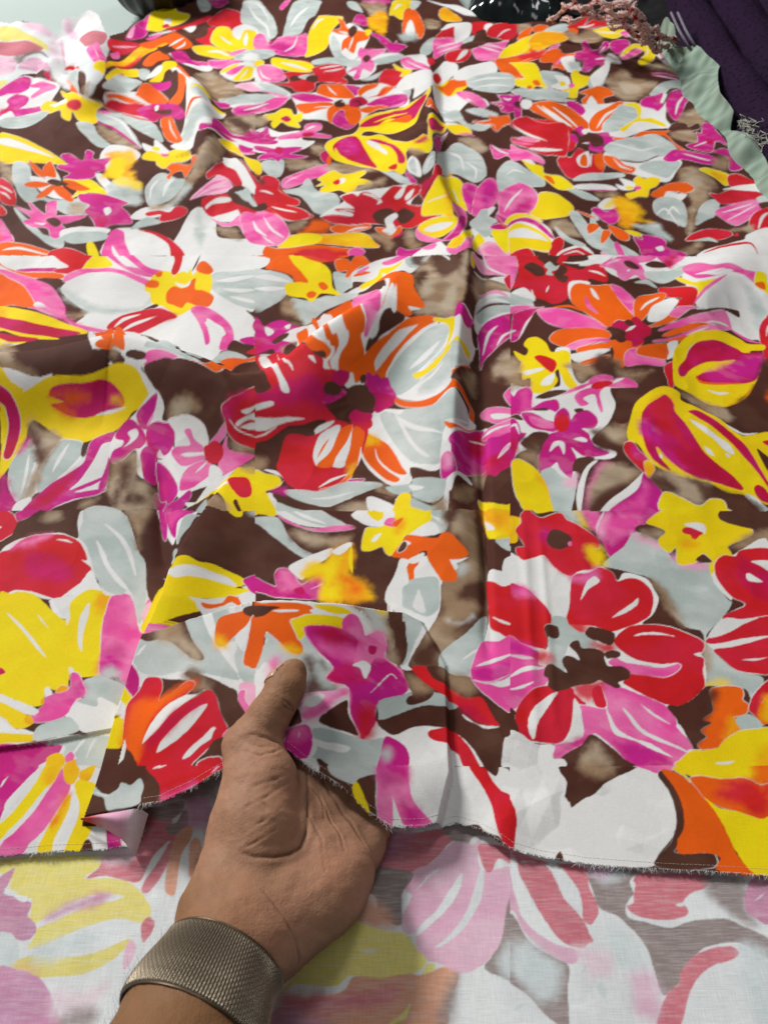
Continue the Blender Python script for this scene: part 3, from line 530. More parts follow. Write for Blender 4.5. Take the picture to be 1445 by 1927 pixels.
W -413,5522 -377,5528 -344,5539 -315,5549 -288,5562 -288,5568 -317,5567 -346,5562 -379,5547 -413,5528
W -387,5464 -352,5473 -319,5484 -290,5500 -263,5520 -264,5525 -292,5517 -321,5505 -354,5488 -387,5469
B -598,5343 -563,5388 -524,5312 -577,5287
G -544,5357 -497,5413 -439,5379 -479,5315
B -484,5381 -429,5409 -420,5332 -445,5292 -490,5303
G+ -827,5324 -756,5284 -658,5185 -577,5125 -583,5058 -652,5108 -731,5150 -800,5176
W -789,5079 -707,5116 -595,5083 -671,4961 -764,4846 -796,5041
P+ -787,4956 -717,4995 -657,5040 -585,5093 -618,4964 -705,4877 -774,4845
W -772,4919 -740,4921 -709,4933 -681,4969 -654,5013 -655,5017 -685,4985 -713,4953 -743,4937 -773,4924
W -570,5102 -544,5133 -415,5147 -367,5282 -189,5277 -34,5330 55,5262 141,5108 138,4958 -32,5031 -193,4646 -306,4687 -486,4764 -526,4951
M+ -569,5091 -544,5122 -435,5117 -334,5048 -309,4980 -414,4965 -504,5020
O+ -415,5147 -400,5270 -335,5300 -233,5271 -166,5230 -184,5087 -248,5052 -334,5065 -402,5120
M+ -244,5272 -178,5266 -144,5239 -174,5119 -197,5163
W -356,5267 -346,5224 -333,5180 -314,5140 -294,5106 -292,5112 -310,5159 -326,5203 -340,5240 -355,5272
O+ -153,5131 -160,5206 -112,5299 -34,5330 -56,5259 -120,5123
W -142,5124 -100,5228 -11,5291 -33,5189 -98,5128
O -44,5166 0,5278 61,5259 44,5222 -11,5166
C -87,5134 -52,5158 -20,5182 -1,5215 12,5251 10,5254 -6,5224 -24,5196 -54,5170 -88,5138
O+ -528,4977 -414,4965 -318,4959 -305,4900 -419,4876 -324,4864 -447,4816 -492,4850
W -472,4790 -437,4785 -402,4784 -363,4795 -322,4824 -323,4830 -365,4813 -406,4808 -441,4804 -473,4796
O+ -333,4825 -286,4940 -182,4991 -138,4945 -165,4738 -235,4688 -316,4684
M+ -296,4679 -290,4781 -242,4883 -217,4743 -164,4711 -193,4633 -233,4627
O -230,4837 -180,4931 -137,4894 -145,4749 -194,4687
O+ -149,4938 -54,5052 65,5013 -32,4997 -96,4919
M+ -97,5062 11,5164 131,5127 139,5018 75,4995 -11,5043 -97,5027
L 43,5019 72,5010 98,5005 116,5017 130,5036 128,5042 112,5036 95,5029 71,5029 43,5025
C -205,5052 -142,5124 -98,5074 -139,4992 -202,4956
B -298,4966 -258,5036 -234,4953 -284,4897
B -192,5006 -175,5026 -163,5037 -151,5026 -145,5016 -154,4997 -171,4964 -170,4959 -150,4983 -134,5015 -143,5051 -161,5063 -178,5042 -194,5011
W -256,4993 -240,5005 -225,5029 -226,5033 -242,5022 -257,4997
Y+ -710,4827 -650,4856 -614,4925 -560,4913 -532,4826 -486,4847 -479,4739 -504,4725 -483,4646 -553,4688 -599,4742 -633,4663 -659,4722 -653,4765 -693,4762
C -608,4788 -574,4821 -544,4769 -567,4738
W -745,4578 -685,4674 -584,4583 -484,4591 -452,4446 -384,4438 -434,4323 -472,4319 -577,4407 -650,4348 -731,4458
M+ -746,4589 -698,4607 -686,4685 -666,4639 -640,4534 -597,4506 -631,4448 -669,4432 -701,4459 -730,4446
P+ -597,4506 -531,4552 -463,4585 -448,4668 -365,4655 -357,4591 -390,4549 -304,4525 -308,4491 -387,4496 -455,4485 -509,4416 -569,4429
C -460,4541 -410,4550 -398,4517 -446,4487
W -442,4589 -426,4599 -412,4608 -402,4615 -394,4623 -395,4628 -405,4633 -417,4631 -431,4617 -444,4595
P -526,4500 -481,4441 -495,4367
M+ -727,4422 -634,4386 -583,4370 -522,4344 -453,4321 -460,4283 -504,4247 -407,4212 -471,4180 -537,4187 -561,4144 -595,4198 -657,4165 -673,4218 -641,4273 -719,4357
C -598,4321 -562,4352 -547,4298 -573,4262
W -596,4211 -570,4236 -561,4186 -584,4186
T~ -535,4166 -471,4190 -374,4140 -327,4122 -353,4102 -492,4088
P+ -524,3929 -503,3995 -434,4051 -317,4123 -294,4113 -289,4021 -364,3966 -482,3859 -514,3868
L -504,3909 -493,3932 -480,3956 -453,3988 -422,4020 -423,4024 -457,4003 -485,3975 -499,3944 -506,3913
T~ -298,4103 -215,4145 -120,4077 -36,3925 -118,3980 -266,4028
T~ -398,4355 -341,4389 -314,4252 -382,4272
Y+ -692,4144 -663,4131 -638,4069 -639,3999 -676,3997
G+ -643,4120 -581,4153 -535,4166 -527,4066 -548,3985 -594,3995
Y+ -341,3966 -267,4049 -210,3996 -109,4003 -94,3938 -124,3869 -61,3791 -70,3766 -131,3769 -141,3681 -180,3692 -227,3771 -307,3767 -320,3839 -296,3889 -345,3872 -316,3922
W -230,3918 -218,3957 -194,3927 -214,3874
R -261,3915 -231,3939 -224,3893 -242,3877
T~ -147,3717 -44,3809 9,3851 -9,3779 -78,3742
G+ -533,3826 -429,3867 -391,3968 -337,3818 -261,3746 -212,3620 -234,3530 -300,3506 -344,3557 -402,3737 -450,3785
G+ -18,3933 44,3901 96,3831 139,3764 79,3791 18,3870
W 116,3958 144,4021 178,3941 183,3807 123,3870
G 125,3955 152,3982 162,3841 132,3883
M+ 102,3886 140,3818 161,3771 130,3779
C+ -343,4247 -308,4306 -295,4232 -300,4144 -329,4171
O -306,4185 -286,4258 -281,4146 -299,4123
Y+ -325,4361 -297,4469 -229,4517 -170,4551 -143,4662 -135,4783 -53,4934 75,4971 128,4968 235,5024 281,5117 278,5054 219,4841 181,4624 139,4542 30,4522 -91,4607 -129,4518 -79,4492 -10,4514 94,4250 159,4228 239,4350 257,4215 226,4042 119,4096 116,3923 88,3858 44,3911 -9,3919 -101,4053 -215,4145 -274,4201
C -282,4364 -247,4468 -159,4507 -106,4306 -75,4177 -36,3981 -111,4098 -188,4175 -228,4239 -258,4262
M~ -255,4416 -188,4485 -134,4289 -211,4284
Y -267,4351 -239,4263 -198,4188 -226,4181 -263,4261
W -98,4407 -49,4396 9,4215 14,4134 -29,4255 -67,4322
C -88,4432 10,4381 100,4064 103,3964 72,3982 64,4093 10,4315
R 22,3962 63,3978 62,3921 36,3925
C -143,4677 -53,4894 75,4946 148,4934 257,5036 208,4823 153,4704 32,4843 -41,4725
O -72,4686 73,4817 156,4796 143,4681 31,4779
Y -52,4786 3,4837 54,4862 97,4859 136,4844 136,4852 95,4883 51,4892 0,4860 -53,4793
C -113,4734 -80,4789 -41,4843 14,4886 74,4903 74,4908 12,4901 -43,4863 -82,4804 -114,4738
C~ 167,4197 217,4279 229,4228 185,4166
B 175,4446 238,4799 277,5008 249,4368 209,4317 145,4393
O+ 251,4879 276,4984 318,4825 260,4844
W 260,4844 282,4875 264,4828
Y+ 260,4721 361,4729 357,4653 281,4409 240,4261 242,4417
C 257,4646 343,4689 341,4649 260,4388
M+ 278,4341 365,4614 323,4423 280,4109 270,4181
W 312,4391 326,4463 338,4526 348,4560 359,4585 358,4589 345,4572 331,4528 319,4451 310,4386
W 349,4891 431,4710 479,4655 406,4625 361,4729
Y+ 365,4703 461,4690 499,4582 404,4590
B 362,4753 399,4734 431,4715 452,4695 469,4676 470,4679 454,4703 433,4727 400,4745 362,4756
P 413,4576 445,4577 473,4575 492,4563 511,4548 512,4553 496,4577 475,4595 445,4594 413,4582
G+ 331,4860 433,4903 481,4693 581,4686 642,4689 576,4607 507,4629 433,4732
G+ 481,4855 570,4815 627,4762 585,4735 517,4788
O+ 512,4702 602,4698 636,4743 684,4707 727,4735 742,4676 718,4637 656,4615 629,4588 600,4664
T~ 429,4513 500,4522 570,4418 525,4342 456,4470
G+ 268,3956 300,4189 396,4461 463,4424 529,4285 533,4030 507,3946 459,3907 407,3951 345,3975 294,3904
W 346,4301 379,4271 403,4227 409,4135 411,4034 415,4037 421,4150 418,4266 387,4311 348,4313
W 440,4153 459,4089 472,4038 469,3987 463,3934 466,3933 479,3986 485,4055 468,4116 443,4163
G+ 194,3886 235,4034 264,4068 249,3922 201,3826
W 208,3866 221,3923 232,3972 242,3995 253,4015 252,4019 238,4006 225,3981 214,3927 206,3867
T~ 128,4114 208,4050 153,4018
P+ 592,4442 638,4400 711,4360 701,4278 645,4290 611,4237 595,4316
G+ 577,3908 612,4074 692,4203 656,3882 600,3864
R+ -675,3987 -607,3952 -565,3981 -549,3903 -506,3828 -465,3757 -418,3717 -422,3623 -482,3659 -368,3528 -332,3488 -381,3467 -456,3469 -521,3536 -584,3631 -638,3647
W -554,3769 -521,3744 -489,3719 -464,3700 -441,3684 -441,3689 -464,3715 -488,3737 -520,3757 -554,3772
W -565,3699 -521,3642 -475,3580 -432,3536 -392,3512 -392,3515 -432,3550 -475,3602 -520,3655 -565,3702
B -670,3948 -636,3969 -593,3895 -630,3910 -664,3890
B -644,3696 -610,3708 -570,3664 -592,3625 -638,3647
P+ -634,3611 -572,3597 -501,3507 -452,3421 -434,3350 -465,3278 -538,3275 -600,3321
W -618,3547 -590,3514 -561,3477 -527,3424 -491,3373 -489,3377 -522,3434 -557,3495 -589,3533 -618,3554
W -587,3574 -556,3517 -526,3464 -491,3408 -456,3352 -455,3355 -487,3415 -521,3474 -554,3528 -586,3577
W -612,3456 -587,3433 -562,3405 -532,3357 -500,3300 -499,3302 -529,3363 -558,3414 -586,3443 -612,3460
T~ -445,3433 -363,3453 -384,3385 -432,3377
O~ -360,3396 -330,3453 -264,3457 -254,3410 -325,3358 -398,3359
W -275,3518 -194,3605 -214,3661 -172,3701 -112,3713 17,3752 61,3765 147,3761 189,3723 137,3654 111,3601 -25,3566 -108,3458 -290,3480
R+ -290,3486 -249,3499 -158,3502 -151,3528 -217,3525 -226,3543 -143,3562 -186,3606 -205,3661 -155,3690 -128,3666 -112,3698 -78,3706 -26,3668 -9,3646 -34,3628 -9,3684 35,3753 61,3765 104,3746 121,3761 173,3748 180,3700 137,3666 111,3638 203,3587 172,3703 235,3799 258,3925 296,3948 277,3772 229,3644 194,3578 257,3488 182,3457 124,3436 42,3458 -42,3473 -141,3452 -214,3439 -281,3468
C~ 173,3741 217,3786 243,3798 197,3695
W -103,3688 -82,3679 -62,3673 -45,3663 -27,3653 -25,3657 -40,3676 -58,3690 -80,3694 -103,3693
W 52,3691 87,3743 104,3739 86,3689 60,3674
W 103,3687 134,3721 147,3717 129,3675 107,3663
W -209,3531 -192,3531 -176,3534 -159,3537 -143,3542 -143,3544 -159,3545 -176,3544 -192,3539 -209,3533
B -55,3535 -25,3585 26,3609 59,3581 94,3611 127,3582 147,3539 109,3487 75,3484 59,3523 8,3470 -33,3481
W 4,3515 51,3573 67,3545 42,3498 50,3443 8,3392 12,3455
B 145,3613 173,3635 199,3665 222,3716 244,3782 242,3783 217,3722 194,3673 169,3642 144,3616
O+ -250,3405 -214,3439 -141,3446 -75,3470 -66,3435 -140,3401 -204,3376
W -172,3397 -147,3409 -123,3422 -99,3430 -74,3439 -75,3444 -100,3443 -125,3437 -150,3420 -173,3400
O+ -41,3436 8,3439 41,3426 75,3460 82,3412 33,3354 -8,3375
W -8,3422 41,3450 58,3427 33,3378 8,3392
C 33,3352 56,3360 76,3372 86,3390 92,3410 90,3413 81,3401 72,3389 54,3374 32,3357
A+ -478,3247 -453,3324 -414,3347 -285,3359 -140,3395 -74,3373 -40,3313 -20,3277 -72,3266 -152,3271 -233,3279 -320,3273 -382,3238
Y -471,3254 -414,3347 -292,3351 -297,3291 -374,3238 -437,3233
W -605,3293 -537,3272 -490,3135 -586,3148
O+ -537,3266 -485,3239 -405,3239 -320,3265 -232,3261 -136,3246 -104,3232 -195,3142 -507,3144
R~ -379,3205 -262,3227 -151,3217 -164,3150 -413,3138
P+ -159,3224 -128,3264 -96,3249 -87,3218 -118,3163 -149,3154
T~ -65,3373 8,3392 40,3301 24,3238 -8,3300
M+ 56,3216 72,3266 111,3228 174,3216 132,3122 70,3150
W 124,3126 166,3211 229,3234 259,3218 278,3024
P+ 170,3218 221,3235 235,3206 211,3172
T~ 99,3394 140,3400 145,3303 168,3262 120,3255
P+ 151,3352 148,3413 181,3428 210,3339 261,3240 200,3271
Y+ 157,3424 190,3460 264,3469 345,3451 341,3389 296,3318 248,3297 179,3370
W 184,3397 230,3418 317,3401 283,3359 219,3364
Y+ 182,3584 204,3653 292,3862 344,3956 344,3801 321,3541 316,3450 257,3488 184,3514
A~ 311,3873 347,3938 317,3474 298,3496
W 208,3604 231,3610 255,3619 280,3627 306,3647 306,3651 279,3636 253,3629 229,3618 207,3606
Y+ 317,3882 352,3938 395,3896 406,3786 402,3617 370,3647 325,3661
W 344,3817 350,3775 355,3736 359,3707 363,3683 364,3686 364,3714 361,3744 355,3781 346,3819
P+ 324,3582 370,3647 397,3546 364,3359 330,3235 261,3240 322,3340 345,3451
M 358,3503 388,3541 364,3359 322,3238 276,3237 329,3338
Y+ 277,3143 306,3226 339,3255 397,3428 411,3391 331,3141
A~ 285,3149 338,3233 341,3181 307,3127
P+ 273,3135 329,3121 414,3376 377,3132 324,3058 280,3072
P+ 392,3847 422,3894 473,3861 475,3764 417,3584 399,3696
M~ 410,3851 455,3858 430,3644 408,3698
P+ 461,3812 494,3894 545,3960 578,3924 577,3813 541,3706 497,3611 425,3578
M~ 500,3864 558,3904 556,3777 493,3662
P+ 560,3727 589,3847 656,3882 627,3608 550,3615 585,3714
M+ 539,3597 595,3632 632,3656 620,3542 565,3513
G 407,3501 451,3578 474,3648 508,3639 494,3577 537,3572 502,3478 518,3463 477,3384 431,3429 409,3471
W 481,3623 530,3687 546,3673 494,3577
P+ 495,3493 568,3538 618,3525 614,3489 509,3461
Y+ 499,3440 563,3494 616,3507 585,3253 541,3298 516,3368
O 561,3559 577,3540 593,3529 604,3544 610,3563 609,3565 601,3550 595,3543 580,3550 562,3562
W 412,3456 487,3402 556,3283 509,3297 432,3347 418,3378
Y+ 410,3332 446,3415 463,3331 426,3272 400,3097 386,3091
L+ 401,3115 434,3278 481,3340 527,3315 554,3267 581,3221 578,3189 400,3097
P~ 451,3279 509,3297 549,3219 475,3196
clip 1091,7982 1389,8054 1700,8159 1970,8070 2210,7894 2493,7897 2782,7912 3119,8050 3353,7923 3632,7913 3354,7123 3091,6395 2776,5590 2606,5103 2428,4622 2234,4129 2121,3805 2021,3514 1900,3198 1745,3187 1583,3158 1452,3192 1326,3245 1169,3226 1010,3197 862,3198 716,3207 568,3212 608,3549 639,3845 680,4223 719,4598 759,4992 827,5593 915,6358 1010,7200
R 931,6604 994,6580 963,6319 891,6240
T~ 991,6555 1081,6539 988,6315
O+ 949,6202 994,6363 1073,6477 1077,6408 1013,6216
O+ 1080,6385 1113,6484 1192,6490 1195,6425 1115,6312
W 1108,6247 1156,6302 1201,6352 1237,6384 1273,6422 1274,6437 1240,6428 1202,6402 1155,6336 1107,6257
G 1180,6407 1332,6544 1353,6436 1293,6304 1168,6321
A+ 874,6088 969,6155 1047,6276 1155,6324 1303,6288 1315,6202 1220,6083 1105,5971 1011,5904 931,5843 848,5861
O~ 998,5990 1112,6197 1234,6252 1303,6202 1152,6045 1037,5918
Y 871,6065 992,6146 1051,6213 993,5951 848,5861
O+ 842,5806 970,5870 1097,5917 1102,5865 1022,5723 906,5650 826,5671
R~ 903,5813 996,5885 1095,5901 1010,5723
P+ 1104,5881 1167,5986 1217,6026 1200,5958 1141,5888
R+ 1333,6433 1417,6581 1532,6781 1542,6687 1447,6447 1372,6392
O 1328,6363 1376,6416 1405,6356 1369,6258 1329,6290
R+ 1453,6406 1521,6569 1598,6632 1674,6548 1663,6433 1547,6429
W 1419,6440 1442,6427 1471,6428 1507,6454 1546,6490 1547,6500 1510,6485 1475,6468 1448,6460 1421,6451
T~ 1418,6281 1516,6399 1567,6263 1480,6028 1388,5996 1333,6156
Y+ 1519,6378 1618,6401 1700,6430 1743,6301 1677,6189 1599,6120 1535,6295
W 1529,6332 1561,6302 1594,6276 1628,6258 1664,6247 1665,6254 1633,6281 1600,6304 1566,6324 1531,6339
P+ 1686,6264 1761,6295 1771,6223 1709,6163
W 1733,6218 1817,6151 1846,6004 1871,5743 1884,5602 1849,5650 1814,5913 1754,6088
G 1745,6215 1814,6134 1834,6005 1769,6043
Y 1833,6056 1880,6017 1867,5957 1837,5989
P 1843,5940 1852,5853 1858,5764 1866,5688 1877,5628 1882,5634 1880,5710 1878,5796 1866,5876 1848,5947
M+ 1361,6013 1409,6101 1399,5894 1404,5820 1454,5837 1526,6013 1541,5944 1506,5829 1439,5752 1507,5699 1492,5643 1445,5643 1437,5588 1394,5614 1335,5534 1286,5522 1317,5645 1272,5734 1294,5830 1349,5843
W 1444,5776 1462,5798 1479,5821 1488,5841 1495,5861 1494,5867 1485,5858 1475,5843 1459,5813 1443,5781
W 1404,5680 1429,5678 1451,5678 1468,5675 1485,5673 1486,5678 1472,5691 1454,5699 1430,5695 1405,5685
M+ 1532,5899 1595,6047 1679,6086 1693,5986 1624,5837 1558,5751 1531,5800
P+ 1566,5728 1641,5800 1735,5893 1755,5868 1681,5754 1595,5686
Y+ 1579,5730 1640,5858 1728,5976 1821,5943 1830,5820 1771,5667 1701,5618 1680,5660 1745,5770 1765,5856 1712,5901 1622,5768
W 1759,5773 1780,5820 1796,5863 1799,5893 1797,5912 1794,5909 1790,5885 1786,5864 1774,5826 1758,5775
W 1491,5746 1549,5702 1561,5628 1491,5632 1426,5521
T~ 1288,6270 1371,6313 1379,6074 1323,6099
O+ 1033,5677 1090,5867 1171,5927 1201,5889 1216,5823 1285,5815 1272,5769 1206,5761 1139,5640 1164,5612 1165,5476 1107,5515 1075,5458 1116,5639 1055,5631
P 1122,5610 1182,5753 1201,5764 1135,5583
W 1179,5735 1266,5771 1264,5645 1288,5538 1179,5454
G~ 1222,5642 1284,5659 1278,5548 1212,5511
Y+ 786,5339 824,5571 962,5633 985,5474 977,5295 989,5183 995,5105 940,5148 881,5109 813,5181 813,5277 861,5304
O 800,5469 839,5410 873,5317 835,5276 789,5368
O 878,5128 897,5149 906,5122 889,5101
O 917,5221 950,5220 953,5163 920,5162
G+ 990,5392 1094,5432 1147,5396 1111,5305 1053,5156 997,5157
W+ 1033,5171 1093,5266 1079,5368 1133,5380 1168,5378 1174,5304 1137,5177 1074,5141
Y 1100,5270 1134,5303 1137,5248 1102,5214
Y+ 1200,5435 1256,5521 1261,5447 1335,5434 1312,5336 1251,5251 1209,5203 1177,5078 1108,5063 1072,5090 1112,5164 1183,5250
P 1155,5256 1190,5294 1195,5253 1166,5217
W 1112,5086 1132,5120 1147,5166 1146,5169 1125,5133 1110,5089
G 1329,5432 1475,5610 1437,5450 1375,5301 1285,5247
W 1335,5463 1485,5632 1421,5422 1321,5260
O+ 1206,5150 1309,5255 1363,5298 1424,5259 1431,5177 1354,5122 1346,5019 1309,5054 1276,5128 1221,5002 1208,5055 1256,5143
W 1231,4992 1260,5098 1288,5132 1301,5011
T~ 1433,5424 1570,5536 1619,5433 1730,5333 1673,5221 1584,5160 1484,5106 1424,5259
K~ 1519,5389 1600,5345 1621,5232 1508,5220
P 1731,5484 1766,5469 1803,5455 1842,5433 1886,5417 1889,5425 1851,5459 1813,5492 1773,5498 1733,5493
L 1735,5452 1765,5420 1799,5395 1847,5381 1900,5373 1902,5379 1854,5402 1809,5426 1772,5445 1737,5460
G+ 1653,5175 1745,5301 1876,5371 1907,5281 1801,5250 1742,5186
T~ 1720,5597 1803,5654 1881,5588 1899,5471 1811,5535
G 766,5061 839,5122 945,5096 1046,5029 1172,5043 1012,4948 890,5003 805,5017
M+ 747,4981 795,5027 824,4986 828,4929 800,4873 803,4759 771,4708 759,4791 731,4831
B 767,4911 808,4947 817,4878 772,4864
W 831,4953 882,4935 849,4836 811,4877
W 1080,4955 1479,5079 1584,5057 1742,5186 1743,5091 1672,4836 1657,4665 1547,4637 1443,4522 1320,4390 1220,4376 1081,4352 1060,4586 981,4739 955,4846
M+ 1568,5034 1605,5131 1672,5161 1737,5187 1695,5070 1711,5043 1658,4952 1632,4980
M+ 1715,5018 1754,5139 1816,5219 1918,5257 1914,5153 1839,5035 1776,4875 1716,4769 1707,4890
W 1743,4881 1772,4957 1799,5025 1827,5082 1856,5140 1854,5146 1821,5099 1789,5041 1763,4966 1740,4884
B 1690,4995 1726,5067 1757,5132 1778,5169 1797,5202 1795,5206 1774,5180 1751,5145 1720,5077 1688,4997
T~ 1739,4817 1839,4918 1911,4982 1907,4822 1842,4680 1771,4579 1736,4699
A+ 1900,4981 1912,4948 1908,4789 1881,4771
M+ 1095,4977 1147,5025 1196,4984 1207,4914 1171,4836 1139,4839
O+ 856,4849 880,4912 957,4938 1044,4941 1138,4897 1176,4700 1148,4542 1087,4510 1018,4580 975,4630 902,4758
W 934,4858 959,4762 986,4675 1018,4610 1055,4567 1060,4578 1034,4651 1005,4722 973,4794 938,4868
W 996,4844 1025,4764 1053,4688 1073,4614 1093,4548 1096,4554 1085,4642 1068,4727 1036,4792 999,4852
W 906,4881 930,4804 955,4730 984,4647 1016,4577 1019,4582 993,4668 966,4753 938,4822 909,4886
O+ 1178,4660 1249,4855 1352,4992 1432,5071 1476,5065 1445,4970 1352,4837 1254,4639 1214,4500 1157,4509
W 1202,4552 1251,4663 1307,4802 1356,4891 1401,4962 1401,4971 1355,4924 1305,4845 1248,4696 1201,4561
G+ 1227,4467 1246,4600 1417,4993 1468,5025 1531,5009 1531,4908 1482,4797 1377,4634 1322,4493
Y+ 1461,5049 1544,5072 1564,4987 1527,4846 1593,4853 1638,4745 1630,4677 1578,4754 1508,4771 1450,4712 1341,4485 1325,4527 1449,4750 1518,4875 1528,4997 1491,5029
B+ 1603,4549 1683,4726 1745,4696 1743,4620 1812,4682 1790,4576 1705,4523 1689,4433 1637,4460
T~ 1622,4544 1724,4554 1736,4460 1727,4358 1665,4381 1610,4434
R+ 722,4624 748,4683 815,4728 912,4680 995,4627 1061,4535 1054,4424 1052,4355 1017,4263 967,4245 872,4242 789,4336 728,4470 787,4483 847,4427 784,4540
P 741,4621 770,4578 799,4522 833,4450 872,4396 873,4400 838,4465 806,4540 775,4591 743,4625
W 806,4322 840,4298 877,4285 919,4281 963,4285 965,4293 922,4303 881,4311 843,4319 807,4328
L 764,4642 788,4611 815,4567 850,4483 894,4415 895,4419 856,4498 821,4586 792,4625 765,4647
P+ 719,4483 768,4485 851,4384 802,4370 759,4405
M 1049,4491 1122,4590 1131,4480 1236,4464 1246,4413 1279,4386 1231,4333 1192,4325 1180,4254 1106,4272 1119,4349 1037,4381
B 1040,4492 1077,4511 1094,4437 1141,4479 1200,4424 1192,4325 1132,4311 1122,4368 1071,4353 1066,4443
W 1107,4509 1138,4541 1129,4467 1108,4457
O+ 1260,4388 1363,4403 1459,4544 1627,4594 1587,4527 1591,4360 1630,4250 1591,4286 1561,4472 1464,4484 1365,4369 1273,4354
G+ 1198,4305 1262,4345 1386,4413 1511,4508 1557,4417 1582,4287 1553,4214 1451,4189 1362,4127 1256,4157 1198,4250
W 1231,4331 1267,4297 1304,4270 1343,4246 1385,4236 1433,4267 1482,4312 1483,4320 1436,4286 1391,4262 1351,4271 1310,4291 1271,4311 1232,4336
W 1190,4252 1253,4140 1358,4110 1490,4190 1563,4113 1504,3990 1430,3897 1298,3993 1176,4123
G 1330,4061 1417,4124 1551,4101 1470,3958 1423,3947
M+ 1643,4320 1724,4383 1752,4517 1777,4499 1842,4680 1894,4681 1869,4539 1871,4449 1871,4346 1821,4381 1763,4245 1697,4252
W 1684,4307 1716,4328 1745,4349 1765,4365 1782,4380 1783,4384 1767,4379 1748,4368 1718,4342 1684,4311
C 1776,4394 1808,4404 1792,4347 1768,4346
M+ 1763,4245 1851,4307 1897,4251 1899,4123 1820,4087 1841,4196 1800,4234
M+ 1483,4166 1556,4264 1613,4262 1708,4220 1772,4171 1739,4115 1646,4103 1570,4138 1523,4103 1481,4119
W 1600,4211 1631,4185 1663,4165 1694,4152 1726,4144 1728,4148 1699,4165 1670,4182 1636,4200 1601,4216
T~ 1758,4152 1847,4217 1788,4078 1734,4097
T~ 1517,4007 1591,4043 1644,3995 1683,3889 1608,3779 1599,3673 1522,3677 1521,3783 1503,3904
K~ 1549,3914 1600,3898 1565,3824 1533,3841
R+ 923,4171 961,4205 995,4182 1050,4287 1100,4234 1171,4200 1144,4048 1060,3998 961,3956 924,4077
W 1021,4163 1060,4226 1103,4253 1077,4095 1028,4087
O 1031,4107 1057,4206 1082,4211 1067,4094
O 1116,4102 1127,4219 1177,4236 1147,4067
W 1088,4098 1097,4139 1105,4177 1111,4207 1116,4236 1114,4236 1104,4208 1095,4176 1089,4137 1085,4097
O+ 1179,4218 1233,4182 1264,4103 1312,4063 1284,4014 1234,4039 1176,4123
W 1220,4167 1228,4122 1240,4083 1264,4061 1290,4046 1292,4050 1268,4073 1247,4097 1234,4130 1222,4169
P+ 672,4234 705,4440 745,4367 817,4258 852,4166 838,4131 773,4207 697,4204
W 703,4335 722,4322 738,4310 750,4294 763,4279 764,4283 754,4307 741,4329 724,4339 704,4341
W+ 730,4244 760,4258 808,4115 777,4094
Y+ 737,4218 775,4150 836,4113 836,4038 912,3996 957,3879 951,3841 881,3847 834,3960 772,4050
O 832,4010 867,3998 873,3913 850,3938
G+ 666,4185 724,4120 778,4030 825,3959 807,3894 717,3902 668,3963 643,3982
G+ 966,3936 1063,4017 1213,4024 1244,3992 1167,3972 1060,3943
W+ 956,3869 1034,3901 1138,3911 1184,3865 1090,3852 996,3842
M 1032,3836 1070,3842 1108,3848 1145,3850 1180,3847 1181,3851 1147,3861 1111,3863 1072,3854 1033,3840
G+ 925,3843 993,3824 1073,3756 999,3749 945,3805
T~ 1066,3820 1177,3832 1133,3783
W+ 1184,3917 1224,3893 1212,3968 1252,3943 1279,3900 1259,3848 1201,3863
Y 1223,3885 1258,3885 1261,3857 1235,3855
Y+ 1278,3938 1314,3981 1334,3948 1372,3958 1410,3932 1379,3868 1336,3835 1313,3769 1271,3777 1227,3773 1214,3817 1264,3829 1280,3862
P 1263,3866 1292,3878 1299,3848 1274,3836
O+ 1329,3784 1393,3851 1454,3887 1525,3886 1558,3832 1507,3799 1467,3818 1419,3805 1384,3725 1363,3753
W 1394,3772 1423,3820 1472,3803 1512,3784 1443,3712 1369,3695
G+ 1342,3737 1421,3774 1473,3726 1473,3617 1437,3506 1391,3559 1348,3594 1321,3653
W 1381,3620 1403,3653 1416,3669 1425,3651 1437,3617 1441,3621 1436,3665 1421,3694 1397,3664 1378,3623
W 1329,3623 1356,3650 1376,3658 1393,3605 1407,3523 1409,3526 1401,3614 1384,3674 1354,3661 1328,3626
G+ 1488,3522 1544,3661 1614,3732 1655,3719 1610,3612 1556,3569
T~ 1489,3648 1531,3676 1484,3522 1437,3439
R+ 1625,3795 1677,3798 1773,3868 1881,3842 1879,3756 1800,3753 1725,3712 1660,3704 1636,3749
W+ 1716,3852 1878,3962 1931,3933 1934,3791 1881,3842 1773,3868
Y+ 1628,4008 1695,4064 1789,4045 1802,3992 1744,3898 1701,3951
A~ 1706,4032 1783,4026 1768,3943 1713,3958
R+ 1791,4019 1859,4052 1912,3982 1938,3954 1838,3926 1765,3904
P+ 1611,3635 1701,3691 1809,3751 1868,3721 1869,3669 1744,3548 1674,3508 1627,3580
W 1647,3623 1679,3633 1716,3649 1763,3678 1813,3709 1813,3713 1765,3690 1718,3663 1681,3643 1647,3626
W 1655,3559 1697,3583 1739,3612 1781,3649 1823,3689 1823,3692 1782,3660 1740,3624 1697,3592 1655,3562
G+ 1855,3761 1917,3792 1910,3717 1862,3704
B 1846,3706 1910,3717 1884,3636 1849,3635
R+ 1727,3465 1761,3563 1822,3634 1889,3652 1817,3438 1760,3443
W 1768,3459 1796,3511 1821,3555 1842,3585 1866,3616 1865,3622 1840,3604 1812,3571 1787,3519 1765,3462
R+ 1406,3383 1453,3439 1524,3481 1576,3488 1632,3452 1623,3401 1548,3368 1510,3403 1453,3378
R 1631,3399 1660,3437 1653,3394
T~ 1643,3460 1745,3498 1719,3430 1682,3455
W 1419,3188 1462,3270 1594,3317 1661,3347 1700,3410 1824,3458 1721,3169
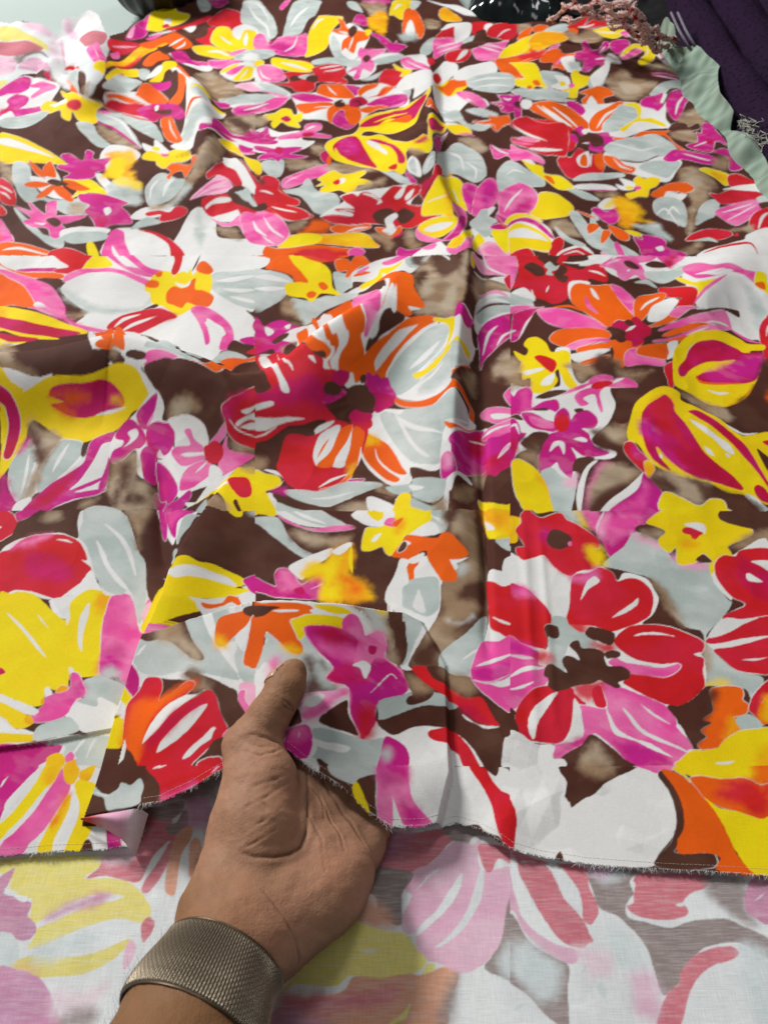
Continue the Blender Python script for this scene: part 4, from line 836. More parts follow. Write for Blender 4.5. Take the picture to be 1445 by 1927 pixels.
R 1447,3236 1485,3253 1524,3268 1570,3275 1614,3281 1648,3288 1668,3282 1669,3241 1665,3189 1668,3193 1677,3250 1679,3302 1658,3317 1624,3312 1579,3306 1531,3293 1489,3271 1449,3243
G 1442,3365 1477,3366 1507,3366 1524,3356 1540,3343 1544,3352 1537,3384 1519,3403 1484,3394 1444,3374
T~ 1357,3261 1413,3322 1462,3351 1426,3281
P+ 633,3880 690,3911 735,3901 770,3823 766,3755 717,3669 671,3648 609,3648
L 630,3748 663,3778 693,3807 711,3834 722,3860 720,3864 704,3848 686,3828 659,3795 628,3753
W 627,3732 647,3745 668,3763 689,3796 710,3831 709,3833 686,3803 665,3774 646,3754 627,3735
Y+ 712,3662 760,3740 783,3821 848,3810 894,3755 929,3665 883,3574 797,3566 743,3600
W 603,3590 615,3617 704,3625 779,3494 786,3378 758,3253 701,3297 595,3435
Y+ 605,3606 645,3646 697,3641 761,3541 708,3593 637,3573 599,3549
M 610,3565 643,3584 673,3592 703,3571 731,3527 752,3465 772,3398 774,3403 759,3476 739,3543 711,3590 677,3612 643,3598 610,3570
Y 601,3484 639,3504 671,3510 699,3474 722,3421 739,3379 754,3340 758,3348 749,3399 736,3452 713,3512 678,3545 639,3529 601,3494
Y+ 571,3311 641,3401 723,3395 772,3343 748,3238 680,3264 624,3273 564,3244
R+ 560,3212 608,3272 658,3283 675,3229 663,3197 558,3196
R+ 743,3205 769,3323 811,3381 830,3351 806,3249 780,3187
W 806,3249 885,3292 928,3260 929,3178 780,3187
R+ 811,3232 881,3268 909,3243 937,3177 788,3186
W 808,3208 839,3222 867,3230 884,3216 900,3194 901,3197 888,3224 869,3242 839,3232 808,3211
T~ 796,3503 876,3536 901,3430 909,3379 838,3402
G+ 895,3595 937,3633 965,3541 982,3370 1008,3249 948,3278 920,3397
G+ 809,3479 857,3364 918,3292 883,3276 825,3369
G+ 1029,3656 1048,3362 1102,3302 1147,3208 1010,3180 982,3281 971,3443
M+ 1017,3662 1053,3689 1090,3652 1135,3699 1150,3625 1121,3549 1082,3525 1045,3593
W 1055,3705 1114,3781 1166,3768 1144,3699 1085,3669
Y~ 1089,3694 1130,3767 1186,3782 1191,3715 1138,3717
A~ 1136,3751 1203,3779 1244,3721 1272,3642 1235,3594 1299,3565 1205,3537 1179,3498 1130,3512 1150,3625
G~ 1192,3517 1312,3548 1330,3481 1344,3400 1307,3417 1243,3475
O+ 938,3642 973,3634 1027,3593 993,3597
O+ 961,3479 989,3528 1029,3514 998,3448 957,3411
O+ 997,3336 1033,3453 1066,3447 1043,3379 1006,3320
O+ 1063,3516 1108,3486 1147,3427 1134,3367 1092,3369 1073,3438
Y+ 1137,3460 1187,3457 1222,3422 1169,3413
B 1020,3555 1048,3566 1068,3495 1036,3464
M+ 1167,3405 1206,3386 1215,3429 1283,3423 1316,3385 1309,3326 1367,3268 1354,3222 1180,3211 1171,3312
W 1252,3317 1288,3340 1285,3296 1256,3282
P+ 1054,3310 1077,3341 1086,3230 1061,3190 1051,3222
L+ 979,3228 1000,3213 1010,3180 977,3177
clip -1875,3217 -1725,3205 -1592,3227 -1438,3205 -1305,3229 -1155,3213 -1015,3224 -867,3210 -720,3194 -574,3180 -541,2911 -521,2716 -501,2532 -482,2357 -442,2094 -437,2000 -432,1903 -419,1781 -403,1648 -495,1622 -603,1649 -710,1665 -799,1641 -897,1639 -996,1640 -1099,1645 -1200,1647 -1299,1646 -1338,1762 -1378,1883 -1404,1989 -1414,2073 -1425,2160 -1609,2519 -1696,2740 -1784,2973
W -1725,3205 -1226,3229 -574,3180 -548,3058 -523,2740 -558,2728 -515,2660 -511,2533 -564,2468 -620,2443 -668,2257 -875,2534 -1000,2591 -1125,2595 -1227,2642 -1213,2720 -1355,2908 -1377,2988 -1474,3007 -1669,3040
O -1712,3150 -1658,3098 -1528,3073 -1397,3035 -1384,3001 -1491,3011 -1692,3112
M+ -1618,3087 -1559,3118 -1456,3101 -1409,3049 -1530,3079
R+ -1480,3230 -1325,3242 -1299,3198 -1324,3124 -1333,3047 -1414,3042 -1439,3074 -1384,3097 -1440,3155
W -1689,3190 -1630,3222 -1525,3215 -1449,3156 -1388,3097 -1480,3099 -1611,3137 -1670,3160
Y+ -1326,3088 -1317,3211 -1280,3248 -1198,3124 -1258,3105 -1299,3086
P+ -1688,3077 -1636,3075 -1509,3015 -1404,2928 -1331,2824 -1301,2783 -1285,2695 -1335,2701 -1450,2753 -1425,2766 -1562,2963 -1665,3027
O+ -1676,3039 -1616,3013 -1546,2961 -1485,2874 -1423,2758 -1477,2766 -1542,2797 -1593,2795
W -1435,2774 -1414,2798 -1331,2709 -1382,2720
B -1502,3006 -1425,2999 -1366,2976 -1372,2919 -1333,2854 -1203,2734 -1280,2703 -1311,2781 -1404,2928
T~ -1289,2709 -1203,2734 -1237,2675
P+ -1373,2975 -1374,3031 -1318,3099 -1226,3106 -1117,3053 -1002,2995 -993,2950 -1092,3004 -1180,3053 -1280,3072 -1338,3010
P+ -1264,3249 -1231,3246 -1127,3098 -990,3093 -967,3052 -986,3030 -1068,3033 -1139,3083 -1212,3174
P+ -1188,3239 -1145,3231 -1047,3112 -974,3087 -972,3038 -1062,3076
W -1369,2919 -1338,3010 -1279,3069 -1179,3050 -1092,3001 -992,2944 -972,2847 -1002,2761 -1098,2719 -1205,2741 -1286,2816
G~ -1370,2912 -1328,2914 -1273,2848 -1173,2785 -1068,2768 -1003,2793 -975,2862 -995,2761 -1100,2726 -1205,2741 -1286,2816
R+ -931,3065 -936,3174 -953,3241 -911,3236 -897,3119 -905,3055
B -835,3065 -829,3085 -824,3111 -822,3150 -822,3198 -824,3200 -829,3158 -833,3121 -836,3093 -837,3068
W -748,3048 -662,3095 -570,3145 -544,3023 -555,3024 -670,3042
G -746,2988 -723,3038 -638,3037 -544,3023 -516,2775 -526,2734 -602,2765 -675,2827 -722,2892
W -708,2948 -667,2932 -629,2932 -590,2950 -553,2976 -555,2986 -598,2985 -638,2977 -674,2968 -710,2959
W -667,2872 -636,2855 -604,2846 -572,2850 -540,2862 -541,2869 -575,2872 -607,2874 -637,2877 -667,2879
W -630,2814 -594,2794 -562,2780 -541,2775 -524,2777 -524,2784 -541,2795 -561,2805 -593,2814 -630,2821
Y -1020,2934 -1011,3006 -987,3078 -941,3080 -897,3007 -867,3014 -847,3083 -830,3032 -811,3054 -748,3025 -724,2878 -749,2820 -814,2727 -851,2726 -910,2798 -968,2831 -993,2911
Y -914,3036 -892,3066 -859,3058 -853,2979 -895,2994
W -903,2995 -851,2965 -832,2993 -822,2953 -864,2949
O -1024,2978 -1004,3010 -972,2998 -972,2959 -1017,2956
O -822,3099 -805,3140 -774,3117 -741,3055 -759,3023 -811,3054
O -999,3062 -973,3083 -969,3041 -986,3034
O -924,2919 -902,2966 -862,2942 -834,2955 -828,2993 -810,3002 -801,2922 -763,2901 -716,2849 -702,2814 -718,2762 -772,2779 -817,2819 -831,2775 -871,2809 -907,2838
B -992,2762 -952,2823 -935,2799 -973,2760
R+ -1099,2619 -1086,2667 -1031,2734 -928,2782 -837,2711 -878,2681 -958,2593 -997,2580 -1029,2601 -1072,2604
W -1068,2625 -1055,2646 -1041,2667 -1018,2691 -992,2719 -994,2725 -1025,2708 -1051,2687 -1064,2658 -1071,2629
W -1035,2599 -1016,2617 -994,2640 -958,2671 -919,2710 -921,2716 -965,2687 -1003,2659 -1024,2631 -1037,2603
R~ -926,2774 -878,2750 -848,2712 -918,2667
P+ -789,2749 -775,2776 -733,2764 -667,2710 -605,2623 -583,2538 -590,2464 -625,2454 -630,2508 -630,2598 -663,2636 -712,2676 -672,2518 -684,2486 -708,2570 -746,2665
W -715,2650 -670,2637 -619,2573 -649,2545
W -675,2641 -661,2622 -648,2604 -636,2585 -622,2565 -621,2567 -631,2593 -643,2617 -658,2633 -674,2645
P+ -1282,2682 -1220,2641 -1128,2612 -1070,2599 -1122,2585 -1213,2616
P~ -1420,2751 -1352,2756 -1278,2696 -1202,2628 -1285,2669
Y -1586,2774 -1536,2779 -1442,2729 -1346,2692 -1247,2637 -1163,2582 -1280,2562 -1361,2560 -1465,2587 -1521,2600
A~ -1586,2774 -1551,2758 -1526,2711 -1565,2713
C -1565,2713 -1480,2669 -1383,2633 -1296,2615 -1189,2580 -1270,2549 -1381,2539 -1460,2573 -1534,2632
Y -1517,2606 -1457,2561 -1408,2536 -1363,2527 -1324,2526 -1292,2528 -1264,2533 -1267,2540 -1298,2546 -1330,2551 -1370,2554 -1413,2560 -1461,2578 -1519,2614
C -1509,2569 -1435,2540 -1338,2531 -1393,2494 -1479,2510
Y -1492,2524 -1433,2496 -1375,2502 -1423,2466 -1465,2452
W -1476,2502 -1449,2483 -1426,2472 -1409,2476 -1397,2486 -1398,2489 -1413,2485 -1429,2484 -1451,2492 -1477,2505
M+ -559,2534 -504,2557 -488,2511 -499,2487 -542,2506
M+ -522,2624 -507,2683 -496,2581
B -585,2525 -542,2506 -497,2493 -520,2439 -595,2452
R -525,2449 -486,2488 -481,2443
G -668,2257 -614,2443 -518,2422 -560,2389 -618,2352 -642,2219
W -951,2558 -887,2524 -780,2448 -648,2217 -564,2202 -577,2176 -658,2206 -721,2219 -779,2192 -841,2191
G -849,2291 -874,2527 -780,2448 -661,2224 -724,2237 -801,2263
P+ -845,2206 -823,2248 -776,2256 -715,2224 -781,2212 -822,2194
O+ -678,2217 -611,2209 -596,2335 -553,2385 -480,2432 -478,2411 -556,2358 -566,2178 -634,2202
O -611,2378 -582,2407 -517,2407 -552,2370 -594,2353
B -795,2466 -721,2277 -697,2248 -667,2228 -637,2216 -609,2223 -615,2366 -615,2370 -611,2237 -637,2226 -667,2239 -698,2262 -773,2448 -794,2469
T~ -1462,2446 -1413,2455 -1281,2208 -1208,2170 -1193,2145 -1257,2147 -1294,2162 -1324,2165
W -1159,2566 -1123,2590 -1029,2601 -937,2557 -838,2295 -895,2242 -887,2220 -824,2212 -840,2183 -806,2148 -779,2109 -751,2064 -765,2008 -809,2096 -851,2162 -897,2197 -960,2202 -913,2233 -959,2253 -1007,2249 -1032,2284
B -891,2232 -881,2249 -834,2243 -831,2219 -861,2212
B -959,2253 -933,2242 -902,2220 -904,2203 -941,2201
O -1142,2583 -1104,2594 -1063,2597 -955,2304 -991,2298 -1127,2563
O -1011,2272 -997,2294 -954,2309 -1063,2599 -1020,2590 -906,2271 -942,2263 -958,2250 -995,2253
T~ -947,2259 -933,2242 -937,2227 -950,2234
B -831,2185 -781,2212 -745,2219 -656,2190 -560,2176 -477,2402 -428,1980 -584,1945 -764,2002 -751,2058 -786,2115
T~ -727,2072 -685,2089 -641,2070 -627,2042 -681,2036 -730,2023
K~ -718,2071 -671,2069 -667,2045 -706,2037
W -1323,2159 -1284,2170 -1199,2148 -1142,2162 -1173,2113 -1234,2100 -1277,2121
Y -1321,2152 -1277,2127 -1224,2109 -1170,2145 -1123,2159 -1035,2164 -982,2182 -941,2203 -891,2200 -852,2178 -831,2144 -806,2096 -832,2065 -862,2050 -882,2017 -917,1977 -958,1952 -1006,1928 -1056,1933 -1107,1967 -1162,2006 -1193,2017 -1205,1989 -1203,1949 -1211,1895 -1222,1833 -1239,1773 -1244,1773
C -1150,2100 -1139,2123 -1092,2137 -1028,2144 -961,2157 -911,2120 -893,2087 -907,2068 -956,2058 -1013,2037 -1072,2039 -1110,2055 -1141,2072 -1100,2082 -1143,2095
O~ -1137,2106 -1067,2116 -1020,2109 -1054,2086 -1088,2072 -1062,2046 -1110,2060 -1135,2072 -1101,2085 -1137,2095
A~ -936,2107 -897,2092 -902,2076 -935,2096
W -984,2046 -960,2050 -935,2053 -911,2059 -888,2068 -889,2071 -915,2069 -940,2066 -964,2060 -985,2049
C+ -1315,2109 -1279,2094 -1247,2050 -1231,2003 -1228,1933 -1232,1867 -1256,1870 -1265,1944 -1269,1999 -1286,2046 -1311,2065
Y -1307,2039 -1301,2019 -1295,1997 -1289,1967 -1281,1930 -1278,1930 -1280,1967 -1284,1998 -1293,2021 -1304,2040
R -1279,1889 -1268,1885 -1268,1870
W -1229,2100 -1182,2149 -1267,2140 -1235,2110
W -1224,1840 -1199,1934 -1174,1951 -1066,1949 -1006,1928 -985,1868 -1007,1815 -1049,1752 -1107,1712 -1138,1663 -1199,1736
G -1224,1840 -1211,1895 -1198,1942 -1172,1919 -1147,1854 -1144,1764 -1145,1685 -1184,1721 -1213,1780
W -1176,1879 -1171,1836 -1165,1795 -1160,1755 -1154,1714 -1151,1713 -1150,1752 -1153,1792 -1161,1834 -1173,1878
G -1105,1726 -1114,1821 -1086,1933 -1053,1944 -1005,1923 -997,1869 -1019,1816 -1053,1766 -1076,1725
W -1071,1799 -1064,1825 -1058,1852 -1053,1885 -1051,1921 -1055,1924 -1065,1893 -1072,1862 -1075,1832 -1075,1801
T~ -1207,2001 -1192,2014 -1148,1988 -1088,1950 -1102,1884 -1114,1821 -1110,1755 -1126,1677 -1145,1678 -1149,1721 -1135,1771 -1138,1846 -1174,1928
B~ -1201,1996 -1161,1944 -1115,1868 -1133,1846 -1172,1919
M~ -1210,1911 -1197,1949 -1195,1919 -1210,1891
M~ -1240,1758 -1234,1795 -1202,1743 -1156,1685 -1145,1650 -1163,1636 -1197,1636
W -1157,1678 -1114,1698 -1119,1635 -1158,1636
W -983,1860 -956,1943 -915,1969 -873,1937 -899,1845 -883,1749 -892,1712 -958,1684 -1019,1658 -1074,1633 -1124,1635 -1089,1690
M+ -1127,1635 -1110,1684 -1070,1746 -1023,1786 -981,1829 -979,1868 -978,1935 -939,1969 -911,1977 -907,1935 -938,1917 -944,1867 -958,1806 -975,1755 -995,1720 -895,1778 -900,1748 -975,1709 -884,1727 -911,1698 -969,1684 -1024,1658 -1057,1632
C~ -1114,1656 -1074,1717 -1021,1779 -990,1792 -1008,1728 -1041,1680 -1076,1640
W -971,1757 -953,1781 -937,1809 -933,1845 -930,1879 -919,1904 -905,1929 -908,1932 -926,1913 -942,1888 -946,1852 -948,1817 -960,1788 -974,1760
W -975,1711 -951,1718 -928,1728 -909,1745 -892,1766 -894,1768 -913,1752 -933,1737 -954,1725 -977,1713
M -902,1861 -883,1749 -899,1719 -908,1733 -903,1814
B -997,1869 -1004,1919 -991,1927 -985,1893 -986,1860
W -866,2032 -844,2055 -804,2106 -780,2114 -751,2064 -754,2019 -716,2010 -701,1974 -706,1922 -638,1851 -599,1861 -569,1816 -546,1770 -618,1728 -627,1682 -654,1706 -744,1855 -760,1887 -737,1776 -797,1792 -824,1899 -854,1849 -884,1831 -909,1893 -905,1977
M+ -846,2046 -815,2080 -779,2104 -780,2067 -792,2028 -805,1987 -832,2005
L -803,2003 -794,2015 -788,2025 -785,2033 -786,2039 -788,2040 -792,2036 -796,2030 -801,2019 -805,2005
M -906,1969 -888,2014 -865,2029 -825,1998 -799,1948 -809,1909 -830,1899 -856,1857 -874,1836 -895,1842 -896,1885 -873,1912 -873,1937 -898,1944
W -866,1977 -842,1992 -829,1970 -838,1939 -864,1908 -851,1946
M -805,1987 -778,2015 -747,2009 -716,2004 -703,1968 -710,1908 -731,1885 -749,1909 -754,1881 -735,1872 -758,1873 -788,1919
C~ -799,1948 -777,1920 -754,1881 -763,1872 -787,1911
M -806,1893 -782,1919 -748,1847 -737,1767 -772,1773 -795,1839
M+ -748,1861 -711,1831 -670,1766 -659,1721 -677,1694 -714,1707 -731,1771 -746,1818
M+ -733,1702 -728,1731 -713,1700 -697,1703 -697,1671 -709,1654 -723,1676
W -735,2017 -699,2029 -656,2026 -612,1998 -594,1963 -588,1921 -616,1860 -693,1908 -707,1974
P+ -674,1976 -653,1981 -638,1948 -606,1922 -604,1902 -656,1899 -678,1887 -654,1881 -602,1889 -595,1875 -626,1852 -665,1841 -700,1879 -707,1904 -689,1922 -648,1929
P+ -653,1735 -657,1795 -637,1843 -594,1868 -572,1854 -568,1808 -596,1767 -620,1743
W -614,1813 -603,1828 -594,1842 -588,1854 -584,1864 -585,1865 -592,1858 -599,1849 -608,1833 -615,1814
P+ -583,1933 -561,1962 -536,1995 -532,1962 -553,1933 -565,1927
P -541,1922 -526,1957 -517,1911 -434,1899 -465,1860 -507,1819 -528,1810 -548,1848
W -574,1847 -544,1840 -527,1802 -562,1769
R -602,1915 -589,1927 -566,1940 -541,1922 -535,1891 -547,1863 -569,1854 -592,1875
T~ -513,1941 -434,1932 -423,1907 -493,1906
R+ -551,2042 -531,2065 -498,2089 -437,2131 -425,1939 -460,1928 -495,1937 -526,1968 -537,2005
C~ -547,2037 -508,2080 -459,2114 -507,2051 -517,2012
M~ -550,2037 -536,2048 -523,2016 -541,2021
W -486,2037 -460,2051 -441,2064 -443,2052 -465,2030
W -495,1992 -478,2000 -462,2010 -448,2020 -436,2032 -437,2034 -452,2026 -467,2017 -481,2005 -496,1993
W -523,2005 -510,1989 -493,1974 -467,1967 -439,1963 -438,1965 -466,1971 -490,1979 -507,1992 -522,2006
W -501,1997 -439,2041 -430,2037 -428,1992 -474,1984
R -491,1984 -473,1995 -457,2004 -444,2008 -429,2010 -429,2013 -443,2016 -460,2014 -477,2001 -493,1986
T~ -886,1839 -856,1857 -821,1884 -803,1791 -811,1746 -821,1687 -850,1722 -853,1686 -881,1713 -883,1771
B~ -857,1833 -829,1836 -816,1746 -838,1715 -855,1773
T~ -801,1754 -759,1761 -737,1724 -725,1641 -825,1630 -830,1679 -785,1674
B~ -791,1703 -770,1711 -759,1683 -778,1667
T~ -949,1670 -898,1691 -903,1663 -944,1649
G+ -926,1642 -891,1656 -833,1644 -836,1630 -928,1628
M+ -653,1698 -625,1735 -614,1720 -622,1682 -649,1643 -695,1659 -688,1687
W -627,1682 -594,1683 -608,1668 -649,1643 -618,1660
W -562,1769 -517,1811 -486,1836 -500,1812 -523,1770 -574,1699 -594,1683
Y -600,1683 -574,1699 -538,1755 -504,1803 -486,1840 -464,1845 -416,1832 -394,1638 -435,1628 -464,1685 -472,1665 -450,1624 -480,1614 -500,1675 -544,1723 -564,1707
W -562,1730 -511,1774 -498,1762 -531,1745
R -507,1777 -492,1798 -447,1799 -427,1755 -424,1712 -449,1697 -474,1718
T~ -562,1692 -517,1680 -491,1651 -485,1613 -546,1599
G+ -587,1639 -572,1684 -562,1692 -551,1598
T~ -469,1845 -429,1878 -418,1848 -428,1836
clip -574,3180 -446,3166 -320,3161 -195,3169 -69,3196 57,3187 180,3120 296,3041 438,3195 568,3212 540,2964 519,2762 496,2559 471,2355 452,2181 435,2030 419,1888 406,1762 394,1645 309,1665 213,1615 127,1627 40,1650 -49,1664 -138,1662 -227,1660 -316,1658 -403,1648 -419,1781 -432,1903 -437,2000 -442,2094 -482,2357 -501,2532 -521,2716 -541,2911
W -585,3199 -528,3190 -501,3127 -515,3071 -567,3052
O -585,3199 -181,3191 -195,3133 -270,3094 -332,3104 -411,3114 -341,3010 -322,2943 -374,2943 -409,3008 -512,3045 -498,3135
R~ -338,3179 -197,3188 -225,3112 -295,3118
G+ -564,3034 -510,3028 -424,3000 -385,2942 -416,2911 -404,2855 -435,2794 -474,2749 -529,2728
W -548,2966 -513,2950 -480,2942 -443,2936 -404,2935 -403,2945 -442,2969 -481,2987 -517,2988 -549,2979
W -538,2874 -508,2861 -477,2858 -446,2869 -414,2888 -415,2896 -449,2895 -480,2891 -509,2887 -538,2882
G -220,3012 -175,3018 -121,2997 -127,2911 -110,2841 -237,2745 -303,2642 -339,2663 -382,2760 -380,2825 -313,2807 -242,2843 -199,2858
T~ -421,2795 -379,2812 -350,2722 -330,2640 -387,2651
B~ -529,2728 -449,2709 -377,2698 -331,2652 -444,2652 -524,2682
Y -416,2911 -396,2934 -352,2943 -322,2943 -358,3024 -429,3148 -393,3179 -334,3128 -261,3079 -228,3012 -216,2909 -177,2852 -258,2861 -278,2828 -298,2795 -329,2827 -366,2833 -404,2849
O -432,3182 -412,3130 -365,3024 -323,2956 -344,2943 -401,2995 -496,3045 -513,3054 -490,3135
O -277,2937 -255,2945 -234,2907 -252,2884 -271,2906
O -322,2860 -303,2879 -281,2860 -293,2828 -315,2830
O+ -213,3113 -164,3141 -147,3113 -133,3167 -103,3207 -71,3149 -55,3119 -101,3094 -130,3040 -151,2987 -166,2992 -161,3042 -198,3028
W -141,3009 -100,3078 -8,3168 133,3177 208,3115 151,3017 111,2933 75,2967 7,2920 -67,2911 -119,2898
O+ -133,2996 -100,3046 -57,3043 -99,3007
P+ -8,3134 39,3165 95,3194 126,3181 54,3103 8,3100
P -115,3043 -70,3101 -69,3076 -99,3030
B+ -170,2865 -126,2884 -82,2937 -22,2948 -68,2948 -128,2953 -134,2912 -149,2898
W -151,2865 -119,2904 -60,2944 -68,3001 -30,2959 -59,2883 -103,2867
Y+ -30,2983 -15,3071 38,3065 85,3109 53,3026 7,2956 -52,2895 -104,2896 -82,2945
G+ 93,3129 164,3157 200,3122 166,3028 113,3007
T~ 122,2832 151,3017 214,3088 280,3064 326,2972 330,2817 281,2623 264,2559 183,2574 116,2590 158,2641 141,2754
B~ 215,3108 354,3051 325,2856 301,2920 240,2878 202,2992
B~ 137,2935 178,2949 165,2821 136,2800
B~ 133,3177 208,3115 176,3080 151,3017 122,3070
W 250,3069 260,3046 268,3029 272,3019 276,3009 278,3010 278,3025 274,3041 263,3058 251,3073
K~ 158,2820 195,2837 191,2746 161,2713
K~ 255,2760 279,2810 297,2755 269,2637 219,2622
T~ 339,3049 367,3061 332,2855 299,2677 294,2704
W 271,2571 298,2664 359,2652 374,2653 333,2402 251,2250 248,2409
M 292,2671 326,2645 342,2639 375,2664 343,2589 311,2539 293,2585 271,2571
M -522,2665 -502,2672 -477,2628 -451,2652 -417,2669 -395,2663 -351,2628 -309,2630 -342,2605 -395,2570 -342,2523 -368,2501 -384,2446 -411,2446 -427,2479 -466,2460 -499,2458
W -473,2622 -440,2606 -434,2583 -456,2565
W -393,2628 -372,2640 -374,2611 -388,2611
W -406,2547 -363,2605 -309,2630 -341,2593 -336,2529 -370,2523
C~ -508,2533 -458,2513 -466,2460 -499,2458
B -435,2525 -408,2565 -375,2582 -379,2552 -417,2513
T~ -382,2457 -374,2495 -334,2505 -324,2310
O -489,2424 -475,2418 -461,2416 -448,2423 -436,2433 -437,2437 -451,2433 -463,2430 -476,2429 -489,2428
G -471,2443 -410,2441 -435,2420 -469,2422
W -341,2593 -289,2644 -236,2709 -152,2783 -64,2754 7,2765 -8,3009 50,2807 61,2593 88,2559 183,2574 208,2511 179,2441 112,2387 78,2336 19,2300 -57,2261 -120,2235 -187,2196 -211,2199 -219,2258 -251,2282 -305,2323
O -302,2637 -250,2707 -188,2771 -131,2800 -86,2528 -72,2474 -68,2416 -84,2391 -71,2329 -95,2273 -120,2242 -157,2241 -164,2271 -159,2304 -134,2345 -128,2391 -148,2430 -207,2698 -249,2696
W -255,2671 -221,2698 -155,2425 -131,2390 -134,2351 -152,2317 -164,2277 -164,2241 -176,2236 -186,2269 -171,2301 -162,2339 -179,2367 -199,2401
O -288,2638 -269,2670 -198,2393 -172,2375 -162,2339 -177,2299 -192,2267 -182,2230 -201,2264 -190,2308 -197,2344 -229,2368
O -343,2570 -324,2600 -300,2601 -263,2384 -216,2336 -190,2308 -195,2266 -214,2274 -221,2294 -271,2296 -328,2511
W -300,2607 -273,2621 -210,2355 -178,2323 -183,2290 -207,2248 -181,2205 -193,2193 -215,2224 -213,2260 -190,2302 -203,2337 -256,2373
P+ -131,2800 -80,2834 -28,2768 -7,2639 -10,2563 -33,2498 -58,2400 -74,2395 -65,2443 -72,2507
L~ -58,2432 -46,2490 -26,2512 -45,2424
B -345,2506 -272,2312 -215,2302 -211,2275 -251,2270 -303,2289 -384,2452
B -58,2382 -26,2450 0,2548 34,2579 81,2557 47,2500 -7,2426 -45,2350 -67,2342
O -30,2906 22,2963 74,2952 118,2911 121,2780 140,2708 158,2628 102,2614 109,2581 88,2563 61,2574 47,2586 42,2747 28,2780 -7,2565 7,2643 22,2859
W 27,2585 42,2729 50,2787 47,2577
W 96,2617 144,2612 116,2599 102,2596
W -7,2758 7,2718 -7,2599 -20,2507 -58,2400 -20,2439
O -121,2266 -83,2312 -52,2354 7,2435 67,2526 102,2562 156,2575 197,2568 202,2542 168,2525 114,2482 79,2436 46,2376 19,2313 6,2276 -82,2229 -108,2233
W -32,2295 -32,2325 7,2398 60,2491 128,2532 94,2487 46,2407 6,2341 -26,2291
W 13,2285 32,2343 79,2428 141,2507 181,2523 201,2523 154,2478 99,2423 59,2349 26,2280
W 6,2276 32,2343 79,2428 141,2498 201,2523 261,2523 251,2240 225,2122 164,2094 94,2148 44,2194
G 13,2278 32,2329 93,2430 154,2496 208,2521 247,2501 229,2416 201,2363 148,2310 109,2273 133,2235 108,2214 57,2198 32,2213
W 99,2313 128,2328 156,2347 181,2377 205,2414 202,2422 172,2402 144,2378 119,2350 96,2319
G~ 173,2302 240,2377 249,2320 230,2203 167,2150 119,2186
W 120,2203 147,2210 172,2223 192,2249 210,2279 209,2282 188,2257 168,2235 144,2220 119,2206
Y+ 106,2284 147,2283 186,2315 219,2352 245,2467 235,2520 192,2544 196,2563 236,2554 270,2559 257,2453 234,2380 269,2434 285,2420 320,2431 322,2400 301,2373 267,2395 197,2287 165,2259 127,2245 112,2261
G 247,2387 274,2406 292,2356 315,2352 238,2242
O+ 38,2191 87,2148 141,2116 195,2118 234,2171 241,2231 265,2256 318,2351 320,2323 256,2227 235,2192 260,2176 295,2169 317,2104 309,2043 289,2033 302,2119 271,2140 238,2130 199,2074 146,2076 81,2121 44,2158
B 236,2202 318,2341 356,2422 336,2059 312,2044 319,2124 288,2172 260,2181
T~ 261,2200 328,2329 338,2288 325,2205 283,2211
B 324,2383 357,2433 357,2351 329,2350
B+ 343,2600 370,2649 364,2511 345,2513
W -44,2116 6,2142 81,2112 163,2068 219,2123 244,2130 288,2074 317,2029 214,1918 188,1849 180,1781 141,1779 86,1820 91,1764 62,1746 6,1781 -65,1883 -79,1981
G -13,2118 19,2122 56,2100 81,2112 163,2068 218,2103 196,2006 189,1863 181,1801 131,1812 76,1874 36,1967 0,2056
G -9,2109 19,2122 66,1997 94,1915 132,1849 131,1812 87,1851 30,1978
W 42,2095 60,2055 88,2011 134,1961 186,1924 187,1929 138,1979 94,2032 68,2068 45,2098
W 37,2116 61,2062 84,1985 111,1903 149,1834 116,1866 78,1962
G 212,2105 244,2130 263,2116 290,2102 287,2015 211,1959 192,1924 196,2023
W 206,1975 226,1968 247,1980 269,2007 292,2035 293,2040 273,2023 250,1996 227,1979 206,1979
O+ 200,1971 241,1961 310,2020 267,1964 221,1933
O+ -67,2023 -37,2011 6,1977 36,1914 58,1843 74,1798 52,1805 18,1844 -18,1904 -30,1956 -24,1905 6,1848 49,1790 40,1774 6,1798 -35,1856 -66,1907 -76,1965
A~ -61,2015 -18,1989 -42,1965 -66,1965
R -493,2400 -449,2429 -384,2452 -252,2289 -217,2273 -212,2232 -170,2242 -181,2192 -205,2161 -210,2122 -191,2098 -167,2074 -227,2060 -286,2030 -333,2015 -389,1963 -440,1940
C~ -450,2116 -398,2135 -328,2186 -254,2193 -205,2161 -216,2120 -324,2100 -406,2083
W -474,2412 -435,2415 -369,2232 -340,2171 -329,2134 -356,2138 -372,2189 -406,2272
W -403,2429 -361,2284 -343,2261 -332,2243 -322,2224 -320,2225 -326,2247 -337,2269 -359,2298 -403,2433
W -270,2273 -251,2274 -240,2245 -250,2250
B -492,2390 -462,2356 -409,2189 -393,2143 -451,2127
W -446,2063 -389,2090 -382,2075 -445,2045
W -444,2023 -380,2034 -322,2049 -275,2053 -345,2024 -402,1990 -443,1987
W -435,1961 -417,1967 -400,1976 -383,1991 -367,2007 -368,2009 -386,1995 -403,1982 -419,1972 -436,1963
R -218,2097 -205,2066 -189,2042 -171,2058 -171,2078 -175,2079 -184,2062 -179,2060 -193,2076 -214,2100
W -139,2222 -114,2256 -101,2223 -70,2251 -76,2219 -132,2194
M -180,2168 -156,2184 -132,2175 -180,2129 -216,2120
C -187,2202 -164,2245 -127,2252 -126,2227 -150,2192
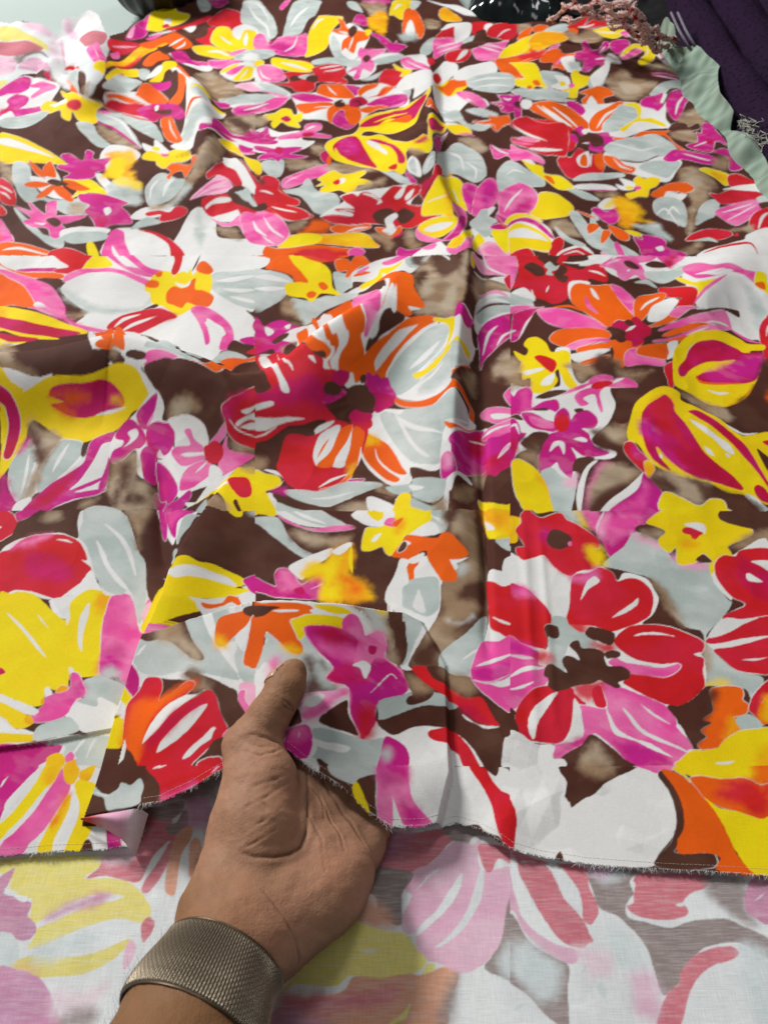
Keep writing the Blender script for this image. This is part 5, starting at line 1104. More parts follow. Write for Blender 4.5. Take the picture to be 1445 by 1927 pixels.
M -76,2243 -58,2273 -38,2268 -26,2279 -6,2266 13,2278 26,2244 38,2220 44,2194 25,2164 -6,2135 -25,2126 -44,2147 -57,2212
C -51,2201 19,2206 38,2161 6,2142 -25,2126 -44,2154
R -118,2075 -81,2096 -44,2091 -43,2057 -68,2040 -86,2044
C -121,2102 -100,2128 -69,2127 -41,2116 -50,2083 -87,2072 -118,2083
B -133,2162 -123,2198 -95,2219 -60,2225 -54,2210 -39,2201 -30,2179 -35,2149 -56,2121 -81,2121 -106,2131 -128,2136
B -192,2104 -177,2110 -162,2118 -144,2128 -125,2143 -125,2147 -147,2140 -167,2130 -182,2120 -194,2107
B -162,2090 -149,2108 -134,2106 -139,2085 -154,2079
B -148,2095 -134,2106 -122,2117 -111,2128 -100,2140 -101,2142 -114,2134 -127,2124 -139,2111 -149,2097
B -211,2154 -205,2183 -181,2195 -156,2190 -150,2174 -174,2150
B -86,2247 -73,2261 -64,2253 -70,2234 -82,2229
R -358,1861 -346,1930 -331,1985 -308,2001 -249,1998 -179,2071 -105,2062 -55,2049 -72,1940 -89,1874 -122,1805 -200,1752 -268,1750 -316,1782
R -342,1970 -291,2004 -240,1939 -229,1866 -182,1852 -100,1865 -122,1813 -189,1760 -274,1750 -317,1790 -346,1853
W -249,2005 -220,2043 -173,2069 -190,2043 -231,2008
W -239,1923 -225,1995 -190,2036 -154,2056 -158,2003 -180,1936 -218,1866 -233,1882
O -222,1903 -213,1926 -204,1948 -197,1968 -190,1988 -192,1989 -202,1972 -211,1953 -218,1929 -224,1904
W -171,1878 -156,1929 -128,1988 -111,2062 -115,1964 -130,1872 -165,1861
O -224,1866 -180,1936 -153,2035 -111,2062 -128,1988 -161,1912 -176,1860
O -130,1872 -115,1956 -105,2055 -68,2032 -75,1957 -89,1874
W -79,1957 -82,1936 -84,1916 -87,1896 -89,1874 -88,1873 -82,1894 -77,1915 -76,1936 -78,1957
W -209,1766 -187,1781 -166,1797 -144,1813 -122,1829 -123,1832 -147,1821 -170,1808 -191,1789 -210,1769
O+ -206,1756 -155,1778 -122,1822 -106,1873 -92,1874 -110,1814 -149,1770 -194,1748
A~ -117,1839 -100,1873 -91,1869 -108,1823
B -105,1814 -83,1882 -65,1866 -17,1803 6,1765 -52,1798
B 92,1817 152,1772 180,1767 195,1738 96,1769
B -439,1931 -389,1963 -321,2011 -250,2022 -243,1999 -320,1993 -342,1958 -358,1861 -390,1834 -430,1832
T~ -436,1892 -395,1888 -398,1850 -431,1839
M+ -116,1805 -64,1811 -81,1794 -110,1793
G+ -319,1749 -257,1750 -205,1748 -121,1792 -40,1793 -6,1776 -52,1756 -130,1706 -185,1680 -264,1702 -306,1725
W -231,1713 -201,1712 -169,1715 -133,1728 -97,1746 -97,1749 -135,1737 -171,1726 -202,1721 -232,1716
T~ -17,1770 28,1742 39,1715 -17,1745
G 6,1765 85,1752 96,1769 195,1731 198,1692 153,1652 94,1689 84,1715 39,1723
W 79,1747 128,1721 95,1718
Y+ -430,1824 -389,1822 -348,1813 -334,1781 -354,1756 -380,1736 -343,1699 -332,1646 -407,1636
W -396,1838 -356,1837 -329,1798 -343,1765 -330,1806
W -374,1729 -351,1723 -327,1646 -339,1660
M~ -359,1747 -315,1766 -317,1725 -346,1735
G -336,1692 -262,1671 -238,1648 -327,1646
B -351,1731 -241,1687 -184,1673 -118,1698 -57,1748 -6,1739 34,1709 -17,1737 -51,1732 -56,1700 -129,1674 -194,1649 -239,1656 -331,1692
T~ -139,1666 -56,1700 -44,1652 -128,1651
W -57,1716 -40,1731 -6,1711 28,1680 39,1639 -39,1651
G 34,1702 84,1693 147,1640 186,1660 189,1607 93,1625 83,1649
W 179,1621 194,1712 205,1717 194,1607
Y+ 31,1672 51,1719 84,1708 83,1657 115,1633 120,1619 33,1640
Y -39,1663 -28,1666 -17,1649 -39,1651
T~ 159,1651 192,1659 194,1607 157,1611
W 183,1850 209,1919 342,2031 342,1959 216,1837 186,1800
M+ 210,1888 226,1918 282,1984 342,2027 344,1918 337,1838 325,1817 280,1792 236,1772 215,1809 217,1858
C~ 280,1959 340,2000 338,1916 294,1888
W 289,1950 299,1950 310,1949 327,1961 341,1949 341,1951 328,1968 312,1960 301,1957 289,1953
M+ 181,1794 188,1827 213,1837 231,1781 212,1749 184,1739
L~ 187,1820 210,1830 220,1789 197,1777
W 195,1731 236,1772 268,1780 284,1753 260,1759 229,1754 209,1691
T~ 287,1799 330,1813 326,1769 296,1756
T~ 239,1714 276,1736 249,1676 225,1668
T~ 362,2839 424,2987 537,2936 526,2833 447,2910 384,2799
W 373,2746 420,2854 500,2904 541,2870 525,2718 369,2588
L 395,2830 439,2867 474,2881 500,2871 527,2854 530,2859 507,2890 478,2908 437,2887 394,2834
G 373,2746 425,2831 511,2867 536,2822 531,2776 469,2743 382,2658
W 387,2769 423,2805 455,2823 487,2825 521,2824 522,2829 491,2844 456,2847 420,2822 386,2771
B 371,2707 406,2761 438,2788 479,2803 524,2813 524,2817 480,2816 437,2804 402,2771 370,2707
W 375,2599 407,2645 439,2691 476,2721 518,2749 518,2754 475,2739 433,2711 400,2658 373,2602
Y+ 376,3077 398,3127 382,2992 368,2975
L+ 392,3114 582,3229 557,3009 506,3034 419,3022 394,3037
P~ 453,3219 582,3229 560,3038 469,3060
W 442,3198 442,3135 453,3082 487,3052 528,3034 530,3039 491,3066 461,3097 450,3143 445,3201
W 378,2945 496,3018 557,3009 550,2951 432,2993
R+ 518,3006 560,3038 545,2909 525,2935
M+ 369,2577 388,2636 436,2701 529,2753 513,2615 439,2510 384,2432 361,2362 369,2490
W 382,2466 400,2530 417,2585 434,2619 454,2652 452,2656 428,2630 406,2594 391,2534 379,2468
W 441,2520 456,2550 470,2577 488,2600 508,2625 507,2629 485,2612 464,2589 450,2556 439,2522
T~ 403,2355 437,2426 497,2484 470,2263 435,2290 403,2295
B~ 358,2329 395,2344 397,2296 358,2287
B~ 409,2294 437,2313 449,2277 425,2259
P+ 430,2187 447,2224 466,2232 455,2126
P+ 341,2115 369,2132 412,2130 453,2107 446,2051 385,2045 347,2082
W 375,2095 414,2095 450,2083 411,2067 381,2069
P+ 340,2000 371,2027 447,2060 439,1987 389,1970 343,1967
W 337,1988 355,1990 377,2006 405,2021 436,2036 436,2039 404,2031 374,2018 352,2001 336,1991
M 344,1955 390,1975 439,1987 421,1827 380,1811 360,1789 335,1816
C~ 340,1870 392,1883 425,1859 403,1819 355,1789 335,1819
W 376,1867 395,1908 425,1943 413,1908
L 387,1882 400,1898 410,1912 419,1920 427,1928 427,1931 416,1929 405,1922 395,1904 386,1884
Y+ 300,1695 321,1697 395,1678 393,1635 312,1655
Y 315,1699 383,1671 395,1649 318,1662
B 334,1801 360,1789 385,1811 421,1819 406,1677 321,1697
clip 568,3212 716,3207 862,3198 1010,3197 1169,3226 1326,3245 1452,3192 1583,3158 1745,3187 1900,3198 1819,2973 1756,2785 1686,2590 1600,2380 1538,2213 1487,2067 1433,1922 1381,1784 1334,1658 1228,1656 1122,1652 1015,1647 908,1641 803,1637 700,1637 599,1641 497,1644 394,1645 406,1762 419,1888 435,2030 452,2181 471,2355 496,2559 519,2762 540,2964
W 967,3210 1731,3201 1477,2427 1493,2584 1454,2596 1397,2654 1393,2756 1462,2740 1475,2785 1380,2769 1273,2723 1268,2733 1263,2850 1281,3054 1199,3088 1037,3005 959,3084
R 527,2919 578,3022 591,3133 611,3230 817,3216 794,3124 815,3108 864,3076 893,3105 957,3114 964,3010 943,2964 880,2996 864,2948 787,2940 770,2856 738,2817 700,2810 669,2843 633,2858 588,2856 583,2936 535,2920
B 616,3109 648,3148 677,3130 701,3080 695,3036 663,3026 643,3053
B 686,3194 730,3223 793,3218 765,3140 799,3108 800,3061 779,3031 796,3014 777,2970 749,2988 739,3047 766,3092 727,3093 703,3143
G 706,3111 735,3149 752,3108 773,3116 755,3077 730,3063 733,3033 704,3043 717,3079
W 796,3137 836,3130 874,3128 909,3140 942,3159 942,3163 909,3154 876,3146 838,3144 797,3142
W 860,3116 893,3151 933,3154 944,3130 893,3108
W 893,3064 910,3051 926,3039 939,3027 953,3015 954,3019 945,3039 932,3056 914,3065 894,3068
W 686,2904 697,2925 703,2950 702,2952 691,2931 684,2906
W 588,2897 577,2885 569,2865 580,2853 594,2848 596,2853 585,2865 580,2872 582,2877 590,2894
W 626,2925 622,2903 621,2881 626,2867 632,2857 635,2860 632,2875 630,2888 630,2905 628,2926
P+ 562,3228 586,3229 591,3133 570,3022 527,2919
W 792,2969 868,2972 870,2940 799,2923 771,2840
W 523,2878 598,2937 632,2845 619,2806 567,2796 516,2805
G 524,2891 575,2868 624,2845 620,2813 561,2814 517,2817
P+ 514,2793 576,2814 633,2799 595,2783 511,2758
M+ 532,2749 587,2784 662,2794 622,2768 595,2723 526,2571 490,2567 515,2662
C~ 540,2750 608,2770 588,2724 540,2626 523,2663
W 535,2584 559,2640 579,2685 593,2711 604,2733 603,2735 588,2719 573,2694 554,2646 534,2586
G 499,2568 504,2597 508,2616 515,2623 527,2635 527,2640 513,2640 498,2626 494,2596 495,2568
B 623,2838 653,2837 655,2802 626,2799
P+ 950,3099 986,3145 1086,3230 1240,3253 1197,3180 1136,3159 1145,3130 1143,3032 1120,3015 1095,3050 1034,2990 1010,3028 1011,3072
L 980,3111 1000,3122 1019,3137 1037,3151 1057,3170 1057,3176 1039,3171 1019,3160 999,3140 980,3116
W 1065,3075 1072,3075 1079,3086 1079,3089 1072,3089 1065,3078
W 1015,3162 1031,3178 1046,3192 1063,3200 1081,3209 1083,3215 1067,3220 1048,3215 1030,3193 1014,3166
B 1064,3151 1097,3167 1129,3127 1113,3095 1075,3108
P+ 1240,3253 1357,3261 1348,3203 1274,3134 1267,3108 1246,3151
C~ 1260,3203 1328,3245 1269,3117 1254,3151
B 1161,3146 1206,3181 1242,3167 1256,3126 1190,3118
G+ 1152,3087 1215,3088 1262,3091 1318,3126 1338,3117 1287,3026 1219,2988 1179,3002 1142,3045
G 1081,2987 1111,2989 1135,2988 1151,2974 1166,2955 1170,2962 1163,2997 1147,3021 1117,3016 1083,2996
P+ 1309,3097 1350,3133 1392,3126 1431,3070 1502,3077 1562,3037 1626,3029 1631,2994 1588,2953 1545,3002 1484,3013 1427,2979 1333,2944 1310,3006
W 1335,2995 1366,2987 1402,2994 1435,3011 1466,3033 1467,3038 1437,3028 1407,3019 1372,3011 1337,3003
W 1345,3005 1417,2998 1465,3029 1502,3022 1411,2976
Y+ 1612,3037 1653,3036 1641,2972 1650,2951 1629,2879 1607,2910 1580,2952
O 1581,2958 1624,2970 1618,2923 1596,2926
Y+ 1256,3003 1278,2996 1309,2914 1411,2950 1361,2885 1296,2814 1268,2817 1302,2866 1275,2916
R+ 1167,2925 1182,2954 1218,2931 1296,2868 1272,2778 1239,2736 1184,2742 1190,2785 1223,2804 1191,2836 1168,2875
P 1261,2758 1296,2802 1332,2845 1371,2887 1409,2928 1437,2958 1462,2984 1461,2989 1435,2971 1406,2947 1367,2908 1326,2862 1291,2812 1259,2762
W 1264,2733 1333,2842 1446,2961 1511,2991 1553,2939 1564,2865 1580,2765 1535,2710 1490,2598 1437,2656 1466,2783 1380,2769 1288,2722
G~ 1542,2928 1574,2875 1580,2753 1519,2662 1524,2801
R+ 1503,2624 1531,2698 1566,2743 1591,2753 1477,2427 1461,2439
W 1531,2621 1543,2647 1553,2670 1558,2683 1562,2694 1561,2695 1555,2686 1548,2672 1539,2649 1530,2622
P+ 629,2767 660,2781 735,2758 813,2682 867,2575 839,2570 791,2598 714,2623 653,2682
O+ 650,2568 684,2610 747,2615 828,2582 870,2531 847,2482 761,2508 699,2490 657,2526
P+ 699,2490 764,2521 848,2488 857,2467 788,2480 740,2463 707,2460
O+ 733,2459 767,2470 854,2455 834,2414 764,2419 737,2429
W 699,2419 747,2432 847,2417 789,2382 721,2360
O+ 723,2354 749,2374 803,2384 841,2382 811,2358 749,2339 724,2341
O+ 780,2876 802,2938 835,2957 891,2932 961,2942 981,2890 1000,2811 1007,2724 980,2614 920,2628 873,2574 841,2645 812,2711 777,2793
P 834,2842 828,2800 828,2756 839,2719 855,2689 859,2695 852,2738 845,2775 842,2808 839,2844
W 869,2907 868,2880 869,2853 875,2831 884,2812 888,2818 888,2848 886,2873 881,2894 874,2912
O 695,2778 728,2773 757,2765 779,2747 800,2726 802,2730 784,2761 762,2785 730,2789 696,2783
P+ 961,2942 1004,2924 1032,2850 1033,2797 994,2674 982,2741 970,2841
O+ 1007,2724 1038,2816 1085,2875 1169,2905 1177,2858 1094,2747 1019,2630 990,2629
W 1035,2714 1059,2747 1085,2782 1116,2820 1149,2857 1150,2865 1119,2845 1086,2809 1057,2763 1034,2719
W 1048,2662 1099,2766 1177,2836 1207,2795 1176,2737 1109,2644 1045,2620
O+ 1028,2580 1102,2643 1169,2710 1241,2742 1218,2707 1154,2648 1092,2605
P+ 1141,2685 1189,2734 1276,2734 1228,2718 1174,2672
B 1185,2661 1232,2707 1273,2723 1329,2728 1273,2691 1207,2661
P+ 1068,2565 1133,2624 1217,2673 1301,2710 1385,2757 1403,2730 1397,2654 1359,2660 1300,2647 1239,2643 1158,2605
O+ 1076,2536 1140,2592 1237,2638 1292,2645 1269,2614 1206,2595 1115,2546
P+ 1022,2491 1113,2536 1205,2591 1305,2639 1397,2654 1313,2610 1201,2571 1068,2503
W 1286,2652 1315,2656 1343,2663 1364,2664 1384,2664 1386,2668 1370,2677 1349,2679 1318,2668 1287,2655
W 1185,2564 1215,2577 1242,2590 1265,2605 1286,2622 1286,2624 1264,2612 1242,2599 1214,2583 1185,2566
O+ 1076,2505 1160,2552 1228,2565 1225,2550 1147,2525
O 851,2468 914,2479 988,2495 970,2447 907,2381 883,2324 857,2321 845,2345 859,2410
P+ 888,2351 904,2401 945,2429 971,2391 1043,2400 1049,2369 1020,2336 951,2334 896,2324
O+ 944,2396 970,2447 1058,2490 1103,2494 1103,2464 1074,2433 1064,2397 992,2391
W 1090,2499 1139,2523 1103,2433 1064,2397 1084,2447
C 880,2572 918,2620 958,2613 997,2658 1020,2604 1040,2570 1010,2499 955,2476 914,2479 932,2531 903,2556
C 965,2548 1006,2578 1028,2546 983,2472 940,2439 943,2485
W 935,2542 949,2548 962,2557 971,2567 979,2579 979,2584 971,2583 961,2577 949,2564 935,2547
B 873,2574 893,2571 928,2543 919,2504 920,2474 895,2456 879,2477 870,2531
B 944,2613 966,2631 980,2601 965,2580 948,2585
B 993,2502 1031,2530 1078,2547 1058,2520 1032,2504 1021,2485 997,2486
W 655,2471 709,2474 696,2364 692,2270 711,2230 755,2260 829,2273 808,2196 814,2128 789,2064 763,2022 721,1983 702,1942 769,1894 746,1864 654,1870 640,1854 617,1789 575,1774 524,1822 508,1838 533,1938 457,1900 414,1890 451,2236 496,2236 614,2217 640,2264
Y 501,2483 537,2448 556,2487 545,2530 569,2578 604,2582 631,2532 640,2460 687,2464 705,2432 692,2365 676,2329 684,2260 695,2212 669,2204 649,2243 642,2321 626,2299 629,2255 608,2217 579,2192 547,2190 527,2207 533,2278 506,2271 506,2318 488,2328 516,2395 507,2424
W 517,2329 581,2343 589,2329 543,2306 520,2304
W 566,2241 583,2271 620,2300 624,2288 604,2237 578,2230
R 571,2429 590,2443 615,2429 641,2388 639,2347 617,2306 599,2333 581,2384
T~ 471,2402 500,2425 509,2343 503,2295 525,2268 520,2227 469,2224 449,2216
T~ 672,2342 731,2346 790,2310 757,2270 708,2249 687,2315
T~ 813,2367 873,2343 855,2308 806,2329
B~ 788,2371 827,2375 859,2335 918,2304 1028,2317 1031,2275 947,2255 821,2264 777,2310
T~ 855,2308 917,2295 985,2307 922,2257 872,2262
P+ 676,2168 699,2193 747,2212 786,2214 766,2176 765,2102 756,2085 750,2121 747,2175 706,2157 721,2131 694,2119 679,2141
P+ 737,2230 757,2270 798,2283 832,2273 818,2245 840,2264 879,2266 910,2230 898,2203 863,2216 819,2216 793,2219
W 823,2239 835,2243 846,2248 857,2254 869,2261 869,2264 857,2265 845,2262 833,2253 823,2242
R 740,2211 765,2241 818,2250 822,2235 771,2204
P 608,2169 654,2182 696,2198 725,2214 751,2233 750,2238 724,2229 694,2217 652,2197 607,2174
B+ 538,2168 593,2200 655,2196 588,2163
M+ 448,2206 464,2184 480,2212 514,2228 532,2197 520,2123 561,2147 611,2153 615,2109 597,2092 505,2105 479,2088 433,2071
P~ 487,2212 519,2218 515,2132 483,2125
W 518,2105 556,2112 597,2092 585,2049 549,2059 516,2086
B 525,2113 569,2115 573,2102 530,2104
W 659,2090 689,2088 661,2064 651,2082
M+ 479,2088 517,2095 561,2058 596,2040 602,1997 548,2006 502,2024
P 508,2078 584,2040 574,2014 515,2032
M+ 588,2049 603,2092 631,2113 646,2090 647,2056 671,2089 710,2100 735,2068 735,2033 713,2009 677,2011 697,1985 699,1959 711,1925 749,1892 714,1879 662,1882 630,1921 637,1871 614,1805 605,1781 576,1823 570,1855 543,1831 506,1817 511,1879 542,1955 564,1989 597,2005
W 553,1905 571,1947 596,1955 609,1938 599,1892 587,1934
W 642,1962 671,1971 686,1956 678,1946
W 629,1920 636,1895 648,1875 671,1872 696,1875 696,1877 672,1878 651,1882 640,1899 631,1921
R 585,2040 607,2078 624,2087 639,2065 637,2030 621,2001 596,2001
B 667,2107 693,2110 697,2097 671,2089
B+ 433,2071 466,2088 481,2055 433,2071
M+ 429,2033 451,2065 466,2032 468,1996 485,1988 455,1943 429,1866 408,1833
W 435,2022 445,2026 450,2027 454,2011 459,1987 462,1988 462,2015 457,2038 444,2037 434,2025
C~ 423,1978 442,1987 440,1916 419,1882
B 469,1952 511,1997 553,1997 563,1980 541,1947 509,1887 461,1935
T~ 456,1892 513,1921 507,1829 487,1853 453,1867
B~ 476,1961 519,1921 510,1895 477,1918
T~ 740,1990 774,2013 826,2035 826,1973 804,1924 767,1945 747,1964
B~ 710,1992 744,1981 765,1936 803,1890 769,1894 721,1916
B 834,2197 900,2212 958,2188 882,2126 838,2034 796,2037 810,2109
Y+ 416,1825 425,1857 447,1866 480,1844 504,1809 521,1758 527,1704 529,1636 449,1637 426,1681 415,1740
A~ 498,1805 521,1758 526,1711 515,1758
G 510,1809 549,1831 573,1798 605,1781 627,1813 615,1741 591,1664 576,1635 532,1636 525,1750
L~ 581,1774 630,1797 611,1749 582,1749
B 616,1814 637,1871 696,1876 673,1844 657,1820
W 603,1634 610,1709 642,1796 673,1844 706,1863 682,1827 643,1739 614,1634
B 614,1634 634,1716 659,1796 690,1843 733,1853 742,1839 690,1810 660,1739 636,1633
P~ 630,1633 650,1715 676,1795 713,1842 742,1843 713,1809 673,1746 649,1677 636,1633
T~ 684,1778 730,1840 817,1816 838,1807 800,1763 720,1728 679,1691 646,1662 659,1731
B~ 636,1633 648,1669 709,1728 768,1741 710,1674 679,1631
W 668,1631 711,1682 772,1733 820,1777 841,1796 824,1739 730,1666 701,1630
M+ 701,1630 755,1681 811,1732 842,1800 859,1769 880,1711 875,1661 863,1632
P~ 719,1637 791,1688 837,1747 840,1710 793,1644
R+ 1032,2329 1066,2375 1082,2371 1043,2227 1023,2218 1028,2263
Y 1051,2260 1096,2430 1135,2503 1201,2571 1265,2598 1355,2620 1414,2587 1433,2559 1496,2556 1481,2515 1419,2498 1436,2426 1398,2334 1336,2247 1253,2172 1205,2145 1148,2155 1107,2197 1058,2222
W 1138,2402 1162,2462 1186,2505 1220,2527 1167,2453
C 1096,2353 1145,2426 1175,2485 1212,2526 1252,2544 1319,2550 1375,2517 1394,2489 1472,2489 1420,2379 1377,2311 1308,2286 1221,2284 1164,2297 1157,2318 1202,2354 1268,2372 1341,2431 1284,2428 1220,2417 1148,2361 1111,2309 1087,2300
M~ 1251,2383 1366,2445 1453,2475 1405,2356 1358,2316 1245,2295 1193,2325
O 1159,2329 1156,2302 1165,2281 1207,2278 1253,2279 1286,2283 1316,2290 1317,2294 1288,2291 1257,2291 1212,2292 1171,2294 1162,2308 1161,2331
A 1221,2152 1263,2173 1304,2200 1339,2241 1370,2289 1369,2291 1335,2248 1302,2211 1264,2184 1221,2155
W 1179,2242 1207,2235 1256,2233 1215,2219
P 1387,2648 1410,2615 1433,2584 1459,2572 1487,2568 1489,2573 1467,2588 1444,2603 1419,2629 1390,2653
T~ 1053,2200 1095,2203 1148,2155 1212,2147 1182,2077 1126,2128 1073,2177
B~ 1243,2161 1339,2237 1450,2427 1461,2380 1340,2025 1238,2029 1179,2087
T~ 1141,2153 1212,2125 1196,2060 1144,2101
O~ 1390,2220 1413,2241 1400,2201 1388,2205
Y 824,1982 846,2042 882,2126 937,2179 989,2212 1029,2214 1057,2192 1053,2152 1105,2124 1171,2064 1203,2003 1231,1989 1282,2008 1338,2020 1293,1894 1256,1931 1256,1856 1259,1793 1224,1685 1183,1698 1143,1719 1098,1724 1048,1756 998,1767 949,1783 902,1808 870,1846 850,1920 835,1934 822,1939
C 889,2059 922,2113 968,2150 999,2171 1017,2127 1011,2089 1033,2028 1050,1950 1065,1894 1090,1850 1131,1800 1154,1749 1142,1737 1094,1753 1050,1767 1006,1779 967,1810 936,1855 907,1911 908,1862 931,1808 905,1823 879,1862 871,1937
M~ 883,2032 912,2013 941,1903 979,1810 936,1855 899,1927 874,1962
R~ 933,2104 996,2161 1011,2117 1003,2007 1014,1906 977,1954 945,2022
Y 904,1902 908,1875 914,1851 925,1832 938,1815 940,1817 931,1838 922,1858 915,1880 906,1903
W 910,1878 907,1866 912,1858 914,1859 917,1871 913,1879
W 1054,2048 1085,2032 1131,1974 1163,1936 1166,1892 1137,1909 1113,1955 1077,2004
W 1070,1917 1075,1892 1091,1879 1094,1883 1089,1907 1074,1920
W 1135,1892 1137,1880 1146,1877 1148,1880 1146,1891 1137,1894
C 1064,2096 1105,2103 1154,2051 1197,1983 1223,1927 1235,1846 1245,1776 1238,1753 1221,1822 1193,1891 1164,1961 1121,2027 1072,2078
C 1188,1743 1208,1763 1226,1745 1232,1707 1224,1685 1194,1699
R 1292,1972 1324,1981 1314,1952 1296,1955
W 1184,2036 1202,2009 1224,1992 1253,1997 1284,2012 1285,2014 1256,2007 1230,2004 1208,2018 1186,2039
W+ 1152,1712 1175,1713 1199,1677 1212,1648 1189,1647
G 1162,1705 1190,1684 1215,1655 1212,1648 1180,1654
R+ 798,1908 812,1936 835,1934 845,1896 865,1854 850,1839 846,1792 828,1816 804,1866
M~ 827,1922 845,1896 854,1855 824,1880
A+ 850,1839 870,1846 880,1815 869,1792 854,1773 846,1792
T~ 868,1784 902,1808 982,1774 1048,1756 1024,1711 990,1667 949,1686 909,1712 871,1747
B~ 853,1769 897,1785 936,1728 909,1712 870,1740
B~ 1012,1754 1078,1737 1140,1711 1176,1676 1178,1647 1064,1643 1068,1679 1019,1690
B~ 985,1763 1019,1761 1010,1746
Y+ 879,1704 909,1712 949,1686 989,1663 1032,1694 1071,1690 1076,1658 1072,1643 868,1632
clip -1299,1646 -1200,1647 -1099,1645 -996,1640 -897,1639 -799,1641 -710,1665 -603,1649 -495,1622 -403,1648 -391,1536 -379,1429 -368,1327 -320,1101 -311,1023 -303,946 -295,875 -289,810 -283,747 -355,752 -429,758 -508,769 -597,792 -696,821 -773,821 -850,821 -927,821 -1004,821 -1025,890 -1055,968 -1086,1051 -1119,1139 -1152,1230 -1187,1327 -1224,1429 -1262,1536
R+ -1205,1647 -1164,1639 -1132,1604 -1124,1569 -1145,1542 -1169,1532
W -1180,1576 -1175,1575 -1173,1579 -1174,1581 -1179,1582 -1181,1577
M+ -1146,1632 -1127,1646 -1096,1651 -1044,1649 -1102,1617 -1129,1604
B -1129,1597 -1106,1610 -1056,1650 -932,1645 -926,1597 -926,1530 -979,1551 -1043,1546 -1104,1514 -1147,1481 -1161,1508 -1134,1542
T~ -1051,1622 -1029,1634 -1006,1630 -1005,1606 -1039,1607
W -1145,1475 -1122,1521 -1070,1543 -986,1554 -931,1530 -911,1537 -856,1419 -845,1375 -894,1326 -941,1314 -966,1314 -1049,1339 -1097,1315
R+ -1149,1471 -1119,1494 -1097,1527 -1060,1546 -989,1548 -949,1537 -910,1510 -879,1458 -883,1445 -856,1419 -867,1381 -899,1344 -926,1314 -953,1320 -1009,1339 -1061,1345 -1102,1330
C~ -1063,1467 -985,1472 -908,1419 -943,1376 -1013,1389
P~ -1119,1494 -1083,1534 -1016,1545 -1050,1513
W -989,1527 -975,1523 -961,1520 -948,1516 -935,1513 -935,1514 -948,1522 -962,1528 -976,1529 -990,1529
W -893,1451 -875,1445 -864,1432
W -863,1406 -848,1406 -822,1363 -784,1332 -703,1327 -658,1255 -675,1197 -733,1326 -881,1243 -949,1308 -894,1326
Y -1097,1315 -1068,1333 -1034,1339 -995,1327 -956,1296 -922,1266 -886,1243 -891,1278 -880,1314 -848,1344 -818,1344 -786,1338 -777,1320 -782,1278 -775,1231 -765,1162 -745,1074 -766,1063 -803,1063 -827,1085 -823,1052 -821,1031 -846,1021 -870,1026 -871,1000 -869,979 -904,975 -947,995 -997,1021
W -885,1248 -884,1272 -875,1254 -876,1225
W -881,1243 -939,1308 -912,1320 -874,1326 -887,1302
A~ -815,1332 -797,1341 -779,1332 -778,1284 -789,1266 -810,1302
A~ -761,1090 -755,1112 -744,1074 -756,1068
W -1053,1263 -1025,1236 -997,1210 -968,1181 -941,1153 -922,1136 -905,1122 -904,1124 -919,1141 -936,1160 -963,1188 -993,1217 -1022,1242 -1052,1265
W -968,1260 -958,1247 -947,1235 -936,1225 -925,1216 -925,1217 -935,1228 -945,1238 -956,1250 -967,1261
W -836,1185 -847,1243 -839,1290 -831,1296 -825,1254 -825,1196 -812,1140 -828,1162
C -1021,1091 -1005,1085 -997,1074 -1014,1069
W -877,1026 -869,1031 -852,1010 -867,1000
W -834,1090 -824,1090 -815,1074 -821,1063
P+ -779,1225 -780,1272 -777,1320 -754,1329 -723,1330 -688,1279 -617,1155 -614,1093 -630,1050 -637,1014 -702,1066 -743,1063 -762,1140
M~ -753,1140 -706,1163 -696,1097 -710,1063 -739,1068
G~ -739,1084 -714,1096 -695,1075 -700,1058 -742,1060
W -744,1031 -746,1058 -634,1023 -624,994 -633,949 -631,880 -741,902 -783,930 -804,954 -790,1000 -737,990
G -785,1047 -765,1060 -738,1063 -639,1023 -634,995 -645,964 -701,990 -731,1000 -729,975 -757,980 -782,990 -769,1005
P+ -865,979 -867,1000 -840,1015 -812,1031 -823,1068 -816,1076 -800,1068 -783,1042 -768,1010 -788,995 -795,969 -802,949 -829,935 -876,930 -890,945
M~ -808,1031 -788,1042 -774,1010 -794,1000
A+ -847,1018 -837,1036 -819,1031 -819,1023 -835,1015
A -875,985 -875,997 -868,992 -867,982
W -988,995 -941,980 -896,964 -878,949 -929,970 -981,990 -908,906 -863,901 -954,901
W -993,1011 -947,995 -874,964 -891,950 -947,970 -984,985
Y -985,988 -949,975 -900,950 -876,930 -893,913 -920,915 -944,935 -973,955
A -902,942 -891,950 -877,932 -882,923 -896,930
W -970,945 -941,925 -914,911 -892,911 -861,896 -954,899
Y -954,900 -923,899 -865,896 -857,882 -888,873 -944,871
A -898,877 -887,875 -876,875 -868,878 -861,882 -861,883 -870,881 -878,880 -888,879 -899,878
G -865,896 -860,920 -829,935 -796,945 -770,930 -757,906 -807,889 -856,880
W -937,1577 -932,1645 -818,1648 -786,1600 -740,1505 -705,1440 -668,1327 -657,1226 -673,1208 -723,1327 -793,1326 -825,1375 -856,1419 -898,1503
G -925,1537 -926,1597 -927,1645 -834,1647 -794,1613 -767,1558 -735,1485 -706,1453 -685,1364 -673,1279 -678,1231 -698,1278 -718,1327 -738,1351 -744,1332 -774,1332 -809,1351 -825,1375 -851,1419 -892,1503
W -854,1582 -824,1554 -797,1525 -776,1494 -758,1462 -741,1428 -724,1394 -720,1395 -732,1431 -747,1468 -765,1503 -789,1536 -819,1563 -852,1586
W -865,1516 -842,1469 -817,1428 -791,1398 -765,1374 -763,1377 -785,1406 -808,1436 -834,1475 -862,1517
W -865,1523 -827,1471 -807,1432 -739,1357 -748,1351 -787,1388 -824,1438
P -668,1232 -673,1303 -656,1321 -658,1279 -663,1232
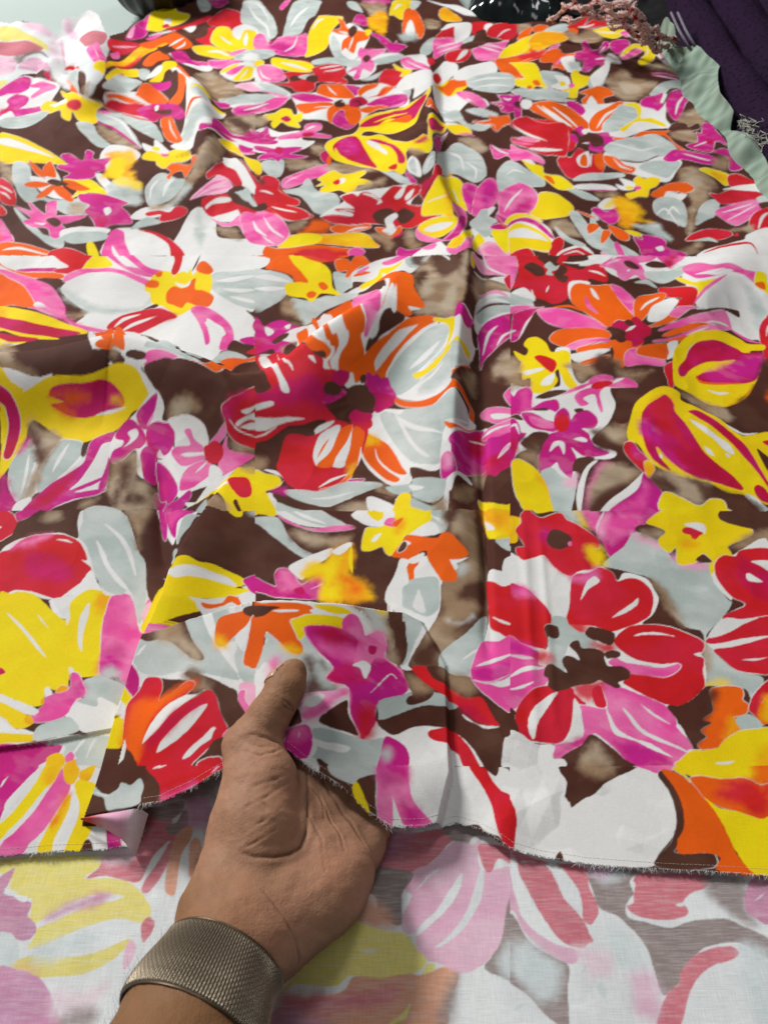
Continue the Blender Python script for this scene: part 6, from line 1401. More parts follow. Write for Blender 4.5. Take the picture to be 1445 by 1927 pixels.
L -678,1255 -673,1291 -658,1303 -661,1243
B -818,1648 -712,1672 -671,1538 -644,1454 -605,1263 -671,1321 -703,1440 -737,1491 -781,1600
T~ -802,1648 -729,1659 -725,1613 -737,1546 -732,1492 -772,1586
B~ -733,1603 -708,1650 -674,1523 -701,1494 -732,1518
W -717,1668 -652,1661 -603,1635 -620,1606 -633,1550 -648,1531
M+ -712,1672 -693,1678 -671,1596 -666,1542 -682,1567
M+ -688,1671 -606,1657 -600,1635 -638,1610 -636,1564 -639,1549 -665,1588
P~ -678,1660 -622,1649 -646,1626 -663,1610
W -633,1550 -629,1594 -579,1658 -586,1635 -611,1585 -622,1520
G -606,1391 -635,1492 -618,1496 -599,1410
G+ -628,1534 -626,1607 -603,1635 -549,1619 -585,1628 -602,1564 -611,1524
B -596,1417 -622,1520 -586,1599 -544,1620 -396,1657 -366,1379 -408,1387 -450,1407 -500,1421 -567,1422
G~ -415,1637 -395,1650 -393,1627
Y -483,1633 -443,1645 -439,1616 -459,1610
Y -607,1371 -595,1413 -567,1422 -532,1410 -499,1415 -450,1404 -408,1387 -403,1365 -424,1351 -363,1353 -361,1328 -390,1322 -510,1290 -501,1258 -561,1215 -609,1183 -668,1208 -663,1255 -646,1346
W -639,1386 -607,1371 -585,1385 -544,1395 -496,1390 -452,1383 -424,1357 -468,1360 -515,1361 -556,1353 -592,1342
W -415,1358 -401,1353 -389,1350 -379,1350 -371,1352 -371,1354 -380,1355 -389,1356 -401,1358 -415,1359
W -540,1284 -505,1291 -439,1318 -361,1334 -320,1165 -391,1150 -504,1246 -521,1273
M+ -409,1378 -398,1391 -368,1398 -361,1334 -382,1341 -395,1359
O+ -508,1278 -481,1282 -455,1296 -444,1320 -420,1321 -409,1309 -333,1166 -417,1294 -454,1284 -479,1268 -499,1264
Of -466,1269 -402,1147 -381,1142 -362,1139 -344,1139 -344,1140 -362,1142 -381,1145 -402,1150 -466,1270
Wf -686,1076 -682,1141 -668,1208 -602,1195 -544,1220 -475,1267 -390,1147 -317,1143 -286,843 -311,844 -344,923 -388,935 -453,961 -482,969 -549,1001 -591,1017 -615,993
Gf -630,1050 -679,1124 -672,1158 -600,1184 -544,1220 -478,1260 -389,1139 -359,1045 -360,1012 -344,959 -295,929 -304,1014 -361,1055 -389,1039 -382,1014 -351,974 -345,950 -410,969 -467,988 -530,1008 -592,1022
Wf -497,1248 -478,1257 -415,1091 -395,1049 -363,1003 -346,969 -375,999 -419,1062 -451,1118
Bf -674,1158 -667,1203 -609,1183 -548,1216 -499,1119 -471,1067 -439,1026 -443,1012 -468,1023 -497,1050 -538,1089 -577,1108 -617,1113
T~f -587,1187 -519,1125 -486,1076 -451,1033 -454,1019 -492,1049 -533,1090 -582,1110
Gf -624,1040 -618,1062 -569,1060 -462,1011 -430,986 -508,1001 -582,1018
Wf -676,1113 -632,1077 -620,1087 -613,1095 -610,1101 -611,1103 -618,1099 -626,1093 -637,1081 -677,1114
O+f -415,1127 -375,1137 -344,1140 -331,1123 -343,1093 -367,1070 -390,1046 -409,1050 -419,1082
Bf -355,1141 -346,1153 -319,1154 -315,1120 -342,1126
O+f -330,1097 -330,1118 -315,1122 -301,990 -327,986 -337,1001 -334,1049
A~f -414,1071 -386,1048 -404,1047
Wf -366,1065 -339,1098 -332,1113 -333,1044 -340,1025
Lf -341,931 -326,944 -295,929 -288,868 -315,886
P+f -338,904 -336,922 -323,921 -320,895 -297,868 -304,856 -326,874
Bf -482,984 -469,989 -442,976 -390,949 -344,918 -337,896 -312,856 -331,842 -363,840 -375,869 -403,923 -446,951
T~f -480,985 -456,981 -413,933 -435,935 -452,956
B~f -480,983 -466,986 -440,964 -447,953
M+f -686,1054 -687,1097 -634,1046 -615,1016 -612,979 -618,954 -635,977
Y+f -688,1001 -685,1033 -641,986 -619,957 -629,930 -647,950
Wf -689,975 -643,954 -630,925 -633,907 -688,916
Yf -696,846 -691,911 -679,935 -634,910 -621,883 -623,845 -647,831
R+f -632,921 -630,953 -608,983 -599,1010 -581,1013 -554,1003 -542,970 -543,935 -505,942 -471,960 -451,954 -453,938 -488,908 -445,914 -413,930 -393,913 -375,869 -356,832 -380,806 -424,767 -447,754 -577,781 -588,812 -618,839
O~f -625,911 -607,955 -554,940 -470,955 -458,943 -527,912 -556,869 -560,840 -580,798 -619,844 -623,884
Wf -566,836 -549,879 -516,908 -473,923 -442,922 -422,931 -453,911 -497,884 -524,857 -550,841
Wf -519,801 -513,822 -486,848 -448,880 -410,895 -428,861 -454,832 -489,810
C~f -554,834 -516,863 -463,895 -422,903 -463,869 -507,837 -531,819
Wf -452,776 -437,799 -410,820 -392,838 -381,834 -389,815 -416,798 -434,780
Rf -383,834 -355,836 -361,817 -388,803
P+f -363,817 -350,831 -314,840 -320,821 -340,811
Bf -409,751 -395,792 -380,810 -352,808 -344,746
R+f -411,766 -388,772 -363,770 -357,751 -381,748 -414,755
Bf -691,815 -695,842 -645,839 -607,833 -582,806 -577,781
W -943,868 -855,878 -757,897 -638,890 -634,792 -929,815
M+ -943,868 -888,871 -830,880 -827,873 -799,883 -789,869 -797,846 -829,824 -848,815 -929,815
G -828,878 -757,895 -637,886 -639,793 -714,824 -748,824 -745,842 -780,846 -782,869 -815,876
W -761,841 -748,864 -736,884 -719,895 -700,905 -700,906 -723,901 -743,891 -755,868 -763,842
P+ -775,842 -766,857 -754,846 -754,828 -765,824
A -816,824 -818,842 -799,853 -781,848 -771,828 -780,815 -818,815
A -767,828 -748,837 -732,828 -729,815 -767,815
G -740,873 -732,892 -726,851 -710,824 -744,824
W -722,841 -718,858 -715,872 -714,880 -713,887 -714,888 -718,883 -722,875 -723,860 -724,842
clip -403,1648 -316,1658 -227,1660 -138,1662 -49,1664 40,1650 127,1627 213,1615 309,1665 394,1645 382,1534 371,1426 360,1325 349,1229 340,1139 330,1053 320,969 311,889 304,819 236,820 167,818 96,791 29,782 -35,770 -98,759 -159,750 -220,746 -283,747 -289,810 -295,875 -303,946 -311,1023 -320,1101 -368,1327 -379,1429 -391,1536
Y -409,1654 -345,1664 -332,1642 -358,1629 -380,1630 -407,1632
B -330,1627 -270,1628 -219,1599 -168,1578 -92,1575 -91,1527 -69,1492 -5,1471 52,1453 36,1409 10,1347 5,1304 -35,1304 -46,1341 -87,1392 -102,1520 -160,1506 -256,1451 -281,1431 -315,1404 -342,1372 -380,1385 -405,1618
W -344,1656 -294,1658 -216,1637 -137,1601 -93,1586 -169,1585 -262,1598
G+ -312,1666 -223,1668 -171,1638 -120,1601 -153,1589 -202,1599 -258,1621
W -296,1664 -267,1641 -239,1622 -210,1610 -181,1602 -180,1605 -208,1621 -235,1636 -264,1652 -295,1668
P+ -338,1649 -314,1627 -268,1598 -217,1581 -153,1596 -101,1597 -93,1583 -152,1572 -206,1571 -261,1587 -307,1612
G+ -405,1618 -342,1630 -317,1605 -297,1561 -255,1505 -211,1478 -186,1451 -225,1457 -281,1498 -327,1539 -375,1587 -404,1603
T~ -286,1561 -216,1562 -156,1541 -102,1549 -123,1520 -165,1509 -229,1512
B~ -280,1547 -229,1505 -175,1502 -211,1485 -250,1505
B~ -95,1671 -61,1672 -44,1617 -71,1579 -93,1601
W -102,1640 -84,1663 -61,1672 39,1658 38,1621 16,1596 -22,1593 -60,1602
W -95,1655 -50,1671 -6,1629 0,1595 -49,1606
Y -50,1648 -45,1671 -6,1667 -3,1632 -22,1619
Y+ -69,1503 -60,1572 -49,1590 -5,1595 33,1629 39,1658 142,1631 149,1596 118,1569 86,1548 64,1546 59,1523 37,1495 21,1473 5,1484 -5,1509 -27,1499 -48,1492
W -38,1535 -27,1556 -8,1566 -16,1545 -29,1529
P 0,1606 11,1625 33,1622 43,1602 35,1586 11,1593
A~ 38,1614 65,1608 54,1575 38,1564
O 27,1602 44,1613 60,1616 38,1585
G 147,1630 201,1623 192,1552 165,1535 91,1547 145,1584
W 146,1602 161,1587 173,1575 179,1564 185,1552 188,1553 187,1568 181,1584 165,1595 147,1605
W 80,1549 145,1584 165,1535 91,1534
T~ 195,1623 313,1673 306,1524 298,1384 287,1260 228,1207 166,1136 125,1086 74,1082 84,1125 127,1224 158,1264 168,1368 216,1408 244,1456 227,1519 197,1539
B~ 195,1623 228,1624 215,1589 197,1539 187,1565
B~ 276,1653 316,1673 295,1383 287,1260 238,1213 189,1195 205,1229 267,1275 250,1307 210,1308 238,1354 288,1391 280,1501
B~f 74,1105 109,1156 179,1195 157,1148 130,1086 88,1080
W~ 176,1240 215,1232 246,1251 205,1224
G~ 216,1414 237,1420 235,1396 219,1384
W 10,1334 36,1416 52,1460 110,1460 182,1446 216,1414 168,1368 159,1292 148,1252 110,1183 64,1085 73,1064 41,1065 62,1176 58,1232 5,1304
O 26,1476 53,1520 70,1545 122,1529 159,1520 175,1537 201,1532 221,1506 250,1463 228,1444 197,1439 201,1415 212,1390 203,1367 168,1368 158,1387 144,1413 128,1451 126,1477 105,1473 104,1441 88,1412 87,1374 66,1379 62,1414 73,1451 31,1465
W 70,1451 110,1472 120,1465 104,1441 78,1438
W 64,1525 80,1513 74,1507 64,1512
B+ 42,1491 59,1523 69,1511 63,1492 47,1482
W 192,1440 217,1441 249,1448 211,1427
G 52,1291 51,1345 66,1376 107,1385 153,1381 158,1327 151,1275 118,1253 79,1272
W 82,1284 91,1325 101,1343 116,1268
Gf 40,1288 74,1278 79,1254 112,1230 80,1146 60,1084 41,1071 56,1146 58,1209
W 10,1304 5,1341 36,1409 57,1453 72,1375 53,1351 50,1297
B 312,1595 347,1521 385,1486 356,1408 306,1410
Y 314,1652 334,1608 395,1575 382,1527 327,1539 314,1580
A~ 319,1673 403,1652 393,1554 351,1569 316,1637
W 315,1623 341,1577 321,1582
G 337,1529 390,1534 377,1486
W 346,1408 356,1453 373,1466 383,1466 373,1376
W 303,1404 331,1415 373,1376 349,1163 264,1164 244,1111 290,1237
R 296,1364 303,1383 340,1357 370,1350 353,1191 315,1202 294,1225 294,1283
W 303,1252 314,1240 326,1232 341,1227 356,1224 357,1226 343,1234 330,1240 317,1246 304,1254
Wf -372,1316 -317,1319 -216,1322 -156,1316 -85,1304 -35,1304 -85,1310 -166,1322 -217,1328
Yf -367,1316 -352,1316 -337,1317 -317,1317 -297,1320 -297,1322 -318,1326 -338,1328 -354,1324 -367,1318
Cf -316,1315 -292,1316 -266,1317 -239,1317 -211,1318 -211,1320 -239,1321 -267,1322 -292,1320 -317,1317
M+ -381,1394 -342,1372 -311,1360 -319,1398 -311,1424 -285,1424 -263,1404 -240,1366 -211,1388 -175,1401 -176,1366 -176,1322 -216,1316 -307,1322 -339,1334 -375,1347
P~ -306,1417 -274,1411 -244,1360 -285,1353
C -259,1347 -239,1360 -228,1347 -232,1333 -253,1335
L -208,1353 -194,1358 -183,1363 -177,1367 -173,1372 -174,1373 -179,1372 -185,1369 -196,1362 -209,1354
W -281,1431 -252,1457 -201,1485 -159,1502 -153,1485 -183,1451 -213,1431 -236,1385 -263,1404
A~ -237,1398 -224,1437 -183,1451 -153,1485 -102,1520 -93,1492 -96,1411 -67,1379 -35,1335 -45,1307 -166,1310 -177,1335 -174,1379
Y~ -237,1398 -219,1437 -173,1451 -142,1464 -149,1392 -172,1347 -181,1405
Y -100,1513 -105,1485 -106,1457 -102,1433 -95,1411 -91,1412 -92,1435 -93,1458 -94,1484 -97,1513
Y~ -168,1353 -127,1360 -126,1316 -166,1316
O~ -118,1392 -87,1385 -66,1347 -86,1341
W -154,1492 -112,1527 -96,1520 -122,1485 -142,1478
Wf -371,1310 -306,1313 -194,1175 -140,1307 -79,1205 -42,1186 5,1144 5,1097 32,1068 62,1005 67,991 -13,943 -21,892 21,862 73,899 130,908 205,892 233,813 -286,742 -312,986 -290,1072
Gf -284,1052 -290,1072 -197,1081 -155,1025 -125,1007 -139,970 -113,947 -121,926 -186,933 -242,962 -283,995 -298,976 -312,986 -310,1010
Of -329,1149 -299,1162 -238,1168 -193,1167 -180,1156 -187,1138 -221,1117 -229,1106 -218,1077 -199,1046 -201,1025 -227,1027 -273,1067 -291,1077 -292,1047 -300,995 -312,990
Wf -275,1141 -223,1148 -218,1143 -248,1137 -275,1137
Bf -330,1152 -307,1154 -263,1151 -280,1142 -296,1127 -313,1120 -326,1123
A~f -258,1044 -228,1042 -206,1030 -236,1031
Y+f -233,1113 -217,1123 -192,1137 -148,1147 -104,1153 -103,1123 -129,1114 -164,1112 -202,1095 -193,1087 -208,1062 -218,1082
Wf -184,1155 -140,1158 -87,1176 -87,1167 -122,1156 -179,1145
Yf -180,1169 -141,1181 -106,1187 -83,1181 -118,1161 -149,1158
T~f -125,1304 -45,1305 -15,1292 15,1291 14,1195 28,1131 18,1097 5,1144 -23,1154 -51,1193 -79,1208
G~f -85,1298 -25,1292 5,1215 -14,1153 -51,1193
Y~f -35,1295 5,1288 0,1213 -19,1222
Bf 15,1291 35,1288 48,1218 61,1159 61,1119 46,1073 23,1070 5,1085 28,1125 28,1171 14,1195
T~f 5,1085 23,1117 41,1077 23,1070
Pf -108,1135 -104,1153 -87,1176 -69,1176 -55,1149 -46,1125 -14,1158 5,1132 5,1103 0,1083 18,1068 50,1051 62,1000 31,967 -4,946 -17,927 -13,909 -21,878 -49,827 -57,845 -79,887 -85,956 -114,957 -139,965 -122,1002 -142,1023 -174,1051 -197,1086 -194,1104 -164,1112 -138,1119 -108,1119
Mf -194,1099 -138,1114 -103,1116 -67,1099 -75,1034 -40,1035 -14,1072 32,1056 62,1005 31,967 -4,951 -17,917 -17,889 -49,829 -57,849 -77,888 -81,952 -135,966 -122,1002 -169,1052
P~f -171,1076 -124,1079 -76,1080 -58,1055 -75,1034 -109,1033 -148,1048
P~f -50,1112 -14,1153 5,1115 -14,1072 -40,1072
C~f -172,1105 -112,1113 -67,1099 -76,1085 -128,1078 -171,1086
C~f -131,967 -108,1012 -74,1023 -48,990 -89,960
R~f -71,898 -38,924 -17,927 -17,889 -49,829 -62,857
Cf -41,1088 -32,1101 -18,1101 -23,1079 -36,1073
Wf -30,961 -6,997 14,1026 23,1028 31,1022 32,1023 25,1032 12,1029 -8,999 -31,962
Wf -77,1025 -53,1046 -33,1037 -44,997 -52,1004 -61,1022
B~f -192,1006 -180,1019 -166,1001 -160,966 -138,941 -113,942 -121,926 -145,921 -173,921 -186,933 -179,953
B~f -159,1013 -147,1022 -141,997 -154,999
P~f -278,990 -268,1014 -251,1010 -247,976 -257,947 -268,928 -274,952
Lf -201,904 -169,921 -125,934 -89,952 -88,935 -124,907 -154,867 -177,855 -188,863 -163,887 -160,896 -184,893 -195,883
P~f -188,863 -159,883 -124,911 -93,943 -104,921 -143,873 -173,856
Wf -188,892 -177,911 -141,921 -148,898 -167,886
Bf -150,855 -127,884 -96,914 -86,917 -83,886 -66,855 -61,837 -93,840 -121,843
Bf -215,832 -213,856 -199,878 -187,850 -200,837
M+f -235,779 -221,803 -219,827 -177,843 -162,820 -162,788 -172,763 -191,757 -207,772
P~f -211,820 -180,839 -167,816 -194,805
Lf -192,809 -190,817 -191,825 -192,825 -193,817 -193,809
Gf -164,832 -133,839 -69,833 -37,832 13,855 -4,832 -12,769 -286,742 -191,755 -157,772 -151,801
Wf -163,812 -132,808 -104,809 -76,804 -92,790 -131,792 -151,797
Bf -150,759 -145,768 -133,763 -114,750 -144,746
Wf -191,757 -157,768 -144,746 -167,743
M+f -12,769 -8,804 0,847 17,854 54,831 53,778
G~f -4,809 12,817 8,798
B -15,880 4,905 57,939 111,964 155,964 193,963 209,939 247,922 272,918 292,901 287,839 271,813 246,813 224,854 201,887 163,917 108,910 64,892 25,863 4,867
Gf -11,944 57,984 99,1003 163,997 189,978 146,966 102,962 57,939 -13,892
Bf 50,1048 87,1050 122,1012 123,991 102,972 66,956 55,963 62,980 71,992
T~f 59,1043 104,1026 117,1006 76,998
Bf -17,927 -13,909 -15,889 -21,892
Rf 107,881 112,896 134,904 172,911 204,878 223,840 231,813 195,811 180,849 150,866 120,870
G 144,1087 156,1137 228,1202 287,1260 269,1165 239,1099 217,1058 180,1066 162,1079
W 212,1113 229,1125 244,1136 252,1143 258,1151 257,1153 249,1149 240,1143 226,1131 211,1115
W 167,1077 217,1058 245,1117 246,1071 220,1048
R 71,1069 88,1080 111,1081 128,1047 169,1028 213,1000 248,1000 264,972 279,938 288,922 256,928 231,942 193,978 148,1000 113,1022 91,1040
C~ 189,983 224,971 252,936 218,952
W 209,944 252,927 288,919 251,920 201,958
B 111,1081 148,1085 171,1067 217,1058 239,1048 271,1003 300,974 325,951 318,891 300,891 286,929 272,962 249,1002 213,1005 170,1033 133,1048
T~ 153,1077 216,1053 233,1028 196,1025
P+ 227,1069 252,1146 275,1179 312,1174 351,1179 328,977 300,974 271,998 242,1027
W 246,1092 269,1100 294,1109 320,1119 347,1134 346,1137 318,1128 291,1121 268,1109 245,1095
W 262,1045 305,1052 339,1071 337,1047 303,1033
W 234,1047 253,1040 276,1040 304,1055 333,1073 332,1074 303,1060 276,1048 255,1046 234,1049
M~ 237,1076 291,1098 344,1113 340,1076 262,1051
W 295,883 304,891 318,891 309,812 284,813
clip 394,1645 497,1644 599,1641 700,1637 803,1637 908,1641 1015,1647 1122,1652 1228,1656 1334,1658 1291,1542 1249,1431 1210,1327 1174,1230 1141,1139 1109,1053 1079,972 1050,895 1023,821 943,821 863,821 783,821 704,821 624,821 544,821 464,821 384,821 304,819 311,889 320,969 330,1053 340,1139 349,1229 360,1325 371,1426 382,1534
W 371,1478 406,1462 475,1467 551,1409 521,1250 464,1237 466,1249 439,1310 393,1353 360,1373
Y+ 467,1652 531,1651 528,1629 502,1622 476,1633
B 389,1653 428,1652 426,1630 465,1637 490,1615 532,1636 551,1651 464,1630
A 386,1617 419,1616 432,1593 409,1581 403,1525 376,1526
G~ 545,1651 616,1648 606,1583 570,1599
Y~ 604,1641 624,1597 621,1576 601,1591
P~ 622,1648 671,1646 654,1582 641,1568 624,1597
R+ 402,1567 421,1594 426,1630 450,1652 460,1637 485,1615 531,1633 553,1632 566,1606 595,1584 623,1555 644,1527 644,1493 617,1490 633,1447 619,1415 590,1396 558,1391 528,1397 501,1423 480,1462 465,1467 432,1455 410,1448 395,1478 398,1501 421,1501 410,1538
R~ 482,1475 539,1502 602,1494 626,1454 609,1415 564,1396 520,1410
M~ 475,1546 499,1558 497,1510 488,1516
B 493,1537 514,1568 543,1561 566,1536 561,1508 532,1492 506,1496 493,1516
P 552,1515 563,1520 563,1505 555,1503
W 648,1575 673,1624 693,1645 704,1645 670,1581 652,1540
M+ 647,1554 677,1616 704,1645 863,1646 803,1588 762,1553 719,1499 675,1460 660,1480 649,1520
L~ 652,1568 677,1616 700,1623 692,1580 663,1540
P~ 697,1609 780,1637 796,1609 716,1539 679,1513
B 649,1526 651,1512 653,1498 656,1485 661,1473 662,1473 661,1487 658,1501 655,1514 650,1527
G 670,1460 719,1499 762,1553 826,1520 844,1481 861,1442 918,1437 974,1445 964,1393 973,1317 983,1298 943,1250 882,1192 889,1147 921,1092 968,1076 995,1060 976,1029 944,1003 939,1029 886,1037 835,1039 875,1192 831,1220 804,1273 799,1333 769,1383 701,1408 643,1428
L~ 756,1546 810,1520 845,1487 796,1506
L~ 848,1474 909,1443 943,1431 893,1423 856,1442
B 647,1421 701,1408 758,1383 727,1383 679,1402
B 769,1383 791,1346 801,1303 810,1255 831,1220 838,1192 790,1215 725,1232 729,1249 773,1291 782,1327
T~ 769,1383 801,1346 817,1285 832,1226 814,1232 795,1297
T~ 860,1147 878,1158 847,1050 837,1045
Y~ 843,1050 882,1058 892,1042 844,1037
Y~ 607,1494 652,1480 639,1434 617,1428
B 764,1559 790,1581 850,1555 833,1527 813,1533
T~ 783,1546 846,1562 833,1527 802,1533
Y+ 804,1591 864,1639 906,1648 1068,1657 1044,1614 1125,1585 1121,1553 1081,1531 1036,1508 1038,1481 1034,1440 1010,1423 977,1439 951,1478 920,1444 865,1435 874,1495 848,1478 827,1500 828,1527 856,1555 833,1575
W 921,1586 960,1596 984,1589 983,1565 972,1554
R 911,1568 933,1578 972,1557 958,1546 944,1532 933,1535 931,1548 911,1554
A~ 890,1516 925,1524 944,1511 902,1496
A~ 983,1459 1032,1461 1029,1434 1005,1425
B 922,1450 950,1474 969,1445
Y 959,1438 976,1442 963,1399 952,1395
B 1044,1614 1068,1657 1217,1663 1188,1575 1127,1581
T~ 1036,1508 1121,1553 1186,1568 1165,1505 1075,1496
W 514,1238 548,1390 609,1415 642,1424 674,1376 700,1402 758,1383 774,1339 778,1309 752,1261 714,1226 792,1220 868,1175 848,1136 855,1119 835,1039 759,978 722,978 743,919 747,867 781,862 752,853 734,817 605,817 518,905 479,886 417,881 337,887 332,951 315,959 341,1192 436,1146 457,1224
R+ 358,1354 394,1356 431,1322 455,1283 466,1255 463,1231 442,1219 444,1167 433,1152 399,1155 367,1169 340,1186
P~ 358,1354 403,1351 420,1321 380,1323
R+ 505,1232 521,1285 548,1390 597,1402 631,1423 664,1402 674,1373 707,1383 741,1376 764,1339 760,1297 740,1255 705,1232 662,1215 621,1203 585,1220 546,1226
P~ 547,1384 597,1402 621,1421 615,1389 581,1371
W 558,1309 572,1346 586,1371 610,1390 622,1371 587,1346
W 635,1249 664,1273 699,1297 721,1315 713,1291 678,1267
R~ 502,1226 516,1250 536,1256 558,1238 558,1209 541,1192 517,1198
R+ 624,1169 644,1197 678,1220 724,1226 782,1220 835,1197 869,1169 852,1136 837,1130 855,1119 842,1082 835,1039 804,1008 759,981 724,983 691,998 659,1019 635,1037 624,1050 647,1071 647,1092 620,1103 614,1119 670,1114 646,1136
W 681,1189 708,1200 752,1200 794,1189 751,1193 712,1193
P+ 598,1109 625,1125 669,1109 713,1092 782,1103 780,1087 744,1066 698,1068 653,1076 618,1092
W 621,1130 645,1130 680,1114 734,1103 782,1106 741,1093 686,1100 641,1109
W 832,1133 853,1139 847,1125
P+ 339,1178 372,1167 402,1145 416,1136 411,1103 429,1092 434,1064 417,1039 382,1022 361,998 317,981
W 338,1129 351,1123 365,1119 381,1116 398,1115 399,1118 384,1125 368,1131 354,1132 339,1132
W 332,1064 352,1072 372,1080 396,1083 424,1090 424,1094 397,1094 371,1094 349,1082 331,1067
W 327,1027 342,1027 357,1030 373,1037 390,1046 389,1049 372,1044 355,1039 341,1034 327,1030
M~ 339,1175 381,1163 407,1140 386,1128 335,1142
R+ 330,950 351,993 387,1027 431,1041 486,1037 496,1014 519,988 544,998 567,973 557,971 533,988 523,983 497,988 490,1003 477,953 461,910 434,881 377,884 337,887 332,915
R+ 541,1029 566,1039 576,1008 568,978 553,971 538,988
W 361,932 375,967 407,998 449,1021 423,983 389,938 371,891 362,903
W 464,900 477,953 490,1003 502,968 500,929 485,895 430,879
W 517,988 526,1001 535,988 524,976
P+ 411,858 420,876 456,881 495,900 501,963 505,983 567,973 568,1029 568,1050 608,1039 658,1014 715,983 734,953 736,924 747,900 756,867 740,858 721,817 605,817 571,862 535,900 518,905 510,886 467,867 437,842 416,844
M~ 413,853 451,876 504,900 506,886 463,867 433,844
M~ 605,817 585,844 559,886 619,881 673,849 691,817
W 565,978 572,953 583,919 613,895 654,881 684,858 702,842 659,862 620,886 579,900 567,929
W 608,976 626,953 645,919 680,895 730,867 740,856 705,872 665,891 635,914 619,943
W 657,983 667,969 679,956 696,943 715,931 716,932 699,947 683,961 671,973 658,984
W 731,924 742,929 749,905 748,895
B 429,817 438,849 486,876 518,905 556,872 584,839 601,817
T~ 476,817 495,853 522,876 538,849 545,817
B 316,970 334,966 330,940 335,905 308,901
W 308,903 339,901 372,879 420,876 411,844 437,839 429,817 299,815
G 464,1237 477,1256 506,1250 512,1226 542,1198 557,1203 573,1181 583,1158 533,1147 508,1169 481,1119 475,1082 430,1097 444,1133 444,1167
R~ 571,1169 613,1164 620,1147 593,1136 572,1153
R~ 409,1124 427,1144 446,1133 446,1117 431,1108 412,1108
R~ 491,1039 526,1050 568,1050 557,1019 536,1003 505,1008
B 441,1214 454,1225 477,1221 481,1203 476,1186 461,1181 447,1190
B 551,1198 565,1218 584,1218 612,1209 632,1197 624,1169 608,1161 586,1172 563,1181
B 593,1136 615,1146 635,1139 630,1125 605,1121 596,1122
B 501,1158 513,1172 530,1175 534,1153 563,1153 590,1141 590,1119 596,1098 629,1098 649,1082 642,1060 614,1050 616,1037 601,1032 581,1045 564,1055 543,1045 506,1042 471,1029 442,1023 426,1039 431,1059 421,1071 430,1097 449,1101 475,1082 484,1079 474,1109 487,1128 505,1125 523,1114 517,1136
W 955,1399 981,1311 995,1323 1021,1293 990,1274 943,1250 879,1181 889,1147 916,1109 941,1082 1020,1076 1011,1050 1167,1512 1075,1496
R+ 979,1445 1014,1473 1046,1471 1075,1496 1163,1501 1146,1449 1116,1456 1136,1422 1078,1251 1038,1251 960,1241 942,1247 957,1262 1021,1293 993,1317 974,1354 966,1399
C~ 1061,1468 1107,1428 1132,1409 1099,1312 1049,1330 1035,1401
W 1056,1401 1068,1408 1080,1395 1097,1375 1059,1378
W 1088,1452 1127,1456 1146,1449 1133,1412 1109,1435
R+ 875,1175 908,1198 966,1227 1043,1251 1078,1251 1058,1192 986,1181 925,1169 885,1166
W 947,1247 996,1244 1043,1251 991,1227 938,1198 886,1186
W 883,1158 925,1169 987,1184 1058,1192 1055,1181 993,1172 935,1155 895,1153
R+ 889,1147 940,1155 1003,1172 1055,1181 1020,1079 977,1075 929,1087 905,1119
W 957,1116 976,1114 994,1114 1009,1117 1023,1122 1023,1123 1010,1121 996,1120 977,1119 957,1117
B 722,978 760,983 804,1008 834,1034 862,1037 883,1029 845,978 818,929 774,867 756,900 746,929
O+ 845,1024 886,1037 926,1034 929,1014 920,998 931,983 916,958 882,948 895,934 896,910 876,900 817,867 781,862 772,876 799,895 791,914 823,934 804,943 838,968
A~ 867,943 900,934 892,910 843,895
B~ 810,998 859,1024 845,978 816,939 791,914 771,891
R+ 928,973 951,1008 984,1039 1012,1055 998,1014 967,988 948,943 934,958
O 942,934 953,973 975,998 1002,1024 970,929
A~ 951,953 984,998 990,988 971,934
G 885,943 921,958 943,943 952,929 968,924 938,914 894,914
B 946,924 971,934 966,919
Y+ 715,817 723,839 754,860 780,860 817,867 840,886 883,910 930,917 965,914 932,817
W 803,827 815,825 827,825 838,827 848,832 848,834 838,833 828,832 817,831 804,829
A~ 906,817 916,849 949,867 932,817
clip -1004,821 -927,821 -850,821 -773,821 -696,821 -597,792 -508,769 -429,758 -355,752 -283,747 -275,676 -269,609 -285,592 -277,524 -270,459 -263,398 -256,340 -250,285 -244,232 -304,232 -364,232 -425,232 -485,232 -545,232 -606,232 -666,232 -726,232 -787,232 -806,285 -826,340 -848,398 -870,459 -894,524 -919,592 -946,664 -974,740
W -932,826 -637,803 -567,689 -556,608 -858,608
M+ -932,826 -834,826 -857,777 -881,735 -881,710 -887,694
W -906,769 -903,774 -901,780 -899,786 -897,792 -898,793 -902,788 -905,783 -906,776 -907,769
Y -877,682 -862,702 -842,743 -823,790 -813,826 -779,826 -784,786 -796,769 -815,735 -835,694 -851,670 -870,642 -880,674
A~ -808,795 -804,826 -781,826 -784,786 -792,769
P -860,638 -840,662 -811,710 -795,752 -783,782 -775,812 -761,795 -744,777 -742,756 -753,722 -764,690 -782,654 -797,638 -805,615 -813,604 -857,604
A -766,795 -769,821 -749,826 -732,812 -733,782 -748,775
A -730,804 -720,812 -705,821 -695,817 -703,782 -723,786
W -742,756 -739,773 -720,765 -707,718 -709,682 -717,623 -719,604 -774,604 -770,654 -756,702
Y -776,615 -774,642 -763,686 -750,727 -744,748 -730,743 -731,714 -737,678 -745,638 -739,604 -774,604
O~ -759,694 -752,731 -742,748 -745,706 -757,678
W -740,608 -735,646 -726,698 -733,739 -727,748 -708,722 -709,682 -718,642 -720,608
Y -715,604 -712,646 -705,694 -708,722 -726,756 -734,773 -721,786 -650,764 -648,735 -651,712 -661,686 -660,678 -672,646 -676,604
B -680,604 -677,634 -672,646 -661,642 -645,604
W -667,674 -626,670 -622,623 -646,623
M -632,670 -616,662 -593,650 -582,619 -612,615
W -593,650 -564,646 -563,623 -583,623
